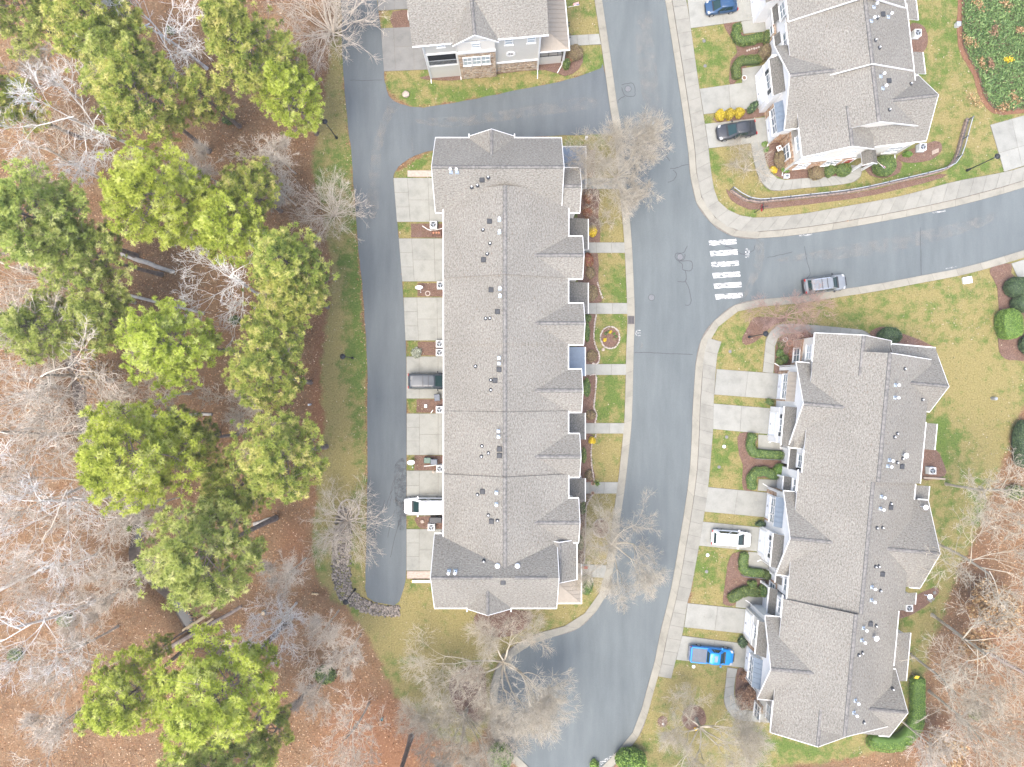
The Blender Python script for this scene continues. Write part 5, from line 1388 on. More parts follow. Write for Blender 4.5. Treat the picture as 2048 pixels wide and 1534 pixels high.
# garage blocks on the street side
b0, b1 = h.L(1507.6, 152), h.L(1520, 226); wx = (b0.x + b1.x) / 2; gw = gr.x + .35
h.block(wx, gw + .1, b1.y, b0.y, 0, 5.5, 'siding_white'); h.shed(wx - .35, gw + .02, b1.y - .1, b0.y - .5, (6.5, 5.55), 'W', gutter=True)
h.garage('W', wx, (b0.y + b1.y) / 2 - .2, 2.9, 2.3); h.window('W', wx, (b0.y + b1.y) / 2 - .1, 4.1, 1.5, 1.5, 2, 2, True)
h.band('W', wx, b1.y, b0.y, 2.7, 2.95, .06)
c0, c1 = h.L(1530, 237), h.L(1538, 292); gx = gw
h.garage('W', gx, (c0.y + c1.y) / 2, 2.7, 2.3)
h.stone('W', gx, c1.y + .02, (c0.y + c1.y) / 2 - 1.55, 0, 2.9, 'stone_orange'); h.stone('W', gx, (c0.y + c1.y) / 2 + 1.55, b1.y - .05, 0, 2.9, 'stone_orange')
mb = MB(); by = (c0.y + c1.y) / 2; mb.box(gx - .55, gx + .05, by - 1.5, by + 1.5, 2.75, 4.75); mb.build('bay', M['white_trim'], h.o)
for k in (-.95, 0, .95): h.window('W', gx - .55, by + k, 3.85, .80, 1.5, 1, 2, fr=.06)
h.shed(gx - .75, gx - .002, by - 1.7, by + 1.7, (5.5, 4.78), 'W', 'metal_blue', 'bay_roof', 6, gutter=False)
# set back wall south of the garage
h.stone('W', l3.x + .4, sg.y + .5, c1.y + .3, 0, 3.6, 'stone_orange'); h.window('W', l3.x + .34, c1.y - 1.6, 1.9, 1.5, 1.7, 2, 2); h.window('W', l3.x + .4, c1.y - 1.6, 5.4, 1.5, 1.3, 2, 2, glass_='window_pale')
h.stone('S', gS.y + .4, gx + .05, l3.x + .35, 0, 3.0, 'stone_orange')
# set back entries north of the garage block
for q0, q1 in (((1544, 15), (1566, 46)), ((1548, 71), (1567, 91))):
    p0, p1 = h.L(*q0, 3.3), h.L(*q1, 3.3)
    h.shed(p0.x, l2.x + .42, p1.y, p0.y, (4.3, 3.25), 'W')
h.stone('W', l2.x + .4, h.L(1565, 75, 2).y, h.L(1565, 48, 2).y, 0, 3.2, 'stone_orange'); h.window('W', l2.x + .33, h.L(1560, 60, 2).y, 1.9, .9, 1.4, 1, 2)
for v in (20, 78): h.window('W', l2.x + .4, h.L(1574, v, 5.6).y, 5.6, 1.5, 1.3, 2, 2)
d0 = h.L(1506, 47); h.block(d0.x, l.x + .5, d0.y, d0.y + 9, 0, 5.0, 'siding_white'); h.shed(d0.x - .3, l.x + .45, d0.y - .2, d0.y + 9.2, (6.2, 5.05), 'W', gutter=False)
h.garage('W', d0.x, d0.y + 2.3, 2.9, 2.3)
# south wall: stone base, windows, little porch
sp = sg.y + .35; x0 = l3.x + .45; x1 = 2 * sg.x - l3.x - 1.65
h.stone('S', sp, x0, x1, 0, 3.2, 'stone_orange'); h.band('S', sp, x0 - .05, x1, 3.2, 3.5, .1)
h.window('S', sp - .05, x0 + 1.5, 1.9, 1.3, 1.4, 2, 2); h.window('S', sp - .05, x0 + 5.0, 1.9, 1.6, 1.5, 2, 2); h.window('S', sp, x0 + 2.0, 5.2, 1.2, 1.3, 2, 2, glass_='window_pale'); h.window('S', sp, x0 + 5.6, 5.2, 1.3, 1.3, 2, 2, glass_='window_pale')
h.door('S', sp - .02, x0 + 7.2, 'door_red')
p0, p1 = h.L(1722, 303, 3.2), h.L(1755, 327, 3.2)
h.gable('y', p1.y, sp + .4, (p0.x + p1.x) / 2, 3.9, p0.x, 3.2, p1.x, 3.2, walls=False, cap=False, rake=(1, 0), mat='shingle_dark', gut=(0, 0))
for px in (p0.x + .2, p1.x - .2):
    mb = MB(); mb.box(px - .12, px + .12, p1.y + .15, p1.y + .39, 0, 3.1); mb.build('post', M['white_trim'], h.o)
ey = eS.y + .4
h.window('S', ey, h.L(1790, 300, 2.5).x, 2.2, 1.6, 1.8, 2, 2, glass_='window_pale'); h.window('S', ey, h.L(1825, 293, 5).x, 4.6, 1.4, .9, 2, 1, glass_='window_pale')
h.downspout(eg.x - .45, ey - .1, 5.6, (0, -.5)); h.downspout(gx - .1, gS.y + .3, 5.6, (-.2, -.5)); h.downspout(x0 - .1, sp - .1, 6.2, (-.1, -.4))
# low roof on the east side of the top units
p0, p1 = h.L(1826, 50, 3), h.L(1838, -30, 3)
h.shed(r2.x - .45, h.L(1835, 30, 4).x, h.L(1835, 40, 4).y, A.y + 6, (5.2, 4.0), 'E', 'shingle', 'low_roof')
h.shed(r2.x - .45, h.L(1845, 130, 4).x, h.L(1847, 150, 4).y, h.L(1840, 107, 4).y, (5.4, 4.3), 'E', 'shingle', 'low_roof', wall='siding_white')
for q in ((1765, 29), (1777, 162)): h.vent_box(*q)
for q in ((1754, 36), (1758, 96), (1821, 168), (1778, 220), (1750, 81)): h.pipe(*q)
for q in ((1747, 14), (1776, 34), (1742, 42), (1761, 153), (1765, 177)): h.flue(*q)
for y_ in (h.L(1840, 80, 2).y, h.L(1840, 120, 2).y): h.window('E', r2.x - .4, y_, 2.0, 1.4, 1.6, 2, 2)
f2 = flag(None, W(1736, 331, 0).xy, (.5, -1), 1.9); tag(f2, 'small striped flag beside the big round shrub', 'flag')

h = House('gabled_townhouse_row', 'grey-roofed row with three street gables behind the blue pickup and white car', 1640, 1070, R(-5.3))
g = h.gable_px
def main(rt, rb, W_, E_, zr, ze, **k):
    a, b = h.L(*rt, zr), h.L(*rb, zr); w, e = h.L(*W_, ze), h.L(*E_, ze)
    h.gable('y', b.y, a.y, (a.x + b.x) / 2, zr, w.x, ze, e.x, ze, wall='siding_white', **k)
    return w, e, a, b
w1, e1, a1, b1 = main((1780.6, 706), (1757.6, 965), (1617, 812), (1849, 870), RZ + .2, EV + .2, rake=(0, 'R'), gut=((h.L(1600, 944, EV).y, h.L(1606, 900, EV).y), (h.L(1841, 967, EV).y, h.L(1852, 844, EV).y)))
w2, e2, a2, b2 = main((1747.6, 964), (1722, 1229), (1594, 985), (1829, 985), RZ, EV, rake=(0, 0), e0=0, e1=0, gut=(0, 0))
w3, e3, a3, b3 = main((1713, 1229), (1690, 1474), (1563, 1232), (1792, 1278), RZ + .2, EV, rake=('R', 0), gut=(0, (h.L(1787, 1332, EV).y, h.L(1797, 1222, EV).y)))
def gut(x, va, vb, u, z, sg):
    y0, y1 = sorted((h.L(u, va, z).y, h.L(u, vb, z).y)); mb = MB(); mb.box(min(x + sg * .003, x + sg * .13), max(x + sg * .003, x + sg * .13), y0, y1, z - .15, z - .02); mb.build('gutter', M['gutter_white'], h.o)
gut(w2.x, 939, 983, 1596, EV, -1); gut(w2.x, 1152, 1199, 1575, EV, -1); gut(w3.x, 1190, 1235, 1564, EV, -1); gut(w3.x, 1401, 1455, 1541, EV, -1); gut(e2.x, 968, 999, 1830, EV, 1)
# street gables: peak, inner end, north corner, south corner
GAB = [((1607, 807), (1739, 822), (1591, 724), (1566, 893)), ((1580.6, 1077), (1699, 1088), (1565, 982), (1543, 1148)), ((1541.8, 1339), (1668, 1349), (1519.5, 1231), (1512, 1397))]
gabs = []
for i, (pk, inn, nn, ss) in enumerate(GAB):
    P0, P1, n_, s_ = h.L(*pk, GZ_), h.L(*inn, GZ_), h.L(*nn, GE), h.L(*ss, GE)
    wi = (w1, w2, w3)[i].x
    h.gable('x', P0.x, P1.x + .5, P0.y, GZ_, n_.y, GE, s_.y, GE, wall=('siding_white', 'siding_white', 'siding_white')[i], rake=(1, 0), e1=0, gut=((P0.x, wi + .3), (P0.x, wi + .3)))
    gabs.append((P0, n_, s_))
# back gables
for pk, inn, nn, ss in (((1898, 773), (1812, 763), (1887, 702), (1872, 824)), ((1880.5, 1108), (1750, 1094), (1855, 1001), (1839, 1176)), ((1816, 1426), (1728, 1416), (1799, 1340), (1793, 1474))):
    P0, P1, n_, s_ = h.L(*pk, GZ_), h.L(*inn, GZ_), h.L(*nn, GE), h.L(*ss, GE)
    h.gable('x', P1.x - .5, P0.x, P0.y, GZ_, n_.y, GE, s_.y, GE, wall='siding_cream', rake=(0, 1), e0=0, gut=((P0.x - 1.2, P0.x), (P0.x - 1.2, P0.x)))
# north and south facing end gables on the street half
n0, n1 = h.L(1724, 671, 8.8), h.L(1723, 706, 8.8); nw = h.L(1629.5, 669, 6.4); ne = h.L(1782, 684, 6.4)
zg = EV + .195 + (n0.x - w1.x) * (RZ - EV) / (a1.x * .5 + b1.x * .5 - w1.x); nw.x = w1.x
h.gable('y', n1.y - 2.5, n0.y, n0.x, zg, w1.x, EV + .195, ne.x, 6.4, wall='siding_cream', rake=(0, 1), e0=0, gut=((h.L(1627, 724, 6.4).y, n0.y), (n0.y - .5, n0.y)))
m0 = h.L(1632, 1489, 8.8); mw = h.L(1538, 1460, 6.4); me_ = h.L(1691, 1476, 6.4)
zg = EV - .005 + (m0.x - w3.x) * (RZ + .2 - EV) / (a3.x * .5 + b3.x * .5 - w3.x); mw.x = w3.x
h.gable('y', m0.y, m0.y + 4.0, m0.x, zg, w3.x, EV - .005, me_.x, 6.4, wall='siding_cream', rake=(1, 0), e1=0, gut=((m0.y, h.L(1544, 1402, 6.4).y), (m0.y, m0.y + .6)))
# north eave skirt east of the ridge
q0, q1 = h.L(1782, 684, GE), h.L(1887, 702, GE)
h.shed(q0.x, q1.x - .9, a1.y - 1.2, (q0.y + q1.y) / 2, (7.4, GE), 'N', 'shingle', 'low_roof')
q0, q1 = h.L(1691, 1476, GE), h.L(1793, 1474, GE)
# low roofs on the lawn side
for (ua, va), (ub, vb) in (((1855, 846), (1869, 900)), ((1832, 970), (1856, 1001)), ((1811, 1184), (1830, 1209)), ((1790, 1263), (1812, 1362))):
    p, q = h.L(ua, va, 4), h.L(ub, vb, 4)
    h.shed(p.x - 1.3, q.x, q.y, p.y, (5.0, 4.0), 'E', 'shingle', 'low_roof', wall='siding_cream')
# garages on the street side
GA = [((1557.6, 748.6), (1553.6, 798), 0, 'siding_beige'), ((1540, 816.7), (1535.6, 877), 1, 'siding_white'), ((1535, 985), (1529, 1035), 0, 'siding_white'), ((1524, 1055), (1516.6, 1104), 1, 'siding_white'), ((1491, 1218), (1487, 1268), 1, 'siding_beige'), ((1491, 1288), (1490, 1337), 0, 'siding_white')]
for i, (q0, q1, fwd, wl) in enumerate(GA):
    p0, p1 = h.L(*q0), h.L(*q1); P0, n_, s_ = gabs[i // 2]; gw = P0.x + .35; yc = (p0.y + p1.y) / 2
    if fwd:
        fx = min((p0.x + p1.x) / 2, gw - .5)
        h.block(fx, gw + .1, p1.y - .25, p0.y + .25, 0, 5.3, wl)
        h.shed(fx - .35, gw + .02, max(p1.y - .4, s_.y), p0.y + .4, (6.35, 5.35), 'W')
        h.garage('W', fx, yc, 2.7, 2.3); h.window('W', fx, yc, 4.25, 1.3, 1.45, 2, 2, i in (1, 3)); h.band('W', fx, p1.y - .25, p0.y + .25, 2.75, 3.0, .06)
    else:
        h.garage('W', gw, yc, 2.7, 2.3)
        for y_0, y_1 in ((p1.y - .2, yc - 1.52), (yc + 1.52, p0.y + .45)):
            if y_1 - y_0 > .15: h.stone('W', gw, y_0, y_1, 0, 3.0, 'stone_orange')
        mb = MB(); mb.box(gw - .55, gw + .05, yc - 1.5, yc + 1.5, 2.75, 4.75); mb.build('bay', M['white_trim'], h.o)
        for k in (-.95, 0, .95): h.window('W', gw - .55, yc + k, 3.85, .80, 1.5, 1, 2, fr=.06)
        h.shed(gw - .75, gw - .002, yc - 1.7, yc + 1.7, (5.5, 4.78), 'W', 'metal_tan' if i == 0 else 'metal_blue', 'bay_roof', 6, gutter=False)
# entry porches between the garages
for (ua, va), (ub, vb), wx in (((1581, 897), (1600, 940), w1.x), ((1569, 952), (1588, 981), w2.x), ((1553, 1152), (1570, 1168), w2.x), ((1540, 1175), (1560, 1232), w3.x)):
    p, q = h.L(ua, va, 3.4), h.L(ub, vb, 3.4)
    h.shed(p.x, wx + .42, q.y, p.y, (4.3, 3.3), 'W', posts=((p.x + .2, p.y - .2),))
    h.window('W', wx + .4, (p.y + q.y) / 2, 5.6, 1.3, 1.2, 2, 2)
for va, vb, wx, u in ((942, 953, w1.x, 1590), (1168, 1180, w2.x, 1560)):
    ya, yb = h.L(u, va, 1.5).y, h.L(u, vb, 1.5).y
    h.stone('W', wx + .4, yb - .6, ya + .4, 0, 3.0, 'stone_orange'); h.window('W', wx + .34, (ya + yb) / 2, 1.8, .8, 1.4, 1, 2)
# set back stone walls with windows at both ends
h.stone('W', nw.x + .4, h.L(1600, 733, 1.5).y, n0.y - .4, 0, 3.3, 'stone_orange'); h.window('W', nw.x + .33, h.L(1606, 711, 2).y, 1.9, 1.5, 1.6, 2, 2); h.window('W', nw.x + .4, h.L(1620, 705, 5).y, 5.1, 1.5, 1.2, 2, 2, glass_='window_pale')
h.stone('W', mw.x + .4, m0.y + .4, h.L(1530, 1400, 1.5).y, 0, 3.3, 'stone_orange'); h.window('W', mw.x + .33, h.L(1530, 1425, 2).y, 1.9, 1.5, 1.6, 2, 2); h.window('W', mw.x + .4, h.L(1535, 1425, 5).y, 5.1, 1.5, 1.2, 2, 2, glass_='window_pale')
for i, (P0, n_, s_) in enumerate(gabs):
    h.stone('N', n_.y - .4, P0.x + .4, (w1, w2, w3)[i].x + .35, 0, 3.0, 'stone_orange') if i == 1 else None
    h.downspout(P0.x + .3, n_.y - .3, 5.5, (-.6, .3)); h.downspout(P0.x + .3, s_.y + .3, 5.5, (-.4, -.3))
for y_ in (h.L(1890, 770, 2).y, h.L(1870, 1100, 2).y): h.window('E', h.L(1890, 770, 3).x - 1.2, y_, 2.0, 1.4, 1.6, 2, 2)
for q in ((1803, 933), (1780.6, 1014.5), (1764, 1148), (1740, 1247.5)): h.vent_box(*q)
for q in ((1809, 737.6), (1844, 799), (1793.5, 867), (1788, 874), (1804, 917), (1793.5, 925), (1781, 1007), (1753, 1055.5), (1764, 1055), (1750, 1133), (1756.6, 1132), (1760, 1181), (1751, 1251), (1723.6, 1305), (1716.5, 1309.6), (1784.7, 1377.6), (1726.7, 1444)): h.pipe(*q)
for q in ((1790, 770), (1789, 795), (1778, 920), (1775, 932), (1762, 993), (1760, 1017), (1743, 1174), (1742, 1200), (1726, 1256), (1723, 1280), (1710, 1401), (1707, 1425)): h.flue(*q)
for q in ((1806, 910), (1845, 1013), (1832, 1179), (1747, 1273)): h.roof_dish(*q)

# ================================================================== VEHICLES
def loft(rings, closed=True):
    """rings: list of equal length lists of points -> verts, quads"""
    n = len(rings[0]); V = [p for r in rings for p in r]; F = []
    for i in range(len(rings) - 1):
        for k in range(n if closed else n - 1):
            j = (k + 1) % n
            F.append((i * n + k, i * n + j, (i + 1) * n + j, (i + 1) * n + k))
    return V, F

def vehicle(name, label, u, v, ang, L, Wd, Ht, paint_, style='suv', hood=.27, roof0=.42, roof1=.88, hoodz=1.0, rails=False, glassroof=False, tail_z=None, bed_cover=None):
    """nose towards +x.  hood/roof0/roof1 are fractions of the length from the nose"""
    t = empty(name, (*W(u, v, 0).xy, 0.0), R(ang)); t.location = W(u, v, .8); t.location.z = 0.055 if style != 'road' else 0.035
    tag(t, label, {'pickup': 'pickup truck', 'van': 'van'}.get(style, 'car'))
    hw = Wd / 2; x = lambda f: L / 2 - f * L
    bz = hoodz - .04                                   # belt line
    # lower body: stations along the length: (fraction, half width, sill z, top z)
    st = [(0.0, .62, .38, .62), (.012, .78, .30, .74), (.04, .90, .24, hoodz - .16), (.10, .96, .2, hoodz - .08), (.2, .985, .2, hoodz - .02), (hood, 1.0, .2, hoodz), (.45, 1.0, .2, bz + .02), (.7, 1.0, .2, bz + .02), (.88, .985, .2, bz + .02), (.96, .95, .24, bz), (.99, .86, .34, bz - .14), (1.0, .72, .42, bz - .28)]
    rings = []
    for f, w, z0, z1 in st:
        w *= hw; m = (z0 + z1) / 2; h = (z1 - z0) / 2; r = []
        for k in range(20):
            a = 2 * math.pi * k / 20; c, s_ = math.cos(a), math.sin(a); e = .42
            r.append((x(f), w * math.copysign(abs(c) ** e, c), m + h * math.copysign(abs(s_) ** (e * .9), s_)))
        rings.append(r)
    V, F = loft(rings); mb = MB(); mb.v = V; mb.f = F + [tuple(range(19, -1, -1)), tuple(range(len(V) - 20, len(V)))]; mb.m = [0] * len(mb.f); mb.uv = [None] * len(mb.f)
    body = mb.build('body', M[paint_], t, smooth_=True)
    # cabin
    r0, r1 = roof0, roof1; back = min(.975, r1 + (.06 if style in ('suv', 'van', 'road') else .05)); rw = hw * (.74 if style != 'van' else .80); bw = hw * .93
    def cabin(inset=0.0, lift=0.0):
        low = [(hood + .005, .80, bz), (hood + .06, .97, bz), (.5, 1.0, bz), (r1 - .04, .99, bz), (back - .012, .93, bz), (back, .80, bz)]
        top = [(r0, .80, Ht - .045), (r0 + .05, .97, Ht - .012), (.5 * (r0 + r1), 1.0, Ht), (r1 - .08, .99, Ht - .01), (r1 - .012, .93, Ht - .04), (r1, .82, Ht - .06)]
        return low, top
    low, top = cabin()
    ringL = [(x(f), w * bw, z - .03) for f, w, z in low] + [(x(f), -w * bw, z - .03) for f, w, z in low[::-1]]
    ringT = [(x(f), w * rw, z) for f, w, z in top] + [(x(f), -w * rw, z) for f, w, z in top[::-1]]
    c0 = [(p[0] * .985, p[1] * .93, p[2] + .035) for p in ringT]; c1 = [(p[0] * .9, p[1] * .7, p[2] + .055) for p in ringT]
    V, F = loft([ringL, ringT, c0, c1]); n = len(ringL)
    mb = MB(); mb.v = V; mb.f = F + [tuple(range(3 * n, 4 * n))]; mb.m = [0] * len(mb.f); mb.uv = [None] * len(mb.f)
    mb.build('cabin', M[paint_], t, smooth_=True)
    # glass laid just proud of the cabin faces
    def pane(nm, quad, g0=.06, g1=.06, h0=.1, h1=.12, d=.014, mat='car_glass'):
        a, b, c, e = [Vector(p) for p in quad]          # a,b low edge; c,e high edge (e above a)
        bl = lambda s_, q: (a.lerp(b, s_)).lerp(e.lerp(c, s_), q)
        nrm = (b - a).cross(e - a).normalized()
        if nrm.z < 0: nrm = -nrm
        o = nrm * d; mb = MB(); K = 6
        for k in range(K):
            s0, s1 = g0 + (1 - g0 - g1) * k / K, g0 + (1 - g0 - g1) * (k + 1) / K
            mb.face([bl(s0, h0) + o, bl(s1, h0) + o, bl(s1, 1 - h1) + o, bl(s0, 1 - h1) + o])
        return mb.build(nm, M[mat], t)
    q = lambda i: Vector(ringL[i]); w_ = lambda i: Vector(ringT[i])
    # windscreen: curved, three strips
    mb = MB(); d = Vector((.02, 0, .02))
    fr = [(ringL[1], ringT[1]), (ringL[0], ringT[0]), (ringL[-1], ringT[-1]), (ringL[-2], ringT[-2])]
    for (a, b), (c, e) in zip(fr[:-1], fr[1:]):
        a, b, c, e = map(Vector, (a, b, c, e)); side = abs(a.y - c.y) < hw
        f0 = .0; mb.face([a.lerp(b, .06) + d, c.lerp(e, .06) + d, c.lerp(e, .93) + d, a.lerp(b, .93) + d])
    mb.v = [(p[0], p[1] * .90, p[2]) for p in mb.v]
    mb.build('windscreen', M['car_glass'], t)
    mb = MB(); d = Vector((-.02, 0, .02)); bk = [(ringL[4], ringT[4]), (ringL[5], ringT[5]), (ringL[6], ringT[6]), (ringL[7], ringT[7])]
    for (a, b), (c, e) in zip(bk[:-1], bk[1:]):
        a, b, c, e = map(Vector, (a, b, c, e)); mb.face([a.lerp(b, .25) + d, c.lerp(e, .25) + d, c.lerp(e, .9) + d, a.lerp(b, .9) + d])
    mb.v = [(p[0], p[1] * .92, p[2]) for p in mb.v]; mb.build('rear_window', M['car_glass'], t)
    for sgn in (1, -1):
        for i0, i1 in ((1, 2), (2, 3)):
            a = Vector(ringL[i0]); b = Vector(ringL[i1]); c = Vector(ringT[i1]); e = Vector(ringT[i0])
            o = Vector((0, .014, .008)); mb = MB()
            g = lambda s_, qv: (a.lerp(b, s_)).lerp(e.lerp(c, s_), qv)
            pts = [g(.05, .12), g(.95, .12), g(.95, .9), g(.05, .9)]
            mb.face([((p + o).x, (p + o).y * sgn, (p + o).z) for p in pts]); mb.build('side_window', M['car_glass'], t)
    # wheels
    wr = .35 if style != 'small' else .31
    for f in (.185 if style != 'van' else .19, .80):
        for sgn in (1, -1):
            y = sgn * (hw - .10)
            mb = MB(); prof = [(wr * .6, -.11), (wr * .95, -.115), (wr, -.07), (wr, .07), (wr * .95, .115), (wr * .6, .11)]
            mb.lathe(prof, (0, 0, 0), 20); mb.v = [(p[0] + x(f), p[2] + y, p[1] + wr - .035) for p in mb.v]
            wl = mb.build('wheel', M['tyre'], t)
            mb = MB(); mb.lathe([(.03, .0), (wr * .62, .0), (wr * .62, .02), (.03, .03)], (0, 0, 0), 14); mb.v = [(p[0] + x(f), y + sgn * (.105 + p[2]), p[1] + wr - .035) for p in mb.v]; mb.build('rim', M['rim'], wl)
    for sgn in (1, -1):
        mb = MB(); mx = x(r0 - .06); mb.box(mx - .09, mx + .06, sgn * (hw - .02), sgn * (hw + .2), bz + .02, bz + .17); mb.build('mirror', M[paint_ if paint_ in ('paint_white', 'paint_blue') else 'plastic_black'], t)
        mb = MB(); mb.hexa([(x(.075), sgn * hw * .62, hoodz - .26), (x(.022), sgn * hw * .60, hoodz - .26), (x(.05), sgn * hw * .93, hoodz - .26), (x(.10), sgn * hw * .95, hoodz - .26)], [(x(.09), sgn * hw * .62, hoodz - .075), (x(.045), sgn * hw * .60, hoodz - .12), (x(.065), sgn * hw * .90, hoodz - .10), (x(.12), sgn * hw * .93, hoodz - .05)]); mb.build('headlight', M['lens_white'], t)
        mb = MB(); tz = bz - .05; mb.box(x(.985), x(1.0) + .01, sgn * hw * .62, sgn * hw * .93, tz - .28, tz + .02); mb.build('taillight', M['lens_red'], t)
        if rails:
            mb = MB(); mb.bar((x(r0 + .07), sgn * rw * .86, Ht + .07), (x(r1 - .05), sgn * rw * .84, Ht + .05), .045); 
            for f in (r0 + .08, r1 - .06): mb.bar((x(f), sgn * rw * .86, Ht), (x(f), sgn * rw * .86, Ht + .06), .05)
            mb.build('roof_rail', M['chrome' if paint_ == 'paint_silver' else 'plastic_black'], t)
    mb = MB(); mb.box(x(.02), x(-.004), -hw * .5, hw * .5, .42, hoodz - .28); mb.build('grille', M['plastic_black'], t)
    mb = MB(); mb.box(x(1.004), x(.985), -.28, .28, .5, .66); mb.build('number_plate', M['lens_white'], t)
    mb = MB(); mb.box(x(hood + .012), x(hood - .03), -hw * .72, hw * .72, hoodz - .005, hoodz + .008); mb.build('cowl', M['plastic_black'], t)
    mb = MB(); mb.tube((x(r1 - .06), .05, Ht + .03), (x(r1 - .035), .05, Ht + .10), .02, n=6); mb.build('antenna', M['plastic_black'], t)
    if rails:
        for f in (r0 + .14, r0 + .27):
            mb = MB(); mb.bar((x(f), -rw * .86, Ht + .075), (x(f), rw * .86, Ht + .075), .05, .03); mb.build('roof_bar', M['plastic_black'], t)
    if glassroof:
        mb = MB(); mb.box(x(r0 + .13), x(r0 + .06), -rw * .5, rw * .5, Ht + .03, Ht + .062); mb.build('sunroof', M['metal_blue'], t)
    if style == 'pickup':
        b0, b1 = r1 + .035, .965
        mb = MB(); mb.box(x(b1), x(b0), -hw * .84, hw * .84, bz - .02, bz + .075); mb.build('bed_cover', M['bin_grey'], t)
        for sgn in (1, -1): mb = MB(); mb.box(x(b1 + .02), x(b0 - .01), sgn * hw * .86, sgn * hw * .97, bz - .05, bz + .06); mb.build('bed_rail', M[paint_], t)
        mb = MB(); mb.box(x(1.0), x(.972), -hw * .86, hw * .86, .5, bz + .05); mb.build('tailgate', M[paint_], t)
        mb = MB(); mb.box(x(1.028), x(.995), -hw * .9, hw * .9, .42, .6); mb.build('rear_bumper', M['bin_grey'], t)
    elif style == 'road':
        mb = MB(); mb.box(x(1.028), x(.99), -hw * .88, hw * .88, .36, .62); mb.build('rear_bumper', M['plastic_black'], t)
    return t

vehicle('parked_car', 'small dark blue hatchback parked nose-out at the top edge', 1443, 11, 188, 3.85, 1.68, 1.50, 'paint_navy', 'small', .23, .43, .86, .92)
vehicle('parked_car', 'black car parked on the driveway below the yellow shrubs', 1473, 260, 189, 4.75, 1.86, 1.58, 'paint_black', 'suv', .26, .46, .80, .98)
vehicle('parked_car', 'silver car with roof rails parked at the kerb of the side street', 1651, 568, 7.5, 5.0, 1.92, 1.76, 'paint_silver', 'road', .24, .40, .90, 1.05, True)
vehicle('parked_car', 'white car parked on the driveway between the curved hedges', 1463, 1077, -4.5, 4.75, 1.88, 1.70, 'paint_white', 'suv', .22, .40, .93, 1.0)
vehicle('pickup_truck', 'bright blue pickup with a dark bed cover on the lower driveway', 1424, 1311, -5.3, 5.3, 1.93, 1.82, 'paint_blue', 'pickup', .24, .37, .60, 1.12, glassroof=True)
vehicle('minivan', 'dark grey minivan with its nose under the long roof', 859, 762, 0, 5.15, 1.98, 1.76, 'paint_grey', 'van', .18, .36, .955, 1.05, True)
vehicle('large_white_car', 'large white car with its tail under the long roof', 851, 1012, 180, 5.25, 2.02, 1.85, 'paint_white', 'van', .22, .39, .96, 1.12, True)

# ================================================================== STREET FURNITURE
def lamp_post(label, u, v, hgt=5.3):
    t = empty('street_lamp', (*P2([(u, v)])[0], 0)); tag(t, label, 'street lamp', 'post-top street lamps')
    mb = MB(); mb.lathe([(.17, 0), (.17, .12), (.13, .18), (.11, .7), (.07, .78)], n=12); mb.build('base', M['black_metal'], t, smooth_=True)
    mb = MB(); mb.tube((0, 0, .5), (0, 0, hgt - .35), .065, .05, 10); mb.build('pole', M['black_metal'], t)
    mb = MB(); mb.lathe([(.08, hgt - .4), (.16, hgt - .3), (.18, hgt - .25), (.27, hgt + .02)], n=14); mb.build('lantern', M['lens_white'], t)
    mb = MB(); mb.lathe([(.30, hgt), (.33, hgt + .04), (.26, hgt + .14), (.1, hgt + .24), (.03, hgt + .34)], n=16); mb.build('hood', M['black_metal'], t, smooth_=True)
    return t
lamp_post('black street lamp in the grass opposite the connecting lane', 673, 276)
lamp_post('black street lamp in the middle of the grass verge by the wood', 705, 716, 4.9)
lamp_post('black street lamp standing in the rock swale', 710, 1179, 4.9)
lamp_post('black street lamp on the lawn by the reddish tree', 1498, 674, 5.6)
lamp_post('black street lamp on the lawn by the stained driveway', 1934, 341)
lamp_post('street lamp on the kerb at the bottom edge', 1016, 1520, 5.0)

t = empty('stop_sign', (*P2([(1509, 425.5)])[0], 0)); tag(t, 'stop sign on a dark post at the street corner', 'road sign')
mb = MB(); mb.tube((0, 0, 0), (0, 0, 3.1), .045, n=8); mb.build('post', M['black_metal'], t)
mb = MB()
oc = [(.42 * math.cos(R(22.5 + 45 * k)), .42 * math.sin(R(22.5 + 45 * k))) for k in range(8)]
mb.hexa([(.05, a, 2.3 + b) for a, b in oc], [(.075, a, 2.3 + b) for a, b in oc]); o = mb.build('sign_plate', M['flag_red'], t)
lettering(o, 'STOP', 0, 0, 0, .27, 0, 'flag_white', 'sign_lettering', (.078, 0, 2.3), (R(90), 0, R(90)))
mb = MB(); mb.box(-.02, .02, -.45, .45, 2.85, 3.05); mb.build('street_name_plate', M['black_metal'], t)
mb = MB(); mb.box(-.45, .45, -.02, .02, 3.07, 3.27); mb.build('street_name_plate', M['black_metal'], t)

# fence on a low block wall round the corner lot
FL = P2(smooth([(1460, 381), (1474, 391), (1489, 400), (1505, 403), (1522, 404), (1600, 396), (1700, 384), (1797, 363), (1860, 348), (1890, 338), (1904, 325), (1913, 305), (1921, 275), (1930, 243)], 8))
t = empty('corner_fence', (*FL[0], 0)); tag(t, 'dark metal picket fence curving around the corner lot', 'fence')
o0 = Vector((*FL[0], 0)); FLr = resample(FL, int(plen(FL) / 2.3)); FLp = resample(FL, int(plen(FL) / .13))
mb = MB()
for p in FLp: q = Vector((*p, 0)) - o0; mb.box(q.x - .012, q.x + .012, q.y - .012, q.y + .012, .55, 1.5)
mb.build('pickets', M['fence_grey'], t, 'stuff')
for zz in (.65, 1.5):
    mb = MB()
    rs = resample(FL, int(plen(FL) / 1.15))
    for a, b in zip(rs[:-1], rs[1:]): mb.bar(Vector((*a, zz)) - o0, Vector((*b, zz)) - o0, .09 if zz > 1 else .05, .05)
    mb.build('rail', M['grey_metal' if zz > 1 else 'fence_grey'], t)
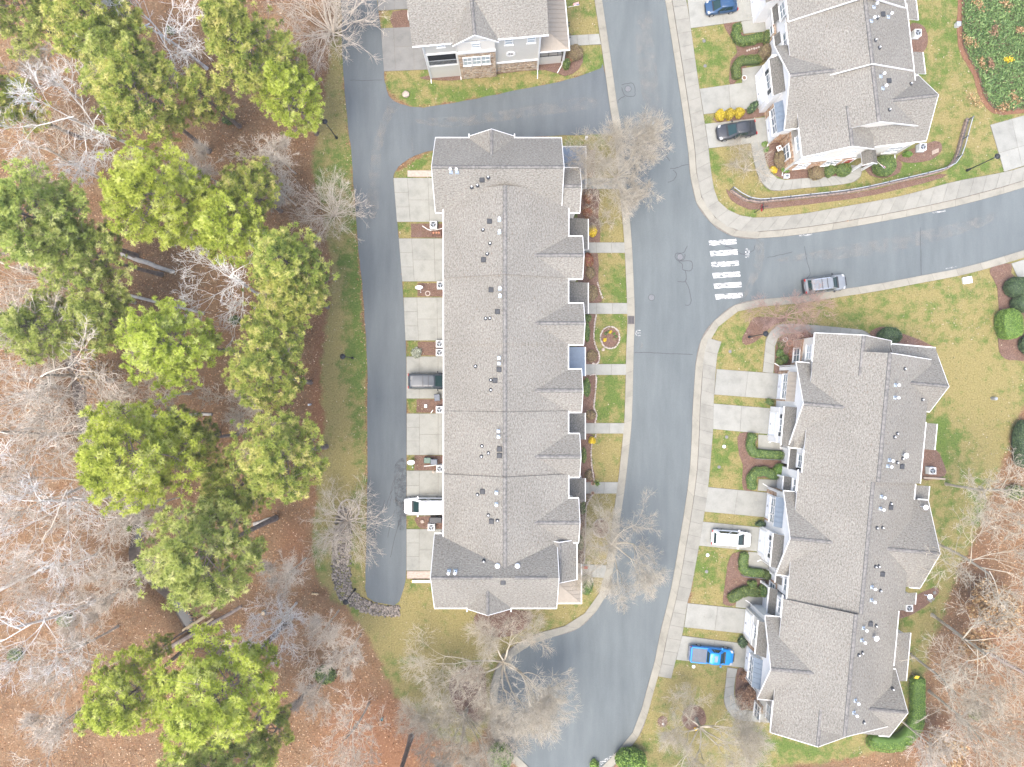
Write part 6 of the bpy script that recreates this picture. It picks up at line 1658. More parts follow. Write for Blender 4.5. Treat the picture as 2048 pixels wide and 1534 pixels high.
for p in FLr:
    mb = MB(); q = Vector((*p, 0)) - o0; mb.box(q.x - .05, q.x + .05, q.y - .05, q.y + .05, .45, 1.6); mb.box(q.x - .065, q.x + .065, q.y - .065, q.y + .065, 1.6, 1.64); mb.build('post', M['fence_grey'], t)
t = empty('block_wall', (*FL[0], 0)); tag(t, 'low brown block wall under the corner fence', 'wall')
V, F, C = [], [], []
for row in range(4):
    rs = resample(FL, int(plen(FL) / .45))
    for i in range(len(rs) - 1):
        a = Vector((*rs[i], 0)) - o0; b = Vector((*rs[i + 1], 0)) - o0
        if row % 2: sh = (b - a) * .5; a, b = a + sh, b + sh
        mb = MB(); dd = (b - a).normalized() * .012; mb.bar(a + dd + Vector((0, 0, .07 + row * .135)), b - dd + Vector((0, 0, .07 + row * .135)), .30 + random.uniform(-.02, .02), .125)
        F.append(np.array(mb.f) + 8 * len(V)); V.append(np.array(mb.v)); C.append(np.full(8, random.random()))
o = link('blocks', np_mesh('blocks', np.concatenate(V), np.concatenate(F), M['retaining_block'], np.concatenate(C)), t, 'stuff')

# small rails in the front gardens
def hand_rail(label, pts):
    p = P2(pts); t = empty('garden_rail', (*p[0], 0)); tag(t, label, 'railing')
    q = [Vector((*a, 0)) - Vector((*p[0], 0)) for a in p]
    mb = MB()
    for a, b in zip(q[:-1], q[1:]):
        n = int((b - a).length / .25)
        for z in (.25, .95): mb.bar(a + Vector((0, 0, z)), b + Vector((0, 0, z)), .05)
        for k in range(n + 1): c = a.lerp(b, k / n); mb.bar(c, c + Vector((0, 0, .95)), .035)
    mb.build('rail', M['fence_grey'], t)
hand_rail('grey garden rail beside the upper curved hedge', [(1508, 916), (1574, 919)])
hand_rail('grey garden rail below the white car hedge', [(1481, 1149), (1537, 1154)])

def ac_unit(label, u, v, rz=0):
    t = empty('air_conditioner', (*P2([(u, v)])[0], .03), rz); tag(t, label, 'air conditioner', 'outdoor air conditioning units'); s = .40
    mb = MB(); mb.box(-.48, .48, -.48, .48, 0, .08); mb.build('pad', M['concrete_old'], t)
    mb = MB(); mb.box(-s, s, -s, s, .08, .82)
    for k in range(11):
        z = .14 + k * .058; mb.box(-s - .012, s + .012, -s - .012, s + .012, z, z + .02)
    mb.build('case', M['ac_case'], t)
    mb = MB(); mb.lathe([(.33, .822), (.33, .83)], n=20); mb.build('fan_well', M['ac_dark'], t)
    mb = MB()
    for a, b in ((-s, -.34), (.34, s)): mb.box(a, b, -s, s, .822, .87); mb.box(-.34, .34, a, b, .822, .868)
    mb.build('top_rim', M['gutter_white'], t)
    mb = MB()
    for k in range(3):
        a = k * 2.094 + .4; mb.face([(0, 0, .84), (.30 * math.cos(a), .30 * math.sin(a), .835), (.30 * math.cos(a + .55), .30 * math.sin(a + .55), .85)])
    mb.lathe([(.08, .83), (.08, .86)], n=10); mb.build('fan', M['ac_blade'], t)
    mb = MB()
    for r in (.12, .2, .28, .335):
        for k in range(20):
            a, b = 2 * math.pi * k / 20, 2 * math.pi * (k + 1) / 20; mb.bar((r * math.cos(a), r * math.sin(a), .872), (r * math.cos(b), r * math.sin(b), .872), .008)
    mb.build('guard', M['grey_metal'], t)
for lab, u, v in (('air conditioner next to the rusty planter box', 868, 452), ('air conditioner in the bed with the hose ring, against the long roof', 882, 572), ('upper one of the two air conditioners side by side', 880, 688.5), ('lower one of the two air conditioners side by side', 880, 705.5),
                  ('air conditioner just below the grey bin by the minivan', 880, 819), ('air conditioner tucked by the roof beside the green bins', 881, 936), ('air conditioner standing free below the white van', 864, 1052),
                  ('air conditioner in the oval bed on the east lawn of the corner row', 1828, 72), ('air conditioner behind the corner house near the fence', 1838, 298), ('air conditioner in the log-edged bed behind the right row', 1857, 940), ('air conditioner half under the eave near the stepping stones', 1811, 1212), ('air conditioner at the top edge half hidden by the stone-fronted house roof', 824, 34)):
    ac_unit(lab, u, v)

def bin_(label, u, v, mat, rz=0.0, s=1.0):
    t = empty('wheelie_bin', (*P2([(u, v)])[0], .05), rz); tag(t, label, 'bin', 'household bins'); t.scale = (s, s, s)
    mb = MB(); mb.hexa([(-.24, -.3, .08), (.24, -.3, .08), (.24, .26, .08), (-.24, .26, .08)], [(-.32, -.38, 1.0), (.32, -.38, 1.0), (.32, .34, 1.0), (-.32, .34, 1.0)]); mb.build('body', M[mat], t)
    mb = MB(); mb.hexa([(-.34, -.40, 1.0), (.34, -.40, 1.0), (.34, .42, 1.0), (-.34, .42, 1.0)], [(-.28, -.34, 1.09), (.28, -.34, 1.09), (.30, .38, 1.07), (-.30, .38, 1.07)]); mb.build('lid', M[mat], t)
    mb = MB(); mb.tube((-.28, .44, .98), (.28, .44, .98), .025, n=6); mb.build('handle', M['plastic_black'], t)
    for sx in (-.3, .3): mb = MB(); mb.tube((sx - .04, .3, .12), (sx + .04, .3, .12), .12, n=12); mb.build('wheel', M['tyre'], t)
bin_('dark grey bin below the nose of the minivan', 876, 795, 'bin_grey', .1); bin_('green bin left of the blue-grey bin', 857, 919, 'bin_green', 1.57); bin_('blue-grey bin right of the green bin', 870, 922, 'bin_grey', 1.57); bin_('black bin beside the tail of the white van', 868, 1037, 'bin_black', 1.57); bin_('black bin under the eave beside the white van', 879, 1037, 'bin_black', 1.57)

def ground_dish(label, u, v):
    t = empty('satellite_dish', (*P2([(u, v)])[0], .02)); tag(t, label, 'satellite dish')
    mb = MB(); mb.tube((0, 0, 0), (0, 0, .9), .035, n=8); mb.build('mast', M['galvanised'], t)
    mb = MB(); mb.lathe([(.04, .0), (.22, .04), (.42, .14), (.43, .15), (.41, .16), (.2, .07), (.03, .03)], (0, 0, 0), 20)
    rot = Matrix.Translation((-.1, .15, .9)) @ Matrix.Rotation(R(-35), 4, 'X') @ Matrix.Diagonal((1.1, .8, 1, 1)); mb.v = [tuple(rot @ Vector(p)) for p in mb.v]; mb.build('reflector', M['vent_white'], t, smooth_=True)
    mb = MB(); mb.bar((0, .1, .85), (.1, -.35, 1.1), .04); mb.box(.05, .16, -.42, -.3, 1.06, 1.16); mb.build('feed_arm', M['grey_metal'], t)
ground_dish('white satellite dish on a mast in the bed with the hose ring', 842, 581); ground_dish('white satellite dish near the green bin', 826, 927)

t = empty('planter_box', (*P2([(873, 467)])[0], .04)); tag(t, 'rusty rectangular planter box with three clay pots', 'planter')
mb = MB()
for a in (-1, 1): mb.box(-.55, .55, a * .26 - .03, a * .26 + .03, 0, .4); mb.box(a * .55 - .03, a * .55 + .03, -.23, .23, 0, .398)
mb.build('box', M['rust_wood'], t)
mb = MB(); mb.box(-.52, .52, -.23, .23, .02, .2); mb.build('soil', M['soil'], t)
for k in (-.33, 0, .33): mb = MB(); mb.lathe([(.09, .2), (.14, .42), (.12, .42), (.1, .3)], (k, 0, 0), 12); mb.build('pot', M['terracotta'], t)

def pot(label, u, v, r=.2, h=.35, mat='terracotta', plant=None):
    t = empty('flower_pot', (*P2([(u, v)])[0], .09)); tag(t, label, 'flower pot')
    mb = MB(); mb.lathe([(r * .7, 0), (r, h), (r * 1.08, h), (r * 1.08, h + .04), (r * .9, h + .04), (r * .88, h - .05)], n=16); mb.build('pot', M[mat], t)
    mb = MB(); mb.lathe([(r * .85, h - .06), (r * .85, h - .04)], n=14); mb.build('soil', M['soil'], t)
    if plant:
        V, F, C = leaf_cloud(RNG.normal(0, 1, (130, 3)) * [r * .8, r * .8, .1] + [0, 0, h + .14], .09); o = link('plant', np_mesh('plant', V, F, M[plant], C), t)
def leaf_cloud(P, size, up=.3, nrm=None):
    """one small leaf quad per point"""
    n = len(P); a = RNG.normal(0, 1, (n, 3)); a /= np.linalg.norm(a, axis=1)[:, None]
    b = RNG.normal(0, 1, (n, 3))
    if nrm is not None: b = nrm + b * .7; a = a - b * (np.sum(a * b, 1) / np.sum(b * b, 1))[:, None]; a /= np.linalg.norm(a, axis=1)[:, None] + 1e-9
    c = np.cross(a, b); c /= np.linalg.norm(c, axis=1)[:, None] + 1e-9
    s = size * RNG.uniform(.6, 1.3, n)[:, None]
    V = np.stack([P - a * s, P + c * s * .55, P + a * s, P - c * s * .55], 1).reshape(-1, 3)
    return V, np.arange(4 * n).reshape(-1, 4), np.repeat(RNG.random(n), 4)
pot('round white pot beside the upper curved hedge walk', 1486, 159, .28, .4, 'pot_white'); pot('round white pot in the garden bed under the reddish tree', 1567.5, 679.5, .26, .45, 'pot_white'); pot('wide clay bowl in the garden bed under the reddish tree', 1577, 687, .36, .3, 'terracotta'); pot('round pale pot between the hedges below the white car', 1524, 1163, .2, .3, 'pot_white')
pot('leafy green pot on the walk with potted plants', 1193, 966, .22, .3, 'terracotta', 'hedge_bright'); pot('clay pot with dry plant at the walk corner', 1185, 966, .2, .3, 'terracotta'); pot('clay pot below the walk with potted plants', 1185, 985, .17, .3, 'terracotta'); pot('brown tub on the porch edge by the lower bed', 1173.5, 994, .24, .4, 'terracotta', 'shrub_brown')

t = empty('hose_ring', (*P2([(855.5, 587)])[0], .06)); tag(t, 'pale coiled hose ring lying on the mulch', 'hose')
mb = MB()
for k in range(24):
    a, b = 2 * math.pi * k / 24, 2 * math.pi * (k + 1) / 24
    for r in (.24, .30): mb.tube((r * math.cos(a), r * math.sin(a), .02), (r * math.cos(b), r * math.sin(b), .02), .03, n=6)
mb.build('coil', M['edging_stone'], t)
def drain_hose(label, pts, mat='gutter_white', r=.05):
    p = P2(smooth(pts, 4)); o0 = Vector((*p[0], 0)); mb = MB()
    for a, b in zip(p[:-1], p[1:]): mb.tube(Vector((*a, .1)) - o0, Vector((*b, .1)) - o0, r, n=6)
    o = mb.build('drain_pipe', M[mat]); o.location = o0; tag(o, label, 'pipe')
drain_hose('white drain pipe running past the planter box', [(845, 452), (858, 460), (872, 460), (890, 456)]); drain_hose('white drain pipe crossing the mulch near the green bins', [(848, 932), (862, 931), (885, 928)]); drain_hose('white drain pipe by the air conditioner below the minivan', [(862, 826), (866, 820)])
t = empty('utility_box', (*P2([(852, 812)])[0], .03)); tag(t, 'small grey utility box in the mulch below the minivan', 'utility box'); mb = MB(); mb.box(-.14, .14, -.18, .18, 0, .3); mb.build('case', M['grey_metal'], t); mb = MB(); mb.box(-.16, .16, -.2, .2, .3, .34); mb.build('lid', M['ac_case'], t)
t = empty('utility_box', (*P2([(1932, 561)])[0], 0)); tag(t, 'white utility lid set in the lawn by the side street', 'utility box'); t.rotation_euler = (0, 0, R(10)); mb = MB(); mb.box(-.5, .5, -.36, .36, 0, .28); mb.build('case', M['gutter_white'], t); mb = MB(); mb.box(-.54, .54, -.4, .4, .28, .34); mb.build('lid', M['vent_white'], t)
t = empty('utility_box', (*P2([(1912, 52)])[0], .02)); tag(t, 'grey utility box at the edge of the green ground cover', 'utility box'); mb = MB(); mb.box(-.24, .24, -.24, .24, 0, .5); mb.build('case', M['ac_case'], t); mb = MB(); mb.box(-.27, .27, -.27, .27, .5, .56); mb.build('lid', M['grey_metal'], t)
t = empty('utility_pedestal', (*P2([(621, 809)])[0], 0)); tag(t, 'pale utility pedestal at the edge of the pines', 'utility box'); mb = MB(); mb.lathe([(.12, 0), (.12, .8), (.06, .9)], n=10); mb.build('case', M['vent_white'], t)
t = empty('utility_pedestal', (*P2([(1984, 797)])[0], 0)); tag(t, 'grey utility pedestal standing alone in the back lawn', 'utility box'); mb = MB(); mb.lathe([(.2, 0), (.2, .75), (.12, .85)], n=12); mb.build('case', M['grey_metal'], t); mb = MB(); mb.box(.15, .5, -.12, .12, 0, .3); mb.build('side_box', M['ac_case'], t)
t = empty('utility_pedestal', (*P2([(1172, 278)])[0], 0)); tag(t, 'white utility pedestal near the top of the long row', 'utility box'); mb = MB(); mb.lathe([(.16, 0), (.16, .7), (.1, .8)], n=12); mb.build('case', M['vent_white'], t)
t = empty('bird_feeder', (*P2([(1549, 305)])[0], 0)); tag(t, 'white bird feeder tray on a pole in the corner garden', 'bird feeder'); mb = MB(); mb.tube((0, 0, 0), (0, 0, 1.5), .025, n=6); mb.build('pole', M['black_metal'], t); mb = MB(); mb.box(-.3, .3, -.3, .3, 1.5, 1.56); mb.build('tray', M['pot_white'], t); mb = MB(); mb.box(-.1, .1, -.1, .1, 1.56, 1.72); mb.build('hopper', M['rust_wood'], t); t.rotation_euler = (0, 0, .4)
t = empty('patio_lantern', (*P2([(1571, 354)])[0], .05)); tag(t, 'white lantern box at the corner of the corner house', 'lantern'); mb = MB(); mb.box(-.3, .3, -.22, .22, 0, .5); mb.build('case', M['vent_white'], t); mb = MB(); mb.box(-.2, .2, -.14, .14, .5, .53); mb.build('lid', M['bin_grey'], t)
t = empty('garden_flag', (*P2([(1166, 1133)])[0], .09)); tag(t, 'red garden flag beside the lowest walk', 'flag'); mb = MB(); mb.tube((0, 0, 0), (0, 0, .9), .015, n=6); mb.build('pole', M['black_metal'], t); mb = MB(); mb.face([(0, 0, .9), (.45, -.05, .85), (.55, .2, .5), (.1, .2, .45)]); mb.face([(0, 0, .9), (-.3, .15, .8), (-.1, .25, .5)]); mb.build('cloth', M['red_plastic'], t)
t = empty('yellow_sign', (*P2([(1822, 1346)])[0], 0)); tag(t, 'small yellow marker sign above the curved green hedge', 'sign'); mb = MB(); mb.bar((0, 0, 0), (0, 0, 1.2), .05); mb.build('post', M['weathered_wood'], t); mb = MB(); mb.hexa([(-.35, -.1, 1.2), (.1, -.2, 1.2), (.35, .1, 1.2), (-.1, .2, 1.2)], [(-.35, -.1, 1.25), (.1, -.2, 1.25), (.35, .1, 1.25), (-.1, .2, 1.25)]); mb.build('plate', M['yellow_plastic'], t)
for i, (u, v, w, l, a) in enumerate(((1868, 1185, .35, .35, .2), (1862, 1195, .75, .32, -.6), (1858, 1200, .6, .26, -.6))):
    t = MB(); t.box(-w / 2, w / 2, -l / 2, l / 2, 0, .12); o = t.build('stepping_stone', M['concrete_old']); o.location = (*P2([(u, v)])[0], .04); o.rotation_euler = (0, 0, a)
    tag(o, ('square grey stepping stone at the mulch tip', 'long pale stepping stone, right one of the pair', 'long pale stepping stone, left one of the pair')[i], 'paving stone')
t = empty('board_pile', (*P2([(1870, 304)])[0], 0)); tag(t, 'small pile of brown boards behind the corner house', 'boards')
for k in range(3): mb = MB(); mb.bar((-.4, -.3 + k * .16, .05), (.4, .05 + k * .16, .05), .13, .08); mb.build('board', M['weathered_wood'], t)
o = MB(); o.bar((0, 0, .15), (2.6, -.15, .15), .22, .26); o = o.build('timber_edging', M['weathered_wood']); o.location = (*P2([(1845, 955)])[0], 0); tag(o, 'timber edging along the bed behind the right row', 'timber')
t = empty('bench', (*P2([(840, 1161)])[0], 0)); tag(t, 'low pale timber bench at the bottom end of the long row', 'bench')
mb = MB(); mb.box(-.9, 1.3, -.16, .16, .38, .44); mb.build('seat', M['siding_cream'], t)
for k in (-.7, 1.1): mb = MB(); mb.box(k - .05, k + .05, -.14, .14, 0, .38); mb.build('leg', M['weathered_wood'], t)
t = empty('yellow_watering_can', (*P2([(826, 1162)])[0], 0)); tag(t, 'yellow watering can at the end of the pale bench', 'watering can'); mb = MB(); mb.lathe([(.14, 0), (.14, .26), (.1, .28)], n=12); mb.build('body', M['yellow_plastic'], t); mb = MB(); mb.tube((.1, 0, .1), (.38, 0, .32), .03, n=6); mb.build('spout', M['yellow_plastic'], t); mb = MB(); mb.bar((-.14, 0, .05), (-.24, 0, .3), .03); mb.bar((-.24, 0, .3), (-.05, 0, .36), .03); mb.build('handle', M['yellow_plastic'], t)
for lab, u, v, m in (('yellow book-shaped box under the bottom right bare tree', 1392, 1457, 'yellow_plastic'), ('small yellow box beside the larger yellow one', 1402, 1453, 'yellow_plastic'), ('teal bucket in the straw near the bottom wood edge', 764, 1437, 'teal_plastic')):
    t = MB()
    if 'bucket' in lab: t.lathe([(.14, 0), (.18, .3), (.16, .3), (.12, .05)], n=12)
    else: t.box(-.25 if 'book' in lab else -.1, .25 if 'book' in lab else .1, -.17, .17, 0, .14); t.box(-.2 if 'book' in lab else -.08, .2 if 'book' in lab else .08, -.12, .12, .14, .17)
    o = t.build('bucket' if 'bucket' in lab else 'storage_box', M[m]); o.location = (*P2([(u, v)])[0], .04); tag(o, lab, 'bucket' if 'bucket' in lab else 'box')

# ================================================================== PLANTS
def tubes_np(P0, P1, R0, R1, n=3):
    P0, P1 = np.asarray(P0, float), np.asarray(P1, float); R0, R1 = np.asarray(R0)[:, None], np.asarray(R1)[:, None]
    d = P1 - P0; d /= np.linalg.norm(d, axis=1)[:, None] + 1e-9
    ref = np.where(np.abs(d[:, 2:3]) < .9, np.array([[0, 0, 1.0]]), np.array([[1.0, 0, 0]]))
    a = np.cross(d, ref); a /= np.linalg.norm(a, axis=1)[:, None]; b = np.cross(d, a)
    V = []
    for k in range(n):
        t = 2 * math.pi * k / n; V.append(P0 + (a * math.cos(t) + b * math.sin(t)) * R0)
    for k in range(n):
        t = 2 * math.pi * k / n; V.append(P1 + (a * math.cos(t) + b * math.sin(t)) * R1)
    V = np.stack(V, 1); N = len(P0); base = np.arange(N)[:, None] * 2 * n
    F = np.concatenate([base + np.array([[k, (k + 1) % n, n + (k + 1) % n, n + k]]) for k in range(n)], 0)
    return V.reshape(-1, 3), F

def seg_mesh(name, segs, mat, n):
    a = np.array([s[0] for s in segs]); b = np.array([s[1] for s in segs]); r0 = [s[2] for s in segs]; r1 = [s[3] for s in segs]
    V, F = tubes_np(a, b, r0, r1, n); rn = np.random.default_rng(len(segs))
    return np_mesh(name, V, F, mat, np.repeat(np.clip(rn.normal(.5, .22, len(segs)), 0, 1), 2 * n))

def bare_tree(seed, trunk_h, limbs, limb_len, tilt, levels=5, ratio=.68, r0=.16, up=.12, kids=3, twig=4, lean=0.0, leader=0, tw=.008, spread=12):
    rn = random.Random(seed); big, small = [], []
    def rv(): return Vector((rn.gauss(0, 1), rn.gauss(0, 1), rn.gauss(0, 1)))
    def grow(p, d, L, r, lev):
        n = 3 if lev < 3 else 2
        for i in range(n):
            d = (d + rv() * (.10 + .03 * lev) + Vector((0, 0, up * .5))).normalized()
            q = p + d * (L / n); re = r * (.86 if lev else .93)
            (big if lev <= 2 else small).append((p, q, max(r, tw), max(re, tw)))
            if lev >= 2 and lev < levels:
                for _ in range(1 if lev == 2 else 2):
                    if rn.random() < .6:
                        e = (d * .7 + rv() * .55).normalized(); l2 = L * rn.uniform(.3, .55)
                        grow(p.lerp(q, rn.random()), e, l2, max(r * .4, tw), levels)
            p, r = q, re
        if lev >= levels:
            for _ in range(twig):
                e = (d + rv() * .55).normalized(); m = p + e * rn.uniform(.2, .5)
                small.append((p, m, tw, tw * .8)); f = (e + rv() * .4).normalized()
                small.append((m, m + f * rn.uniform(.15, .4), tw * .8, tw * .5))
            return
        k = kids + (rn.random() < .4)
        for i in range(k):
            e = (d * .85 + rv() * (.36 if lev else .3) + Vector((0, 0, up))).normalized()
            grow(p, e, L * ratio * rn.uniform(.8, 1.15), r * (.62 if i else .75), lev + 1)
    p = Vector((0, 0, -.1)); d = Vector((lean, 0, 1)).normalized(); r = r0; n = max(2, int(trunk_h / 1.2))
    for i in range(n):
        d = (d + rv() * .03).normalized(); q = p + d * (trunk_h / n); big.append((p, q, r * (1.35 if i == 0 else 1.0), r * .96)); p, r = q, r * .96
    for i in range(limbs):
        a = 2 * math.pi * (i + rn.uniform(-.3, .3)) / limbs; tl = R(tilt + rn.uniform(-spread, spread)); 
        e = Vector((math.cos(a) * math.sin(tl), math.sin(a) * math.sin(tl), math.cos(tl)))
        b = p if not leader else Vector((0, 0, trunk_h * rn.uniform(.55, 1.0))) + Vector((p.x, p.y, 0)) * .7
        grow(b, e, limb_len * rn.uniform(.75, 1.2), r * .55, 1)
    return big, small

PROTO = {}
def recol_b(k, mat):
    out = []
    for me in PROTO[k]: me = me.copy(); me.materials.clear(); me.materials.append(M[mat]); out.append(me)
    return tuple(out)
def proto_bare(key, mat, **kw):
    big, small = bare_tree(**kw)
    PROTO[key] = (seg_mesh('trunk', big, M[mat], 6), seg_mesh('crown', small, M[mat], 3))
    return len(big), len(small)
proto_bare('street_a', 'bark_tan', seed=1, twig=6, trunk_h=1.9, limbs=8, limb_len=3.0, tilt=42, levels=5, ratio=.70, r0=.20, up=.06)
proto_bare('street_b', 'bark_tan', seed=2, twig=6, trunk_h=1.7, limbs=9, limb_len=2.9, tilt=38, levels=5, ratio=.70, r0=.19, up=.10)
proto_bare('street_c', 'bark_tan', seed=9, twig=6, trunk_h=1.5, limbs=7, limb_len=3.1, tilt=48, levels=5, ratio=.69, r0=.20, up=.08)
proto_bare('bushy', 'bark_pale', seed=3, trunk_h=.5, limbs=30, limb_len=2.3, tilt=36, levels=3, ratio=.66, r0=.11, up=-.02, twig=5, kids=3, spread=24)
proto_bare('forest_a', 'bark_pale', seed=4, trunk_h=11, limbs=9, limb_len=2.8, tilt=40, levels=4, ratio=.70, r0=.17, up=.12, leader=1, twig=3, tw=.017)
proto_bare('forest_b', 'bark_pale', seed=5, trunk_h=12.5, limbs=8, limb_len=3.1, tilt=48, levels=4, ratio=.70, r0=.19, up=.10, leader=1, twig=3, tw=.017)
proto_bare('forest_c', 'bark_pale', seed=6, trunk_h=8.5, limbs=8, limb_len=2.4, tilt=36, levels=4, ratio=.70, r0=.12, up=.14, leader=1, twig=3, tw=.017)
proto_bare('red_tree', 'bark_red', seed=7, trunk_h=1.2, limbs=8, limb_len=1.7, tilt=48, levels=4, ratio=.70, r0=.10, up=.06, twig=5)
proto_bare('small_bush', 'bark_tan', seed=8, trunk_h=.35, limbs=8, limb_len=.95, tilt=48, levels=3, ratio=.70, r0=.05, up=.05, twig=4, tw=.006)
proto_bare('twig_red', 'bark_red', seed=12, trunk_h=.15, limbs=8, limb_len=.5, tilt=45, levels=3, ratio=.7, r0=.03, up=.06, twig=4, tw=.009)

PROTO['forest_w'] = recol_b('forest_b', 'bark_white'); PROTO['forest_v'] = recol_b('forest_a', 'bark_white'); PROTO['forest_d'] = recol_b('forest_a', 'bark_tan'); PROTO['forest_e'] = recol_b('forest_b', 'bark_tan')
CZ = {}
def plant_tree(name, label, cat, key, u, v, zc, s=1.0, sz=None, group=None, rz=None, base=False):
    """u,v: where the crown's middle (at height zc) shows; base=True gives the foot instead"""
    if not base and key not in CZ:
        a = np.empty(len(PROTO[key][1].vertices) * 3, np.float32); PROTO[key][1].vertices.foreach_get('co', a); CZ[key] = float(a[2::3].mean())
    p = W(u, v, 0 if base else CZ[key] * (sz or s)); z = float(ground_z(p.x, p.y))
    t = empty(name, (p.x, p.y, z), random.uniform(0, 6.28) if rz is None else rz); t.scale = (s, s, sz or s); tag(t, label, cat, group)
    for nm, me in zip(('trunk', 'crown'), PROTO[key][:2]): link(nm, me, t)
    for nm, me in PROTO[key][2:]: link(nm, me, t)
    return t

G_ST, G_FO, G_PI = 'bare street trees', 'bare woodland trees', 'pines in the wood'
for lab, k, u, v, s, sz in (
    ('large bare street tree south of the long row, by the kerb curve', 'street_a', 1008, 1312, 1.30, 1.15),
    ('bare street tree at the bottom edge left of the road', 'street_b', 933, 1420, 1.22, 1.15),
    ('bare street tree over the road beside the lowest garden walk', 'street_c', 1220, 1084, 1.02, 1.1),
    ('bare street tree over the kerb at the top of the long row', 'street_b', 1226, 366, 1.08, 1.15),
    ('bare spreading tree in the bottom right lawn by the mulch ring', 'street_a', 1392, 1438, 1.05, 1.1)):
    plant_tree('bare_tree', lab, 'tree', k, u, v, 0, s, sz, G_ST, base=True)
for lab, k, u, v, s, sz in (
    ('bushy bare tree growing out of the rock swale', 'bushy', 698, 1040, 1.15, 1.15), ('bushy pale tree at the lane edge opposite the top driveway', 'bushy', 672, 432, 1.0, 1.2), ('bushy pale tree overhanging the lane at the top edge', 'bushy', 668, 70, 1.45, 1.5),
    ('small reddish tree beside the silver parked car', 'red_tree', 1563, 636, 1.15, 1.1), ('small bare tree inside the corner fence', 'small_bush', 1488, 340, 1.5, 1.6), ('low bare shrub under the top bare street tree', 'small_bush', 1200, 448, .9, .9), ('low bare shrub in the mulch patch north of the corner bed', 'small_bush', 1478, 300, .9, .9)):
    plant_tree('bare_tree', lab, 'tree', k, u, v, 0, s, sz, None, base=True)
FOREST = [('white branched bare tree near the top left corner pines', 'forest_w', 150, 215, 13, 1.0), ('white branched bare tree left of the tall mid pines', 'forest_w', 435, 560, 11, .9), ('pale bare tree below the top left white one', 'forest_a', 85, 300, 11, .9), ('thin bare tree between the upper pines', 'forest_c', 385, 330, 9, .9),
    ('slender pale tree above the leaf litter clearing', 'forest_c', 548, 305, 7, .75), ('slender pale tree left of the lane shrub', 'forest_c', 545, 372, 8, .8), ('bare tree leaning over the top edge of the wood', 'forest_w', 300, 20, 14, 1.0), ('bare tree at the far left middle edge', 'forest_b', 30, 560, 13, 1.0), ('wide bare tree left of the yellow pine', 'forest_a', 150, 580, 10, .95),
    ('large pale bare tree at the left edge, upper of the pale group', 'forest_b', 40, 760, 14, 1.2), ('pale bare tree in the middle of the left pale group', 'forest_a', 150, 820, 13, 1.1), ('pale bare tree at the left edge of the pale group', 'forest_b', 20, 880, 15, 1.2), ('dense pale bare tree above the creek', 'forest_b', 120, 960, 14, 1.15), ('pale bare tree right beside the creek bend', 'forest_a', 200, 1040, 12, 1.0), ('white crowned bare tree at the left edge below the group', 'forest_w', 60, 1040, 14, 1.1),
    ('thin bare tree left of the creek pool', 'forest_c', 230, 1170, 9, 1.0), ('pale bare tree low on the left edge', 'forest_w', 40, 1280, 13, 1.0), ('bare tree left of the lower yellow pines', 'forest_a', 110, 1330, 12, .95), ('thin bare tree in the bottom left corner', 'forest_c', 90, 1470, 10, 1.0), ('bare tree at the very left below the creek', 'forest_c', 150, 1230, 9, .9),
    ('thin bare tree right of the big creek pine', 'forest_c', 560, 1160, 8, .9), ('bare sapling below the swale lamp', 'forest_c', 640, 1270, 7, .8), ('pale branched tree above the lower pine', 'forest_v', 540, 1260, 9, .75), ('bare sapling by the lawn edge below the swale', 'forest_c', 690, 1320, 6, .75), ('pale bare tree at the bottom left of the straw clearing', 'forest_a', 700, 1490, 9, .8), ('thin grey tree beside the pine clearing', 'forest_c', 480, 815, 7, .8), ('bare tree between yellow pine and creek pine', 'forest_a', 290, 790, 11, .85), ('low bare tree beside the pale creek bank', 'forest_c', 285, 1020, 7, .8), ('bare tree beside the two upper left pines', 'forest_c', 60, 130, 12, .9),
    ('bare tree between the creek and the left edge', 'forest_a', 70, 1160, 11, .9), ('bare tree above the left pale group', 'forest_a', 60, 690, 12, .95), ('bare sapling in the lower straw clearing', 'forest_c', 620, 1400, 7, .7),
    ('pale bare tree at the right edge above the orange leaves', 'forest_d', 2030, 1000, 11, .95), ('wide bare tree at the right edge wood, upper one', 'forest_e', 1990, 1130, 10, .9), ('bare tree over the trunks at the right edge', 'forest_e', 2010, 1310, 11, .95), ('bare tree at the lower right edge beside the hedge', 'forest_d', 1940, 1390, 10, .9), ('bare tree in the bottom right corner', 'forest_d', 1990, 1480, 11, .95), ('bare tree at the bottom edge right of the hedge', 'forest_c', 1880, 1510, 9, .9)]
for lab, k, u, v, zc, s in FOREST:
    plant_tree('woodland_tree', lab, 'tree', k, u, v, zc, s, None, G_FO)

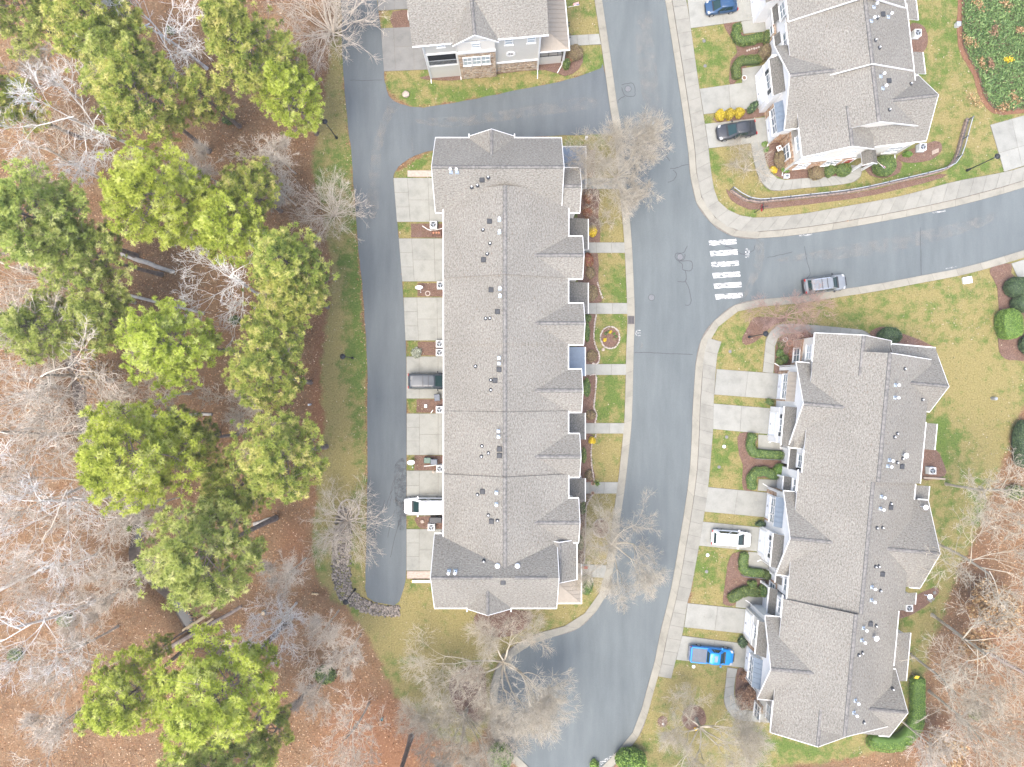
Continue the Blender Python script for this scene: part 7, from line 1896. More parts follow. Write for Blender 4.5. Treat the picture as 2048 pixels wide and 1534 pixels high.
# ---- pines
def pine(seed, Ht, h0, rad, nl, tufts, mat, dense=1.0):
    rn = np.random.default_rng(seed); py = random.Random(seed)
    segs = []; p = Vector((0, 0, -.2)); d = Vector((py.uniform(-.03, .03), py.uniform(-.03, .03), 1)).normalized(); K = 12; axis = [p]
    for i in range(K):
        d = (d + Vector((py.gauss(0, .012), py.gauss(0, .012), .02))).normalized(); q = p + d * (Ht / K)
        segs.append((p, q, .24 * (1 - .85 * i / K) * (1.25 if i == 0 else 1), .24 * (1 - .85 * (i + 1) / K))); p = q; axis.append(p)
    ax = np.array([a[:] for a in axis]); at = lambda z: np.array([np.interp(z, ax[:, 2], ax[:, 0]), np.interp(z, ax[:, 2], ax[:, 1]), z])
    TP, TD, TC = [], [], []
    for i in range(nl):
        f = (i + rn.random()) / nl; z = h0 + (Ht - h0) * f ** .9
        prof = math.sin(min(1, (1 - f) * 1.15 + .08) * math.pi / 2) * (.55 + .45 * min(1, f * 4 + .25))
        L = rad * prof * rn.uniform(.65, 1.12); a = i * 2.4 + rn.uniform(-.5, .5); el = rn.uniform(-.05, .35) + f * .5
        dr = np.array([math.cos(a) * math.cos(el), math.sin(a) * math.cos(el), math.sin(el)]); b = at(z); lc = rn.uniform(-.13, .13)
        pts = [b]; dd = dr.copy()
        for k in range(4):
            dd = dd + rn.normal(0, .10, 3) + [0, 0, .05]; dd /= np.linalg.norm(dd); pts.append(pts[-1] + dd * L / 4)
        for k in range(4): segs.append((Vector(pts[k]), Vector(pts[k + 1]), .055 * (1 - k / 5), .055 * (1 - (k + 1) / 5)))
        m = max(4, int(tufts / nl * (L / rad + .3) * dense)); tt = rn.uniform(.28, 1.02, m) ** .75
        P = np.stack([np.interp(tt * 4, range(5), [q[j] for q in pts]) for j in range(3)], 1)
        side = np.cross(dr, [0, 0, 1]); side /= np.linalg.norm(side) + 1e-9; sp = rn.normal(0, 1, m)[:, None] * L * .26 * (1.15 - .5 * tt)[:, None]
        P = P + side * sp + np.stack([np.zeros(m), np.zeros(m), rn.normal(.05, .22, m)], 1)
        D = dr * .6 + side * np.sign(sp) * .35 + np.array([0, 0, .75]) + rn.normal(0, .2, (m, 3))
        TP.append(P); TD.append(D); TC.append(np.clip(rn.normal(.52 + lc, .26, m), .0, 1))
        for k in range(0, m, 2): segs.append((Vector(pts[min(3, int(tt[k] * 4))]), Vector(P[k]), .016, .01))
    TP = np.concatenate(TP); TD = np.concatenate(TD); TC = np.concatenate(TC); TD /= np.linalg.norm(TD, axis=1)[:, None]
    nn = 40; n = len(TP)
    dirs = TD[:, None, :] * .55 + rn.normal(0, .62, (n, nn, 3)); dirs /= np.linalg.norm(dirs, axis=2)[..., None]
    ln = rn.uniform(.24, .40, (n, nn, 1)); w = np.cross(dirs, rn.normal(0, .35, (n, nn, 3)) + [0, 0, 1]); w /= np.linalg.norm(w, axis=2)[..., None]; w *= .033
    root = TP[:, None, :] + dirs * .02
    V = np.stack([root + dirs * ln * .25 - w, root + dirs * ln * .25 + w, root + dirs * ln], 2).reshape(-1, 3)
    F = np.arange(len(V)).reshape(-1, 3); C = np.repeat(np.clip(np.repeat(TC, nn) + rn.normal(0, .07, n * nn), 0, 1), 3)
    a = np.array([s[0][:] for s in segs]); b = np.array([s[1][:] for s in segs]); TV, TF = tubes_np(a, b, [s[2] for s in segs], [s[3] for s in segs], 6)
    return np_mesh('trunk', TV, TF, M['bark_pine'], smooth_=True), np_mesh('crown', V, F, M[mat], C)
def recol(k, mat):
    a, b = PROTO[k]; b = b.copy(); b.materials.clear(); b.materials.append(M[mat]); return (a, b)
PROTO['pine_a'] = pine(21, 21, 11.5, 4.6, 46, 1250, 'needles'); PROTO['pine_b'] = pine(22, 19, 10, 4.2, 42, 1100, 'needles'); PROTO['pine_c'] = pine(23, 20, 7, 3.6, 52, 1250, 'needles_green'); PROTO['pine_d'] = pine(24, 16, 9.5, 3.0, 30, 520, 'needles_green', .8)
PROTO['pine_ay'] = recol('pine_a', 'needles_yellow'); PROTO['pine_by'] = recol('pine_b', 'needles_yellow'); PROTO['pine_bg'] = recol('pine_b', 'needles_green'); PROTO['pine_ag'] = recol('pine_a', 'needles_green'); PROTO['pine_cy'] = recol('pine_c', 'needles_yellow')
PINES = [('broad pine at the left edge, largest of the upper left group', 'pine_a', 60, 440, 16.5, 1.12), ('pine overlapping the broad left edge pine', 'pine_b', 165, 500, 15.5, 1.05), ('yellow-green pine in the upper middle of the wood', 'pine_ay', 300, 395, 16, 1.12), ('yellow-green pine right of the upper middle one', 'pine_by', 420, 450, 15, 1.0),
    ('tall green pine reaching the top edge right of the leaf litter', 'pine_c', 500, 95, 14.5, 1.15), ('pine beside the tall one nearest the lane at the top', 'pine_cy', 572, 190, 10.5, .85), ('green pine at the top left edge', 'pine_bg', 150, 45, 16, 1.1), ('green pine left of the leaf litter near the top', 'pine_ag', 270, 190, 15, 1.0), ('pine between the two top left pines', 'pine_b', 205, 120, 15, 1.0), ('small green pine at the far left top', 'pine_bg', 10, 190, 15, .85), ('pine in the top left corner', 'pine_b', 30, 20, 16, .95), ('sparse thin pine in the leaf litter clearing', 'pine_d', 385, 165, 12, .95),
    ('green pine above the white bare tree', 'pine_bg', 485, 365, 13, .82), ('green pine nearest the lane grass, upper of the column', 'pine_c', 565, 525, 12.5, 1.05), ('green pine nearest the lane grass, second of the column', 'pine_ag', 585, 585, 13.5, .82), ('green pine left in the lane side column', 'pine_bg', 530, 650, 13, .85), ('green pine level with the middle verge lamp', 'pine_bg', 540, 765, 13, .95),
    ('bright yellow pine in the middle of the wood', 'pine_ay', 340, 690, 15.5, 1.0), ('green pine at the left end of the middle pair', 'pine_b', 90, 630, 16, .95), ('green pine between left pair and yellow pine', 'pine_b', 190, 655, 15, .88), ('big yellow-green pine above the creek', 'pine_ay', 255, 900, 16, 1.2), ('pine joined to the right of the big creek pine', 'pine_bg', 385, 885, 13.5, .8), ('green pine opposite the white van', 'pine_ag', 560, 925, 14, 1.02), ('dark green pine left of the one opposite the van', 'pine_bg', 440, 985, 11, .85), ('round green pine right of the creek pools', 'pine_a', 405, 1120, 15.5, 1.2), ('large yellow-green pine near the bottom of the wood', 'pine_ay', 425, 1400, 16, 1.22), ('yellow-green pine left of the bottom one', 'pine_ay', 230, 1410, 16, .95), ('small sparse pine at the bottom of the wood', 'pine_d', 555, 1470, 11, .9), ('small pine above the bottom yellow pine', 'pine_d', 315, 1305, 12, .55),
    ('pine whose trunk rises from the straw clearing at the bottom', 'pine_a', 398, 1580, 19, 1.15), ('pine trunk at the bottom edge beside the clearing', 'pine_b', 775, 1640, 17, 1.1)]
for lab, k, u, v, zc, s in PINES:
    t = plant_tree('pine_tree', lab, 'pine tree', k, u, v, zc * .97, s * 1.17, s * .98, G_PI)

# beeches holding tan leaves at the right edge
for lab, u, v, n, r in (('small tan-leaved tree in the right edge wood', 1990, 1215, 2600, 3.0), ('small tan-leaved tree at the bottom right corner wood', 1890, 1500, 1500, 2.4), ('tan-leaved sapling among the pale trees by the creek', 190, 740, 800, 2.0), ('low tan-leaved sapling by the right wood edge', 1950, 1290, 700, 1.8)):
    p = W(u, v, 4); t = empty('beech_tree', (p.x, p.y, float(ground_z(p.x, p.y)))); tag(t, lab, 'tree', 'tan-leaved beeches')
    P = RNG.normal(0, 1, (n, 3)); P /= np.linalg.norm(P, axis=1)[:, None]; P *= (RNG.random((n, 1)) ** .45) * [r, r, r * .8]; P += [0, 0, 4.2]
    P += np.sin(P[:, [1, 2, 0]] * 2.3) * .35
    V, F, C = leaf_cloud(P, .19); link('crown', np_mesh('crown', V, F, M['leaf_tan'], C), t)
    me = PROTO['forest_c'][0]; o = link('trunk', me, t); o.scale = (.5, .5, .42)

# ---- shrubs and hedges: a dense core clothed in small leaves
def clothe(V, F, n, size, off=.03):
    """scatter leaves on a triangle mesh"""
    V, F = np.asarray(V, float), np.asarray(F); A, B, C = V[F[:, 0]], V[F[:, 1]], V[F[:, 2]]
    nr = np.cross(B - A, C - A); ar = np.linalg.norm(nr, axis=1); nr /= ar[:, None] + 1e-9
    n = int(n * ar.sum() / 2); i = RNG.choice(len(F), n, p=ar / ar.sum()); s, t = RNG.random(n), RNG.random(n); fl = s + t > 1; s[fl], t[fl] = 1 - s[fl], 1 - t[fl]
    P = A[i] + (B - A)[i] * s[:, None] + (C - A)[i] * t[:, None] + nr[i] * RNG.uniform(-off, off, n)[:, None]
    return leaf_cloud(P, size, nrm=nr[i])
def ico(sub=3):
    bm = bmesh.new(); bmesh.ops.create_icosphere(bm, subdivisions=sub, radius=1); V = np.array([v.co[:] for v in bm.verts]); F = np.array([[v.index for v in f.verts] for f in bm.faces]); bm.free(); return V, F
ICO = ico(3)
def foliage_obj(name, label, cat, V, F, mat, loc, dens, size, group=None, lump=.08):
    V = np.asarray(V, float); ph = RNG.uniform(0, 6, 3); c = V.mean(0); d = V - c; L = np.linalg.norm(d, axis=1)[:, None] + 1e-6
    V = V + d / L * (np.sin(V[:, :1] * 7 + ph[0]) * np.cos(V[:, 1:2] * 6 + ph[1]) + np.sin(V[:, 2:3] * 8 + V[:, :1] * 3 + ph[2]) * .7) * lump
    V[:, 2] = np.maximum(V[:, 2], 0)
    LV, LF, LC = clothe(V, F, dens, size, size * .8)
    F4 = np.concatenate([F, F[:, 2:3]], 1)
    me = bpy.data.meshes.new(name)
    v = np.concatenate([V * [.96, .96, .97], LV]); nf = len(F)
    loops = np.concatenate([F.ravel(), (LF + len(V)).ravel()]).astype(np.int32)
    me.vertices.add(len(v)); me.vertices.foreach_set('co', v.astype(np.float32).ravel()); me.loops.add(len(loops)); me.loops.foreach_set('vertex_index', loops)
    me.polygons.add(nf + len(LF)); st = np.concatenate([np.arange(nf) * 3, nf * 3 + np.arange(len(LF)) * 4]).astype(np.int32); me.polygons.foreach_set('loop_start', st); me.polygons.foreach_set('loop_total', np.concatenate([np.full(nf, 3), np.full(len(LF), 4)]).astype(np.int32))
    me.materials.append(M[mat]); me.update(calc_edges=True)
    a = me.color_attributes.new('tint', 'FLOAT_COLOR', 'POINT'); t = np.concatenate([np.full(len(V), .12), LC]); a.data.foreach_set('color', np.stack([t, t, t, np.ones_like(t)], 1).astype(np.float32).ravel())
    o = link(name, me); o.location = loc; tag(o, label, cat, group); return o
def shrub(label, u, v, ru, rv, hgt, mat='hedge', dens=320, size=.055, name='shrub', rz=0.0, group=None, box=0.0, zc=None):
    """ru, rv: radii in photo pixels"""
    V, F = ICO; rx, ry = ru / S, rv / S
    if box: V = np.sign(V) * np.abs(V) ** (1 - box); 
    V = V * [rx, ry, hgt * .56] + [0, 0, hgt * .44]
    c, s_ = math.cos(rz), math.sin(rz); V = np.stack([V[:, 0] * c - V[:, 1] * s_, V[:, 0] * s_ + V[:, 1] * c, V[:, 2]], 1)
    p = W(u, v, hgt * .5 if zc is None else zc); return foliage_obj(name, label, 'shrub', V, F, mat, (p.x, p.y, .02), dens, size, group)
def hedge(label, pts, wd, hgt, mat='hedge', dens=300, size=.055, name='hedge', rad=.5):
    p = [W(u, v, hgt * .6).xy[:] for u, v in smooth(pts, 5)]; o0 = np.array(p[0]); L = resample(p, max(4, int(plen(p) / .3))) - o0
    T = np.gradient(L, axis=0); T /= np.linalg.norm(T, axis=1)[:, None]; N = np.stack([-T[:, 1], T[:, 0]], 1); K = 12; rings = []
    n = len(L)
    for i in range(-2, n + 2):
        j = min(max(i, 0), n - 1); e = {-2: .55, -1: .85, n: .85, n + 1: .55}.get(i, 1.0); c = L[j] + T[j] * ({-2: -.28, -1: -.16, n: .16, n + 1: .28}.get(i, 0)) * wd
        r = []
        for k in range(K):
            a = 2 * math.pi * k / K; x = math.copysign(abs(math.cos(a)) ** .6, math.cos(a)) * wd / 2 * e; z = hgt * .5 + math.copysign(abs(math.sin(a)) ** .6, math.sin(a)) * hgt * .5 * (e ** .5)
            r.append((c[0] + N[j][0] * x, c[1] + N[j][1] * x, z))
        rings.append(r)
    V, Q = loft(rings); F = [t for q in Q for t in ((q[0], q[1], q[2]), (q[0], q[2], q[3]))]
    m = len(rings) - 1; F += [(0, k + 1, k) for k in range(1, K - 1)] + [(m * K, m * K + k, m * K + k + 1) for k in range(1, K - 1)]
    return foliage_obj(name, label, 'hedge', np.array(V), np.array(F), mat, (*o0, .02), dens, size, None, .09)

GY = 'round yellow shrubs by the black car'
shrub('bright yellow round shrub, leftmost of three above the black car', 1440.5, 230.5, 9.5, 10.5, 1.1, 'shrub_yellow', box=.15); shrub('yellow round shrub, middle of three above the black car', 1459, 228, 8.5, 10, 1.1, 'shrub_yellow', box=.15); shrub('dull yellow round shrub, rightmost of three above the black car', 1478.5, 225.5, 9.5, 9.5, 1.05, 'shrub_yellow', box=.1)
shrub('spiky dark green shrub beside the yellow shrubs', 1506, 214, 12, 6, 1.3, 'evergreen_dark', rz=.9, size=.14, dens=160)
shrub('bright yellow flowering shrub beside the middle garden bed', 1184, 881, 6.5, 7, .9, 'bloom_yellow', dens=420); shrub('small yellow flowering shrub in the corner garden', 1548, 339, 7, 6, .6, 'bloom_yellow', dens=260)
hedge('clipped hedge curving beside the blue hatchback driveway', [(1475, 52), (1473, 70), (1482, 82), (1500, 80), (1522, 74)], 1.05, .95); shrub('round dark shrub at the end of the top hedge', 1539, 73, 13, 14, 1.9, 'hedge'); shrub('round shrub against the corner row by the white edging', 1531, 104, 13, 14, 1.7, 'shrub_brown'); hedge('clipped hedge curving beside the yellow shrub driveway', [(1474, 152), (1473, 132), (1484, 121), (1505, 119), (1518, 118)], 1.05, .9)
shrub('round brown-green shrub, leftmost of three below the corner house', 1633, 345, 15, 14, 1.25, 'shrub_brown', box=.1); shrub('round green shrub, middle of three below the corner house', 1659, 341, 12, 12, 1.2, 'hedge', box=.1); shrub('round green shrub, rightmost of three below the corner house', 1686, 339, 15, 13, 1.3, 'hedge', box=.1)
shrub('big round green shrub beside the small flag', 1770, 331, 21, 20, 2.3, 'hedge'); shrub('dark leafy shrub in the corner garden by the stone wall', 1562, 318, 13, 19, 1.3, 'shrub_brown'); shrub('green feathery shrub at the corner of the corner house', 1572, 332, 9, 12, .9, 'hedge_bright', size=.1, dens=150); shrub('tiny green plant beside the curving corner walk, upper one', 1529, 288, 5, 5, .35, 'hedge_bright'); shrub('tiny green plant beside the curving corner walk, lower one', 1533, 299, 5, 5, .35, 'hedge_bright'); shrub('small flowering plant beside the rear air conditioner', 1815, 308, 9, 6, .7, 'hedge_bright')
for i, (u, v) in enumerate(((1562, 689), (1561, 705), (1560, 723), (1570, 718))): shrub(('small green mound at the top of the garden bed', 'small green mound left in the garden bed, second down', 'small green mound at the bottom of the garden bed', 'small green mound right at the bottom of the garden bed')[i], u, v, 8, 8, .6, 'hedge', dens=260)
shrub('orange-red shrub at the top right of the garden bed', 1610, 671, 14, 7, .8, 'shrub_red', size=.09, dens=170); shrub('red and green nandina against the garden bed wall', 1587, 708, 9, 17, 1.0, 'shrub_red', size=.09, dens=200); shrub('small dark plant behind the clay bowl', 1593, 686, 8, 5, .5, 'evergreen_dark')
shrub('green shrub at the end of the grass median', 1540, 804, 8, 6, .7, 'hedge'); shrub('dark evergreen shrub below the third driveway', 1522, 1048, 10, 6, .8, 'evergreen_dark'); shrub('dark leafy shrub above the pickup garage', 1485, 1284, 8, 10, .9, 'evergreen_dark', size=.09, dens=180)
hedge('clipped hedge curving below the second driveway', [(1505, 872), (1501, 890), (1508, 905), (1530, 909), (1563, 911)], 1.05, .95); hedge('clipped hedge curving above the third driveway', [(1505, 974), (1503, 957), (1511, 945), (1530, 943), (1551, 951)], 1.1, .95); shrub('round clipped shrub beside the upper garden rail', 1560, 940, 12, 12, 1.3, 'hedge_bright', box=.1)
hedge('clipped hedge curving below the white car', [(1489, 1110), (1486, 1128), (1491, 1142), (1510, 1146), (1524, 1147)], 1.05, .9); shrub('round shrub at the end of the white car hedge', 1534, 1150, 10, 10, 1.1, 'hedge'); shrub('round shrub beside the pale pot', 1504, 1169, 9, 9, 1.0, 'hedge'); shrub('tall round shrub by the lower entry porch', 1530, 1182, 11, 13, 1.4, 'hedge'); hedge('clipped hedge above the pickup neighbour driveway', [(1462, 1197), (1475, 1190), (1488, 1183), (1515, 1184)], 1.2, .9)
shrub('brown leafless shrub mound in the lower bed', 1497, 1394, 22, 22, 1.0, 'dead_brown', dens=130, size=.12); shrub('rusty shrub at the top of the lower bed', 1490, 1352, 10, 10, .8, 'dead_brown', dens=150, size=.1); shrub('small orange plant in the lower bed', 1485, 1415, 7, 4, .4, 'shrub_red')
shrub('dark green round shrub at the north end of the gabled row', 1780, 671, 23, 16, 2.0, 'evergreen_dark', box=.05); shrub('dark round shrub at the right edge, upper of the clipped group', 2035, 574, 22, 20, 2.0, 'evergreen_dark', box=.1); shrub('dark round shrub at the right edge behind the bright block', 2046, 607, 20, 18, 2.0, 'evergreen_dark', box=.1); shrub('bright green block-shaped shrub at the right edge', 2019, 648, 20, 30, 2.2, 'hedge_bright', box=.35, rz=.12); shrub('dark shrub at the right edge below the bright block', 2062, 690, 20, 22, 1.8, 'evergreen_dark'); shrub('dark bush in the right edge wood', 2050, 880, 22, 40, 2.0, 'evergreen_dark'); shrub('dark bush lower in the right edge wood', 2046, 910, 16, 24, 1.6, 'evergreen_dark')
hedge('tall curved green hedge at the bottom corner of the gabled row', [(1836, 1362), (1836, 1400), (1834, 1440), (1818, 1472), (1790, 1490), (1745, 1487)], 1.55, 1.4, 'hedge_bright')
shrub('bright conifer bush at the bottom edge right of the road', 1262, 1520, 30, 20, 2.6, 'hedge_bright', size=.12, dens=170); shrub('small conifer bush in front of the bright one', 1189, 1530, 7, 8, 1.0, 'hedge_bright', size=.1); shrub('conifer bush at the bottom edge left of the kerb', 1000, 1515, 24, 26, 2.4, 'hedge_bright', size=.12, dens=170)
shrub('round bronze shrub at the stone-fronted porch corner', 1149, 105, 17, 15, 1.5, 'shrub_brown'); shrub('narrow green conifer by the stone-fronted porch', 1133, 128, 7, 10, 1.3, 'hedge'); shrub('orange-leaved shrub by the stone-fronted porch', 1138, 119, 6, 7, .9, 'shrub_red')
shrub('round green shrub at the tan porch by the lowest walk', 1173, 1170, 14, 19, 1.2, 'hedge'); shrub('pale silvery grass clump beside the two air conditioners', 833, 706, 10, 11, .5, 'shrub_silver', dens=150, size=.1)
for i, (u, v, a, b, m) in enumerate(((1170, 310, 8, 22, 'shrub_brown'), (1178, 345, 9, 9, 'shrub_red'), (1176, 396, 8, 12, 'shrub_red'), (1176, 425, 10, 12, 'shrub_red'), (1184, 462, 9, 12, 'bloom_yellow'), (1178, 520, 9, 14, 'shrub_red'), (1182, 545, 9, 12, 'shrub_brown'), (1184, 586, 12, 15, 'shrub_brown'), (1176, 636, 7, 7, 'hedge'), (1174, 665, 5, 20, 'hedge'), (1184, 712, 11, 11, 'shrub_brown'), (1173, 775, 7, 18, 'hedge'), (1182, 830, 9, 10, 'shrub_brown'), (1168, 910, 5, 16, 'hedge'), (1177, 950, 7, 11, 'shrub_brown'), (1166, 1015, 5, 15, 'hedge'), (1161, 1085, 6, 16, 'hedge'), (1160, 1050, 4, 10, 'shrub_red'))):
    where = ('beside the blue porch roof', 'above the top garden walk', 'just below the top garden walk', 'below the first reddish shrub', 'above the second garden walk', 'below the second garden walk', 'in the middle of the second lawn bed', 'above the walk over the round flower bed', 'just below the walk over the round flower bed', 'left of the round flower bed', 'at the bottom of the round flower bed border', 'below the walk under the round flower bed', 'above the walk over the yellow shrub', 'below the yellow flowering shrub', 'above the walk with potted plants', 'below the walk with potted plants', 'above the lowest garden walk', 'in the narrow bed by the lower lawn')[i]
    shrub({'shrub_brown': 'bronze', 'shrub_red': 'reddish', 'bloom_yellow': 'yellow-green', 'hedge': 'green'}[m] + ' low shrub ' + where, u, v, a, b, .7, m, dens=200, size=.07)
for i, (u, v, m) in enumerate(((1211, 679, 'bloom_yellow'), (1222, 664, 'bloom_yellow'), (1229, 667, 'hedge_bright'), (1211, 668, 'hedge'), (1232, 673, 'hedge'), (1216, 663, 'hedge'), (1229, 678, 'shrub_brown'))):
    shrub(('orange-yellow flower clump left in the round bed', 'yellow flower clump at the top of the round bed', 'bright leafy clump top right in the round bed', 'dark leafy clump top left in the round bed', 'dark leafy clump right in the round bed', 'dark leafy clump at the top left edge of the round bed', 'dry clump lower right in the round bed')[i], u, v, 3.2, 3.2, .25, m, dens=420, size=.04, name='flower_clump')
for i, (u, v, r) in enumerate(((455, 240, 10), (220, 600, 14), (130, 1240, 16), (30, 1310, 14), (60, 715, 12), (560, 1440, 14), (650, 1350, 22), (1950, 1430, 10), (470, 640, 10), (340, 60, 8), (2030, 985, 18))):
    shrub(('dark bush in the upper leaf litter', 'dark bush under the left bare trees', 'dark bush left of the creek', 'dark bush at the lower left edge', 'dark bush at the left edge above the pale trees', 'dark bush beside the small sparse pine', 'sprawling green bush below the bare saplings', 'green bush in the bottom right wood', 'small bush beside the yellow pine', 'small bush under the top pines', 'dark bush under the right edge trees')[i], u, v, r, r * .8, .9, 'hedge', dens=90, size=.13, name='understory_bush')

# ---- juniper ground cover (one mass)
def juniper():
    poly = STRAWL[:]; inner = offset(STRAWL, .55) + [(2150 / S - CX / S, (CY + 80) / S)]
    inner = [q for q in inner] ; x1 = (2150 - CX) / S; y1 = (CY + 70) / S; inner = offset(STRAWL, .55)[:] + [(x1, y1)]
    xs, ys = np.array([q[0] for q in inner]), np.array([q[1] for q in inner]); n = 26000
    X_, Y_ = RNG.uniform(xs.min(), xs.max(), n * 2), RNG.uniform(ys.min(), y1, n * 2); k = in_poly(X_, Y_, inner); X_, Y_ = X_[k][:n], Y_[k][:n]; n = len(X_)
    nz = np.sin(X_ * 1.1) * np.cos(Y_ * 1.3) * .5 + np.sin(X_ * 2.7 + Y_) * .3
    d = np.stack([RNG.normal(0, 1, n), RNG.normal(0, 1, n), RNG.uniform(.25, 1.0, n)], 1); d /= np.linalg.norm(d, axis=1)[:, None]
    P = np.stack([X_, Y_, RNG.uniform(.15, .45, n) + nz * .1], 1); L = RNG.uniform(.3, .6, n)[:, None]; w = np.cross(d, RNG.normal(0, 1, (n, 3))); w /= np.linalg.norm(w, axis=1)[:, None]; w *= .06
    V = np.stack([P - w * .6, P + d * L * .5 - w, P + d * L, P + d * L * .5 + w], 1).reshape(-1, 3)
    t = np.clip(RNG.normal(.5 + nz * .12, .22, n), 0, 1)
    o = link('juniper_cover', np_mesh('juniper_cover', V, np.arange(4 * n).reshape(-1, 4), M['juniper'], np.repeat(t, 4))); tag(o, 'dense green juniper ground cover at the top right corner', 'ground cover', kind='stuff')
    mb = MB(); mb.poly(inner, 0, .16); tag(mb.build('juniper_litter', M['soil'], None, 'structure'), 'dark soil under the juniper ground cover', 'soil')
    for i, (u, v, m) in enumerate(((1938, 83, 'leaf_tan'), (1963, 128, 'leaf_tan'), (1982, 127, 'dead_brown'), (2007, 214, 'leaf_tan'), (2029, 195, 'leaf_tan'), (2016, 120, 'bloom_yellow'), (1958, 8, 'leaf_tan'), (2010, 6, 'leaf_tan'), (1990, 60, 'dead_brown'), (2040, 60, 'leaf_tan'), (1950, 200, 'leaf_tan'))):
        r = RNG.uniform(.25, .55); n = 120; P = RNG.normal(0, 1, (n, 3)) * [r, r * .6, .08]; V, F, C = leaf_cloud(P, .12); o = link('fallen_leaf_clump', np_mesh('fallen_leaf_clump', V, F, M[m], C)); p = W(u, v, .6); o.location = (p.x, p.y, .68); o.rotation_euler = (0, 0, RNG.uniform(0, 3))
        tag(o, ('tan dead clump on the left side of the juniper, below the utility box', 'orange dead clump beside the brown twiggy hole in the juniper', 'brown twiggy hole in the juniper cover', 'tan dead clump at the bottom corner of the juniper', 'orange dead clump right of the bottom corner clump', 'yellow leafy sprig on the juniper cover', 'tan dead clump at the top edge of the juniper, left one', 'tan dead clump at the top edge of the juniper, right one', 'brown dead patch in the upper middle of the juniper', 'tan dead clump at the right edge of the juniper', 'tan dead clump close to the lower straw border')[i], 'leaf clump', kind='stuff')
juniper()

# ---- loose leaves on the wood floor, bits in the lawns
def scatter_leaves(name, label, cat, n, keep, size, mat, z, tint=None, box=(-64, 64, -50, 50)):
    X_, Y_ = RNG.uniform(box[0], box[1], n), RNG.uniform(box[2], box[3], n); k = keep(X_, Y_); X_, Y_ = X_[k], Y_[k]; n = len(X_)
    P = np.stack([X_, Y_, ground_z(X_, Y_) + z + RNG.random(n) * .03], 1); V, F, C = leaf_cloud(P, size, nrm=np.tile([0, 0, 1.6], (n, 1)))
    if tint is not None: C = np.repeat(tint(n), 4)
    o = link(name, np_mesh(name, V, F, M[mat], C)); tag(o, label, cat, kind='stuff')
hard = [ROAD, ALLEY] + [P2(q) for q in ([(868, 280), (1176, 290), (1170, 1210), (868, 1215)], [(840, -60), (1135, -60), (1110, 150), (850, 155)], [(1500, -60), (1850, -60), (1880, 300), (1610, 350), (1510, 150)], [(1560, 670), (1890, 690), (1880, 1100), (1800, 1480), (1530, 1450), (1490, 1220)])]
def free(x, y):
    k = np.ones(x.shape, bool)
    for q in hard: k &= ~in_poly(x, y, q)
    return k
scatter_leaves('leaf_litter', 'brown fallen leaves covering the woodland floor', 'leaves', 230000, lambda x, y: free(x, y) & (lawn_at(x, y) < RNG.random(x.shape) * .8) & ((x < -8) | (x > 40)), .10, 'leaves_dead', .03)
scatter_leaves('lawn_blades', 'short tufts of green and straw-coloured grass in the lawns', 'grass', 110000, lambda x, y: free(x, y) & (lawn_at(x, y) > .45 + RNG.random(x.shape) * .4), .065, 'lawn_bits', .02, lambda n: np.clip(RNG.normal(.42, .24, n), 0, .82))
scatter_leaves('lawn_leaves', 'pale fallen leaves dotted over the lawns', 'leaves', 17000, lambda x, y: free(x, y) & (lawn_at(x, y) > .5) & (np.sin(x * .31) * np.cos(y * .27) + RNG.random(x.shape) > .35), .095, 'lawn_bits', .04, lambda n: RNG.uniform(.9, 1, n))

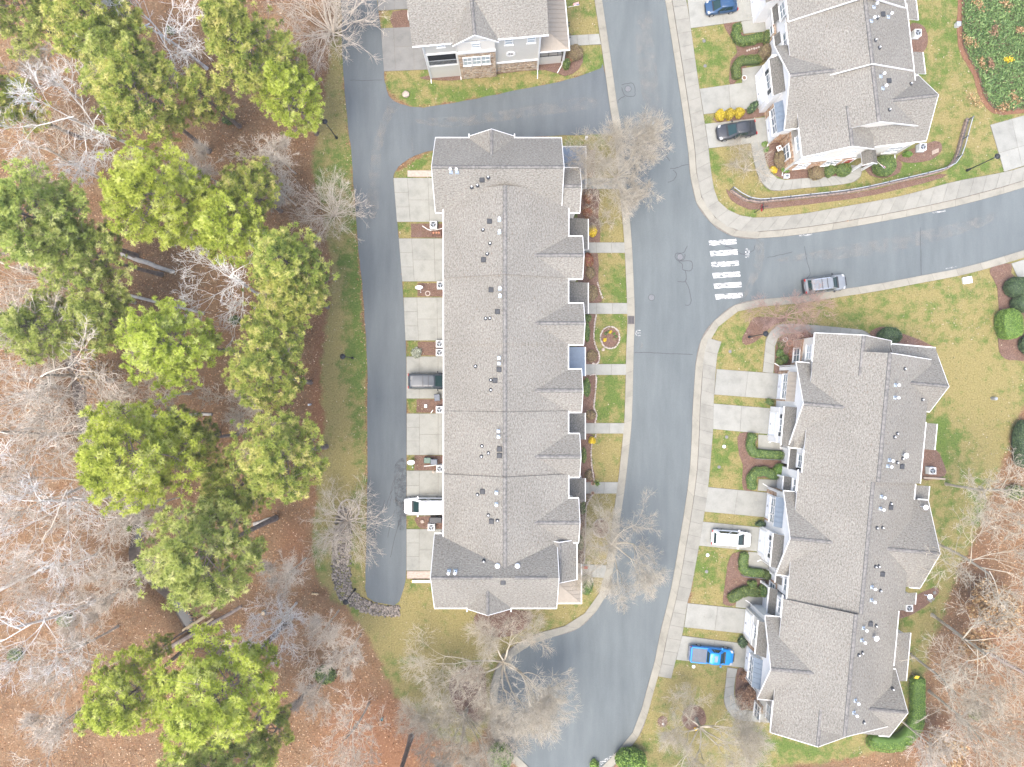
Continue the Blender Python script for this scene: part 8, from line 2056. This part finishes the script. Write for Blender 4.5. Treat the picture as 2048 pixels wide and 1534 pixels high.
# ---- logs, stumps
def log(label, u0, v0, u1, v1, r, mat='bark_grey', z=.15):
    a, b = P2([(u0, v0), (u1, v1)]); za, zb = float(ground_z(*a)), float(ground_z(*b)); o0 = Vector((*a, max(za, -.2) + z)); q = Vector((*b, max(zb, -.2) + z)) - o0
    t = empty('fallen_log', o0); tag(t, label, 'log'); mb = MB(); K = 6; pv = Vector((0, 0, 0))
    for k in range(K):
        nx = q * ((k + 1) / K) + Vector((random.uniform(-.06, .06), random.uniform(-.06, .06), random.uniform(-.03, .03))); mb.tube(pv, nx, r * (1 - .3 * k / K), r * (1 - .3 * (k + 1) / K), 8); pv = nx
    mb.build('trunk', M[mat], t)
    mb = MB(); d = q.normalized() * .02; mb.tube(-d, d * .2, r * .85, n=8); mb.build('cut_end', M['cut_wood'], t)
for a in (('thick grey log lying above the left bare trees', 245, 508, 350, 545, .32), ('pale split log across the creek pool', 366, 1262, 452, 1203, .22, 'cut_wood'), ('short pale log beside the split one', 408, 1248, 428, 1236, .18, 'cut_wood'), ('dark log across the lower creek', 330, 1300, 485, 1212, .28, 'bark_pine'), ('grey log beside the big creek pine', 508, 1048, 545, 1036, .25), ('short pale log below the swale', 625, 1186, 638, 1188, .16, 'cut_wood'), ('long dark trunk lying in the right edge wood', 1935, 1282, 2070, 1360, .22, 'bark_pine'), ('thin fallen trunk at the lower left', 0, 1180, 105, 1128, .2), ('fallen trunk left of the creek bend', 295, 833, 425, 828, .24), ('fallen thin trunk under the left bare trees', 255, 590, 410, 628, .2)): log(*a)
t = empty('tree_stump', (*P2([(528, 1225)])[0], 0)); tag(t, 'grey stump among the leaves below the swale', 'stump'); mb = MB(); mb.lathe([(.34, -.05), (.26, .15), (.24, .35)], n=10); mb.build('stump', M['bark_grey'], t); mb = MB(); mb.lathe([(.22, .352), (.22, .36)], n=10); mb.build('cut_face', M['cut_wood'], t)

# ---- thin haze volume, added to lift the dark tones
t = NT('haze_air'); t.nt.nodes.remove(t.b); pv = t.n('ShaderNodeVolumePrincipled')
pv.inputs['Color'].default_value = (.96, .98, 1, 1); pv.inputs['Density'].default_value = 0.00025; pv.inputs['Anisotropy'].default_value = 0.0
t.l(pv.outputs[0], t.out.inputs['Volume'])
mb = MB(); mb.box(-1010, 1010, -1010, 1010, -3.2, H + 3)
tag(mb.build('haze', t.mat), 'thin pale haze volume added over the neighbourhood to lift the dark tones', 'haze', kind='stuff')

for lab, u, v in (('pale valve cover in the upper lawn of the top right front garden', 1408, 82), ('pale valve cover in the lower lawn of the top right front garden', 1410, 132), ('pale valve cover in the lawn by the lamp and reddish tree', 1460, 703), ('pale valve cover just below the second lower driveway', 1453, 874), ('white valve cover in the middle of the curved hedge lawn', 1448, 893), ('pale valve cover low in the curved hedge lawn', 1438, 934), ('white valve cover just below the white car lawn edge', 1415, 1110), ('pale valve cover low in the lawn below the white car', 1413, 1143), ('white valve cover in the grass below the blue pickup', 1387, 1333)):
    mb = MB(); mb.lathe([(.2, 0), (.2, .05), (.15, .07), (.05, .08)], n=12); o = mb.build('valve_cover', M['vent_white' if lab.startswith('white') else 'concrete_old']); o.location = (*P2([(u, v)])[0], .01); tag(o, lab, 'valve cover', 'lawn valve covers')
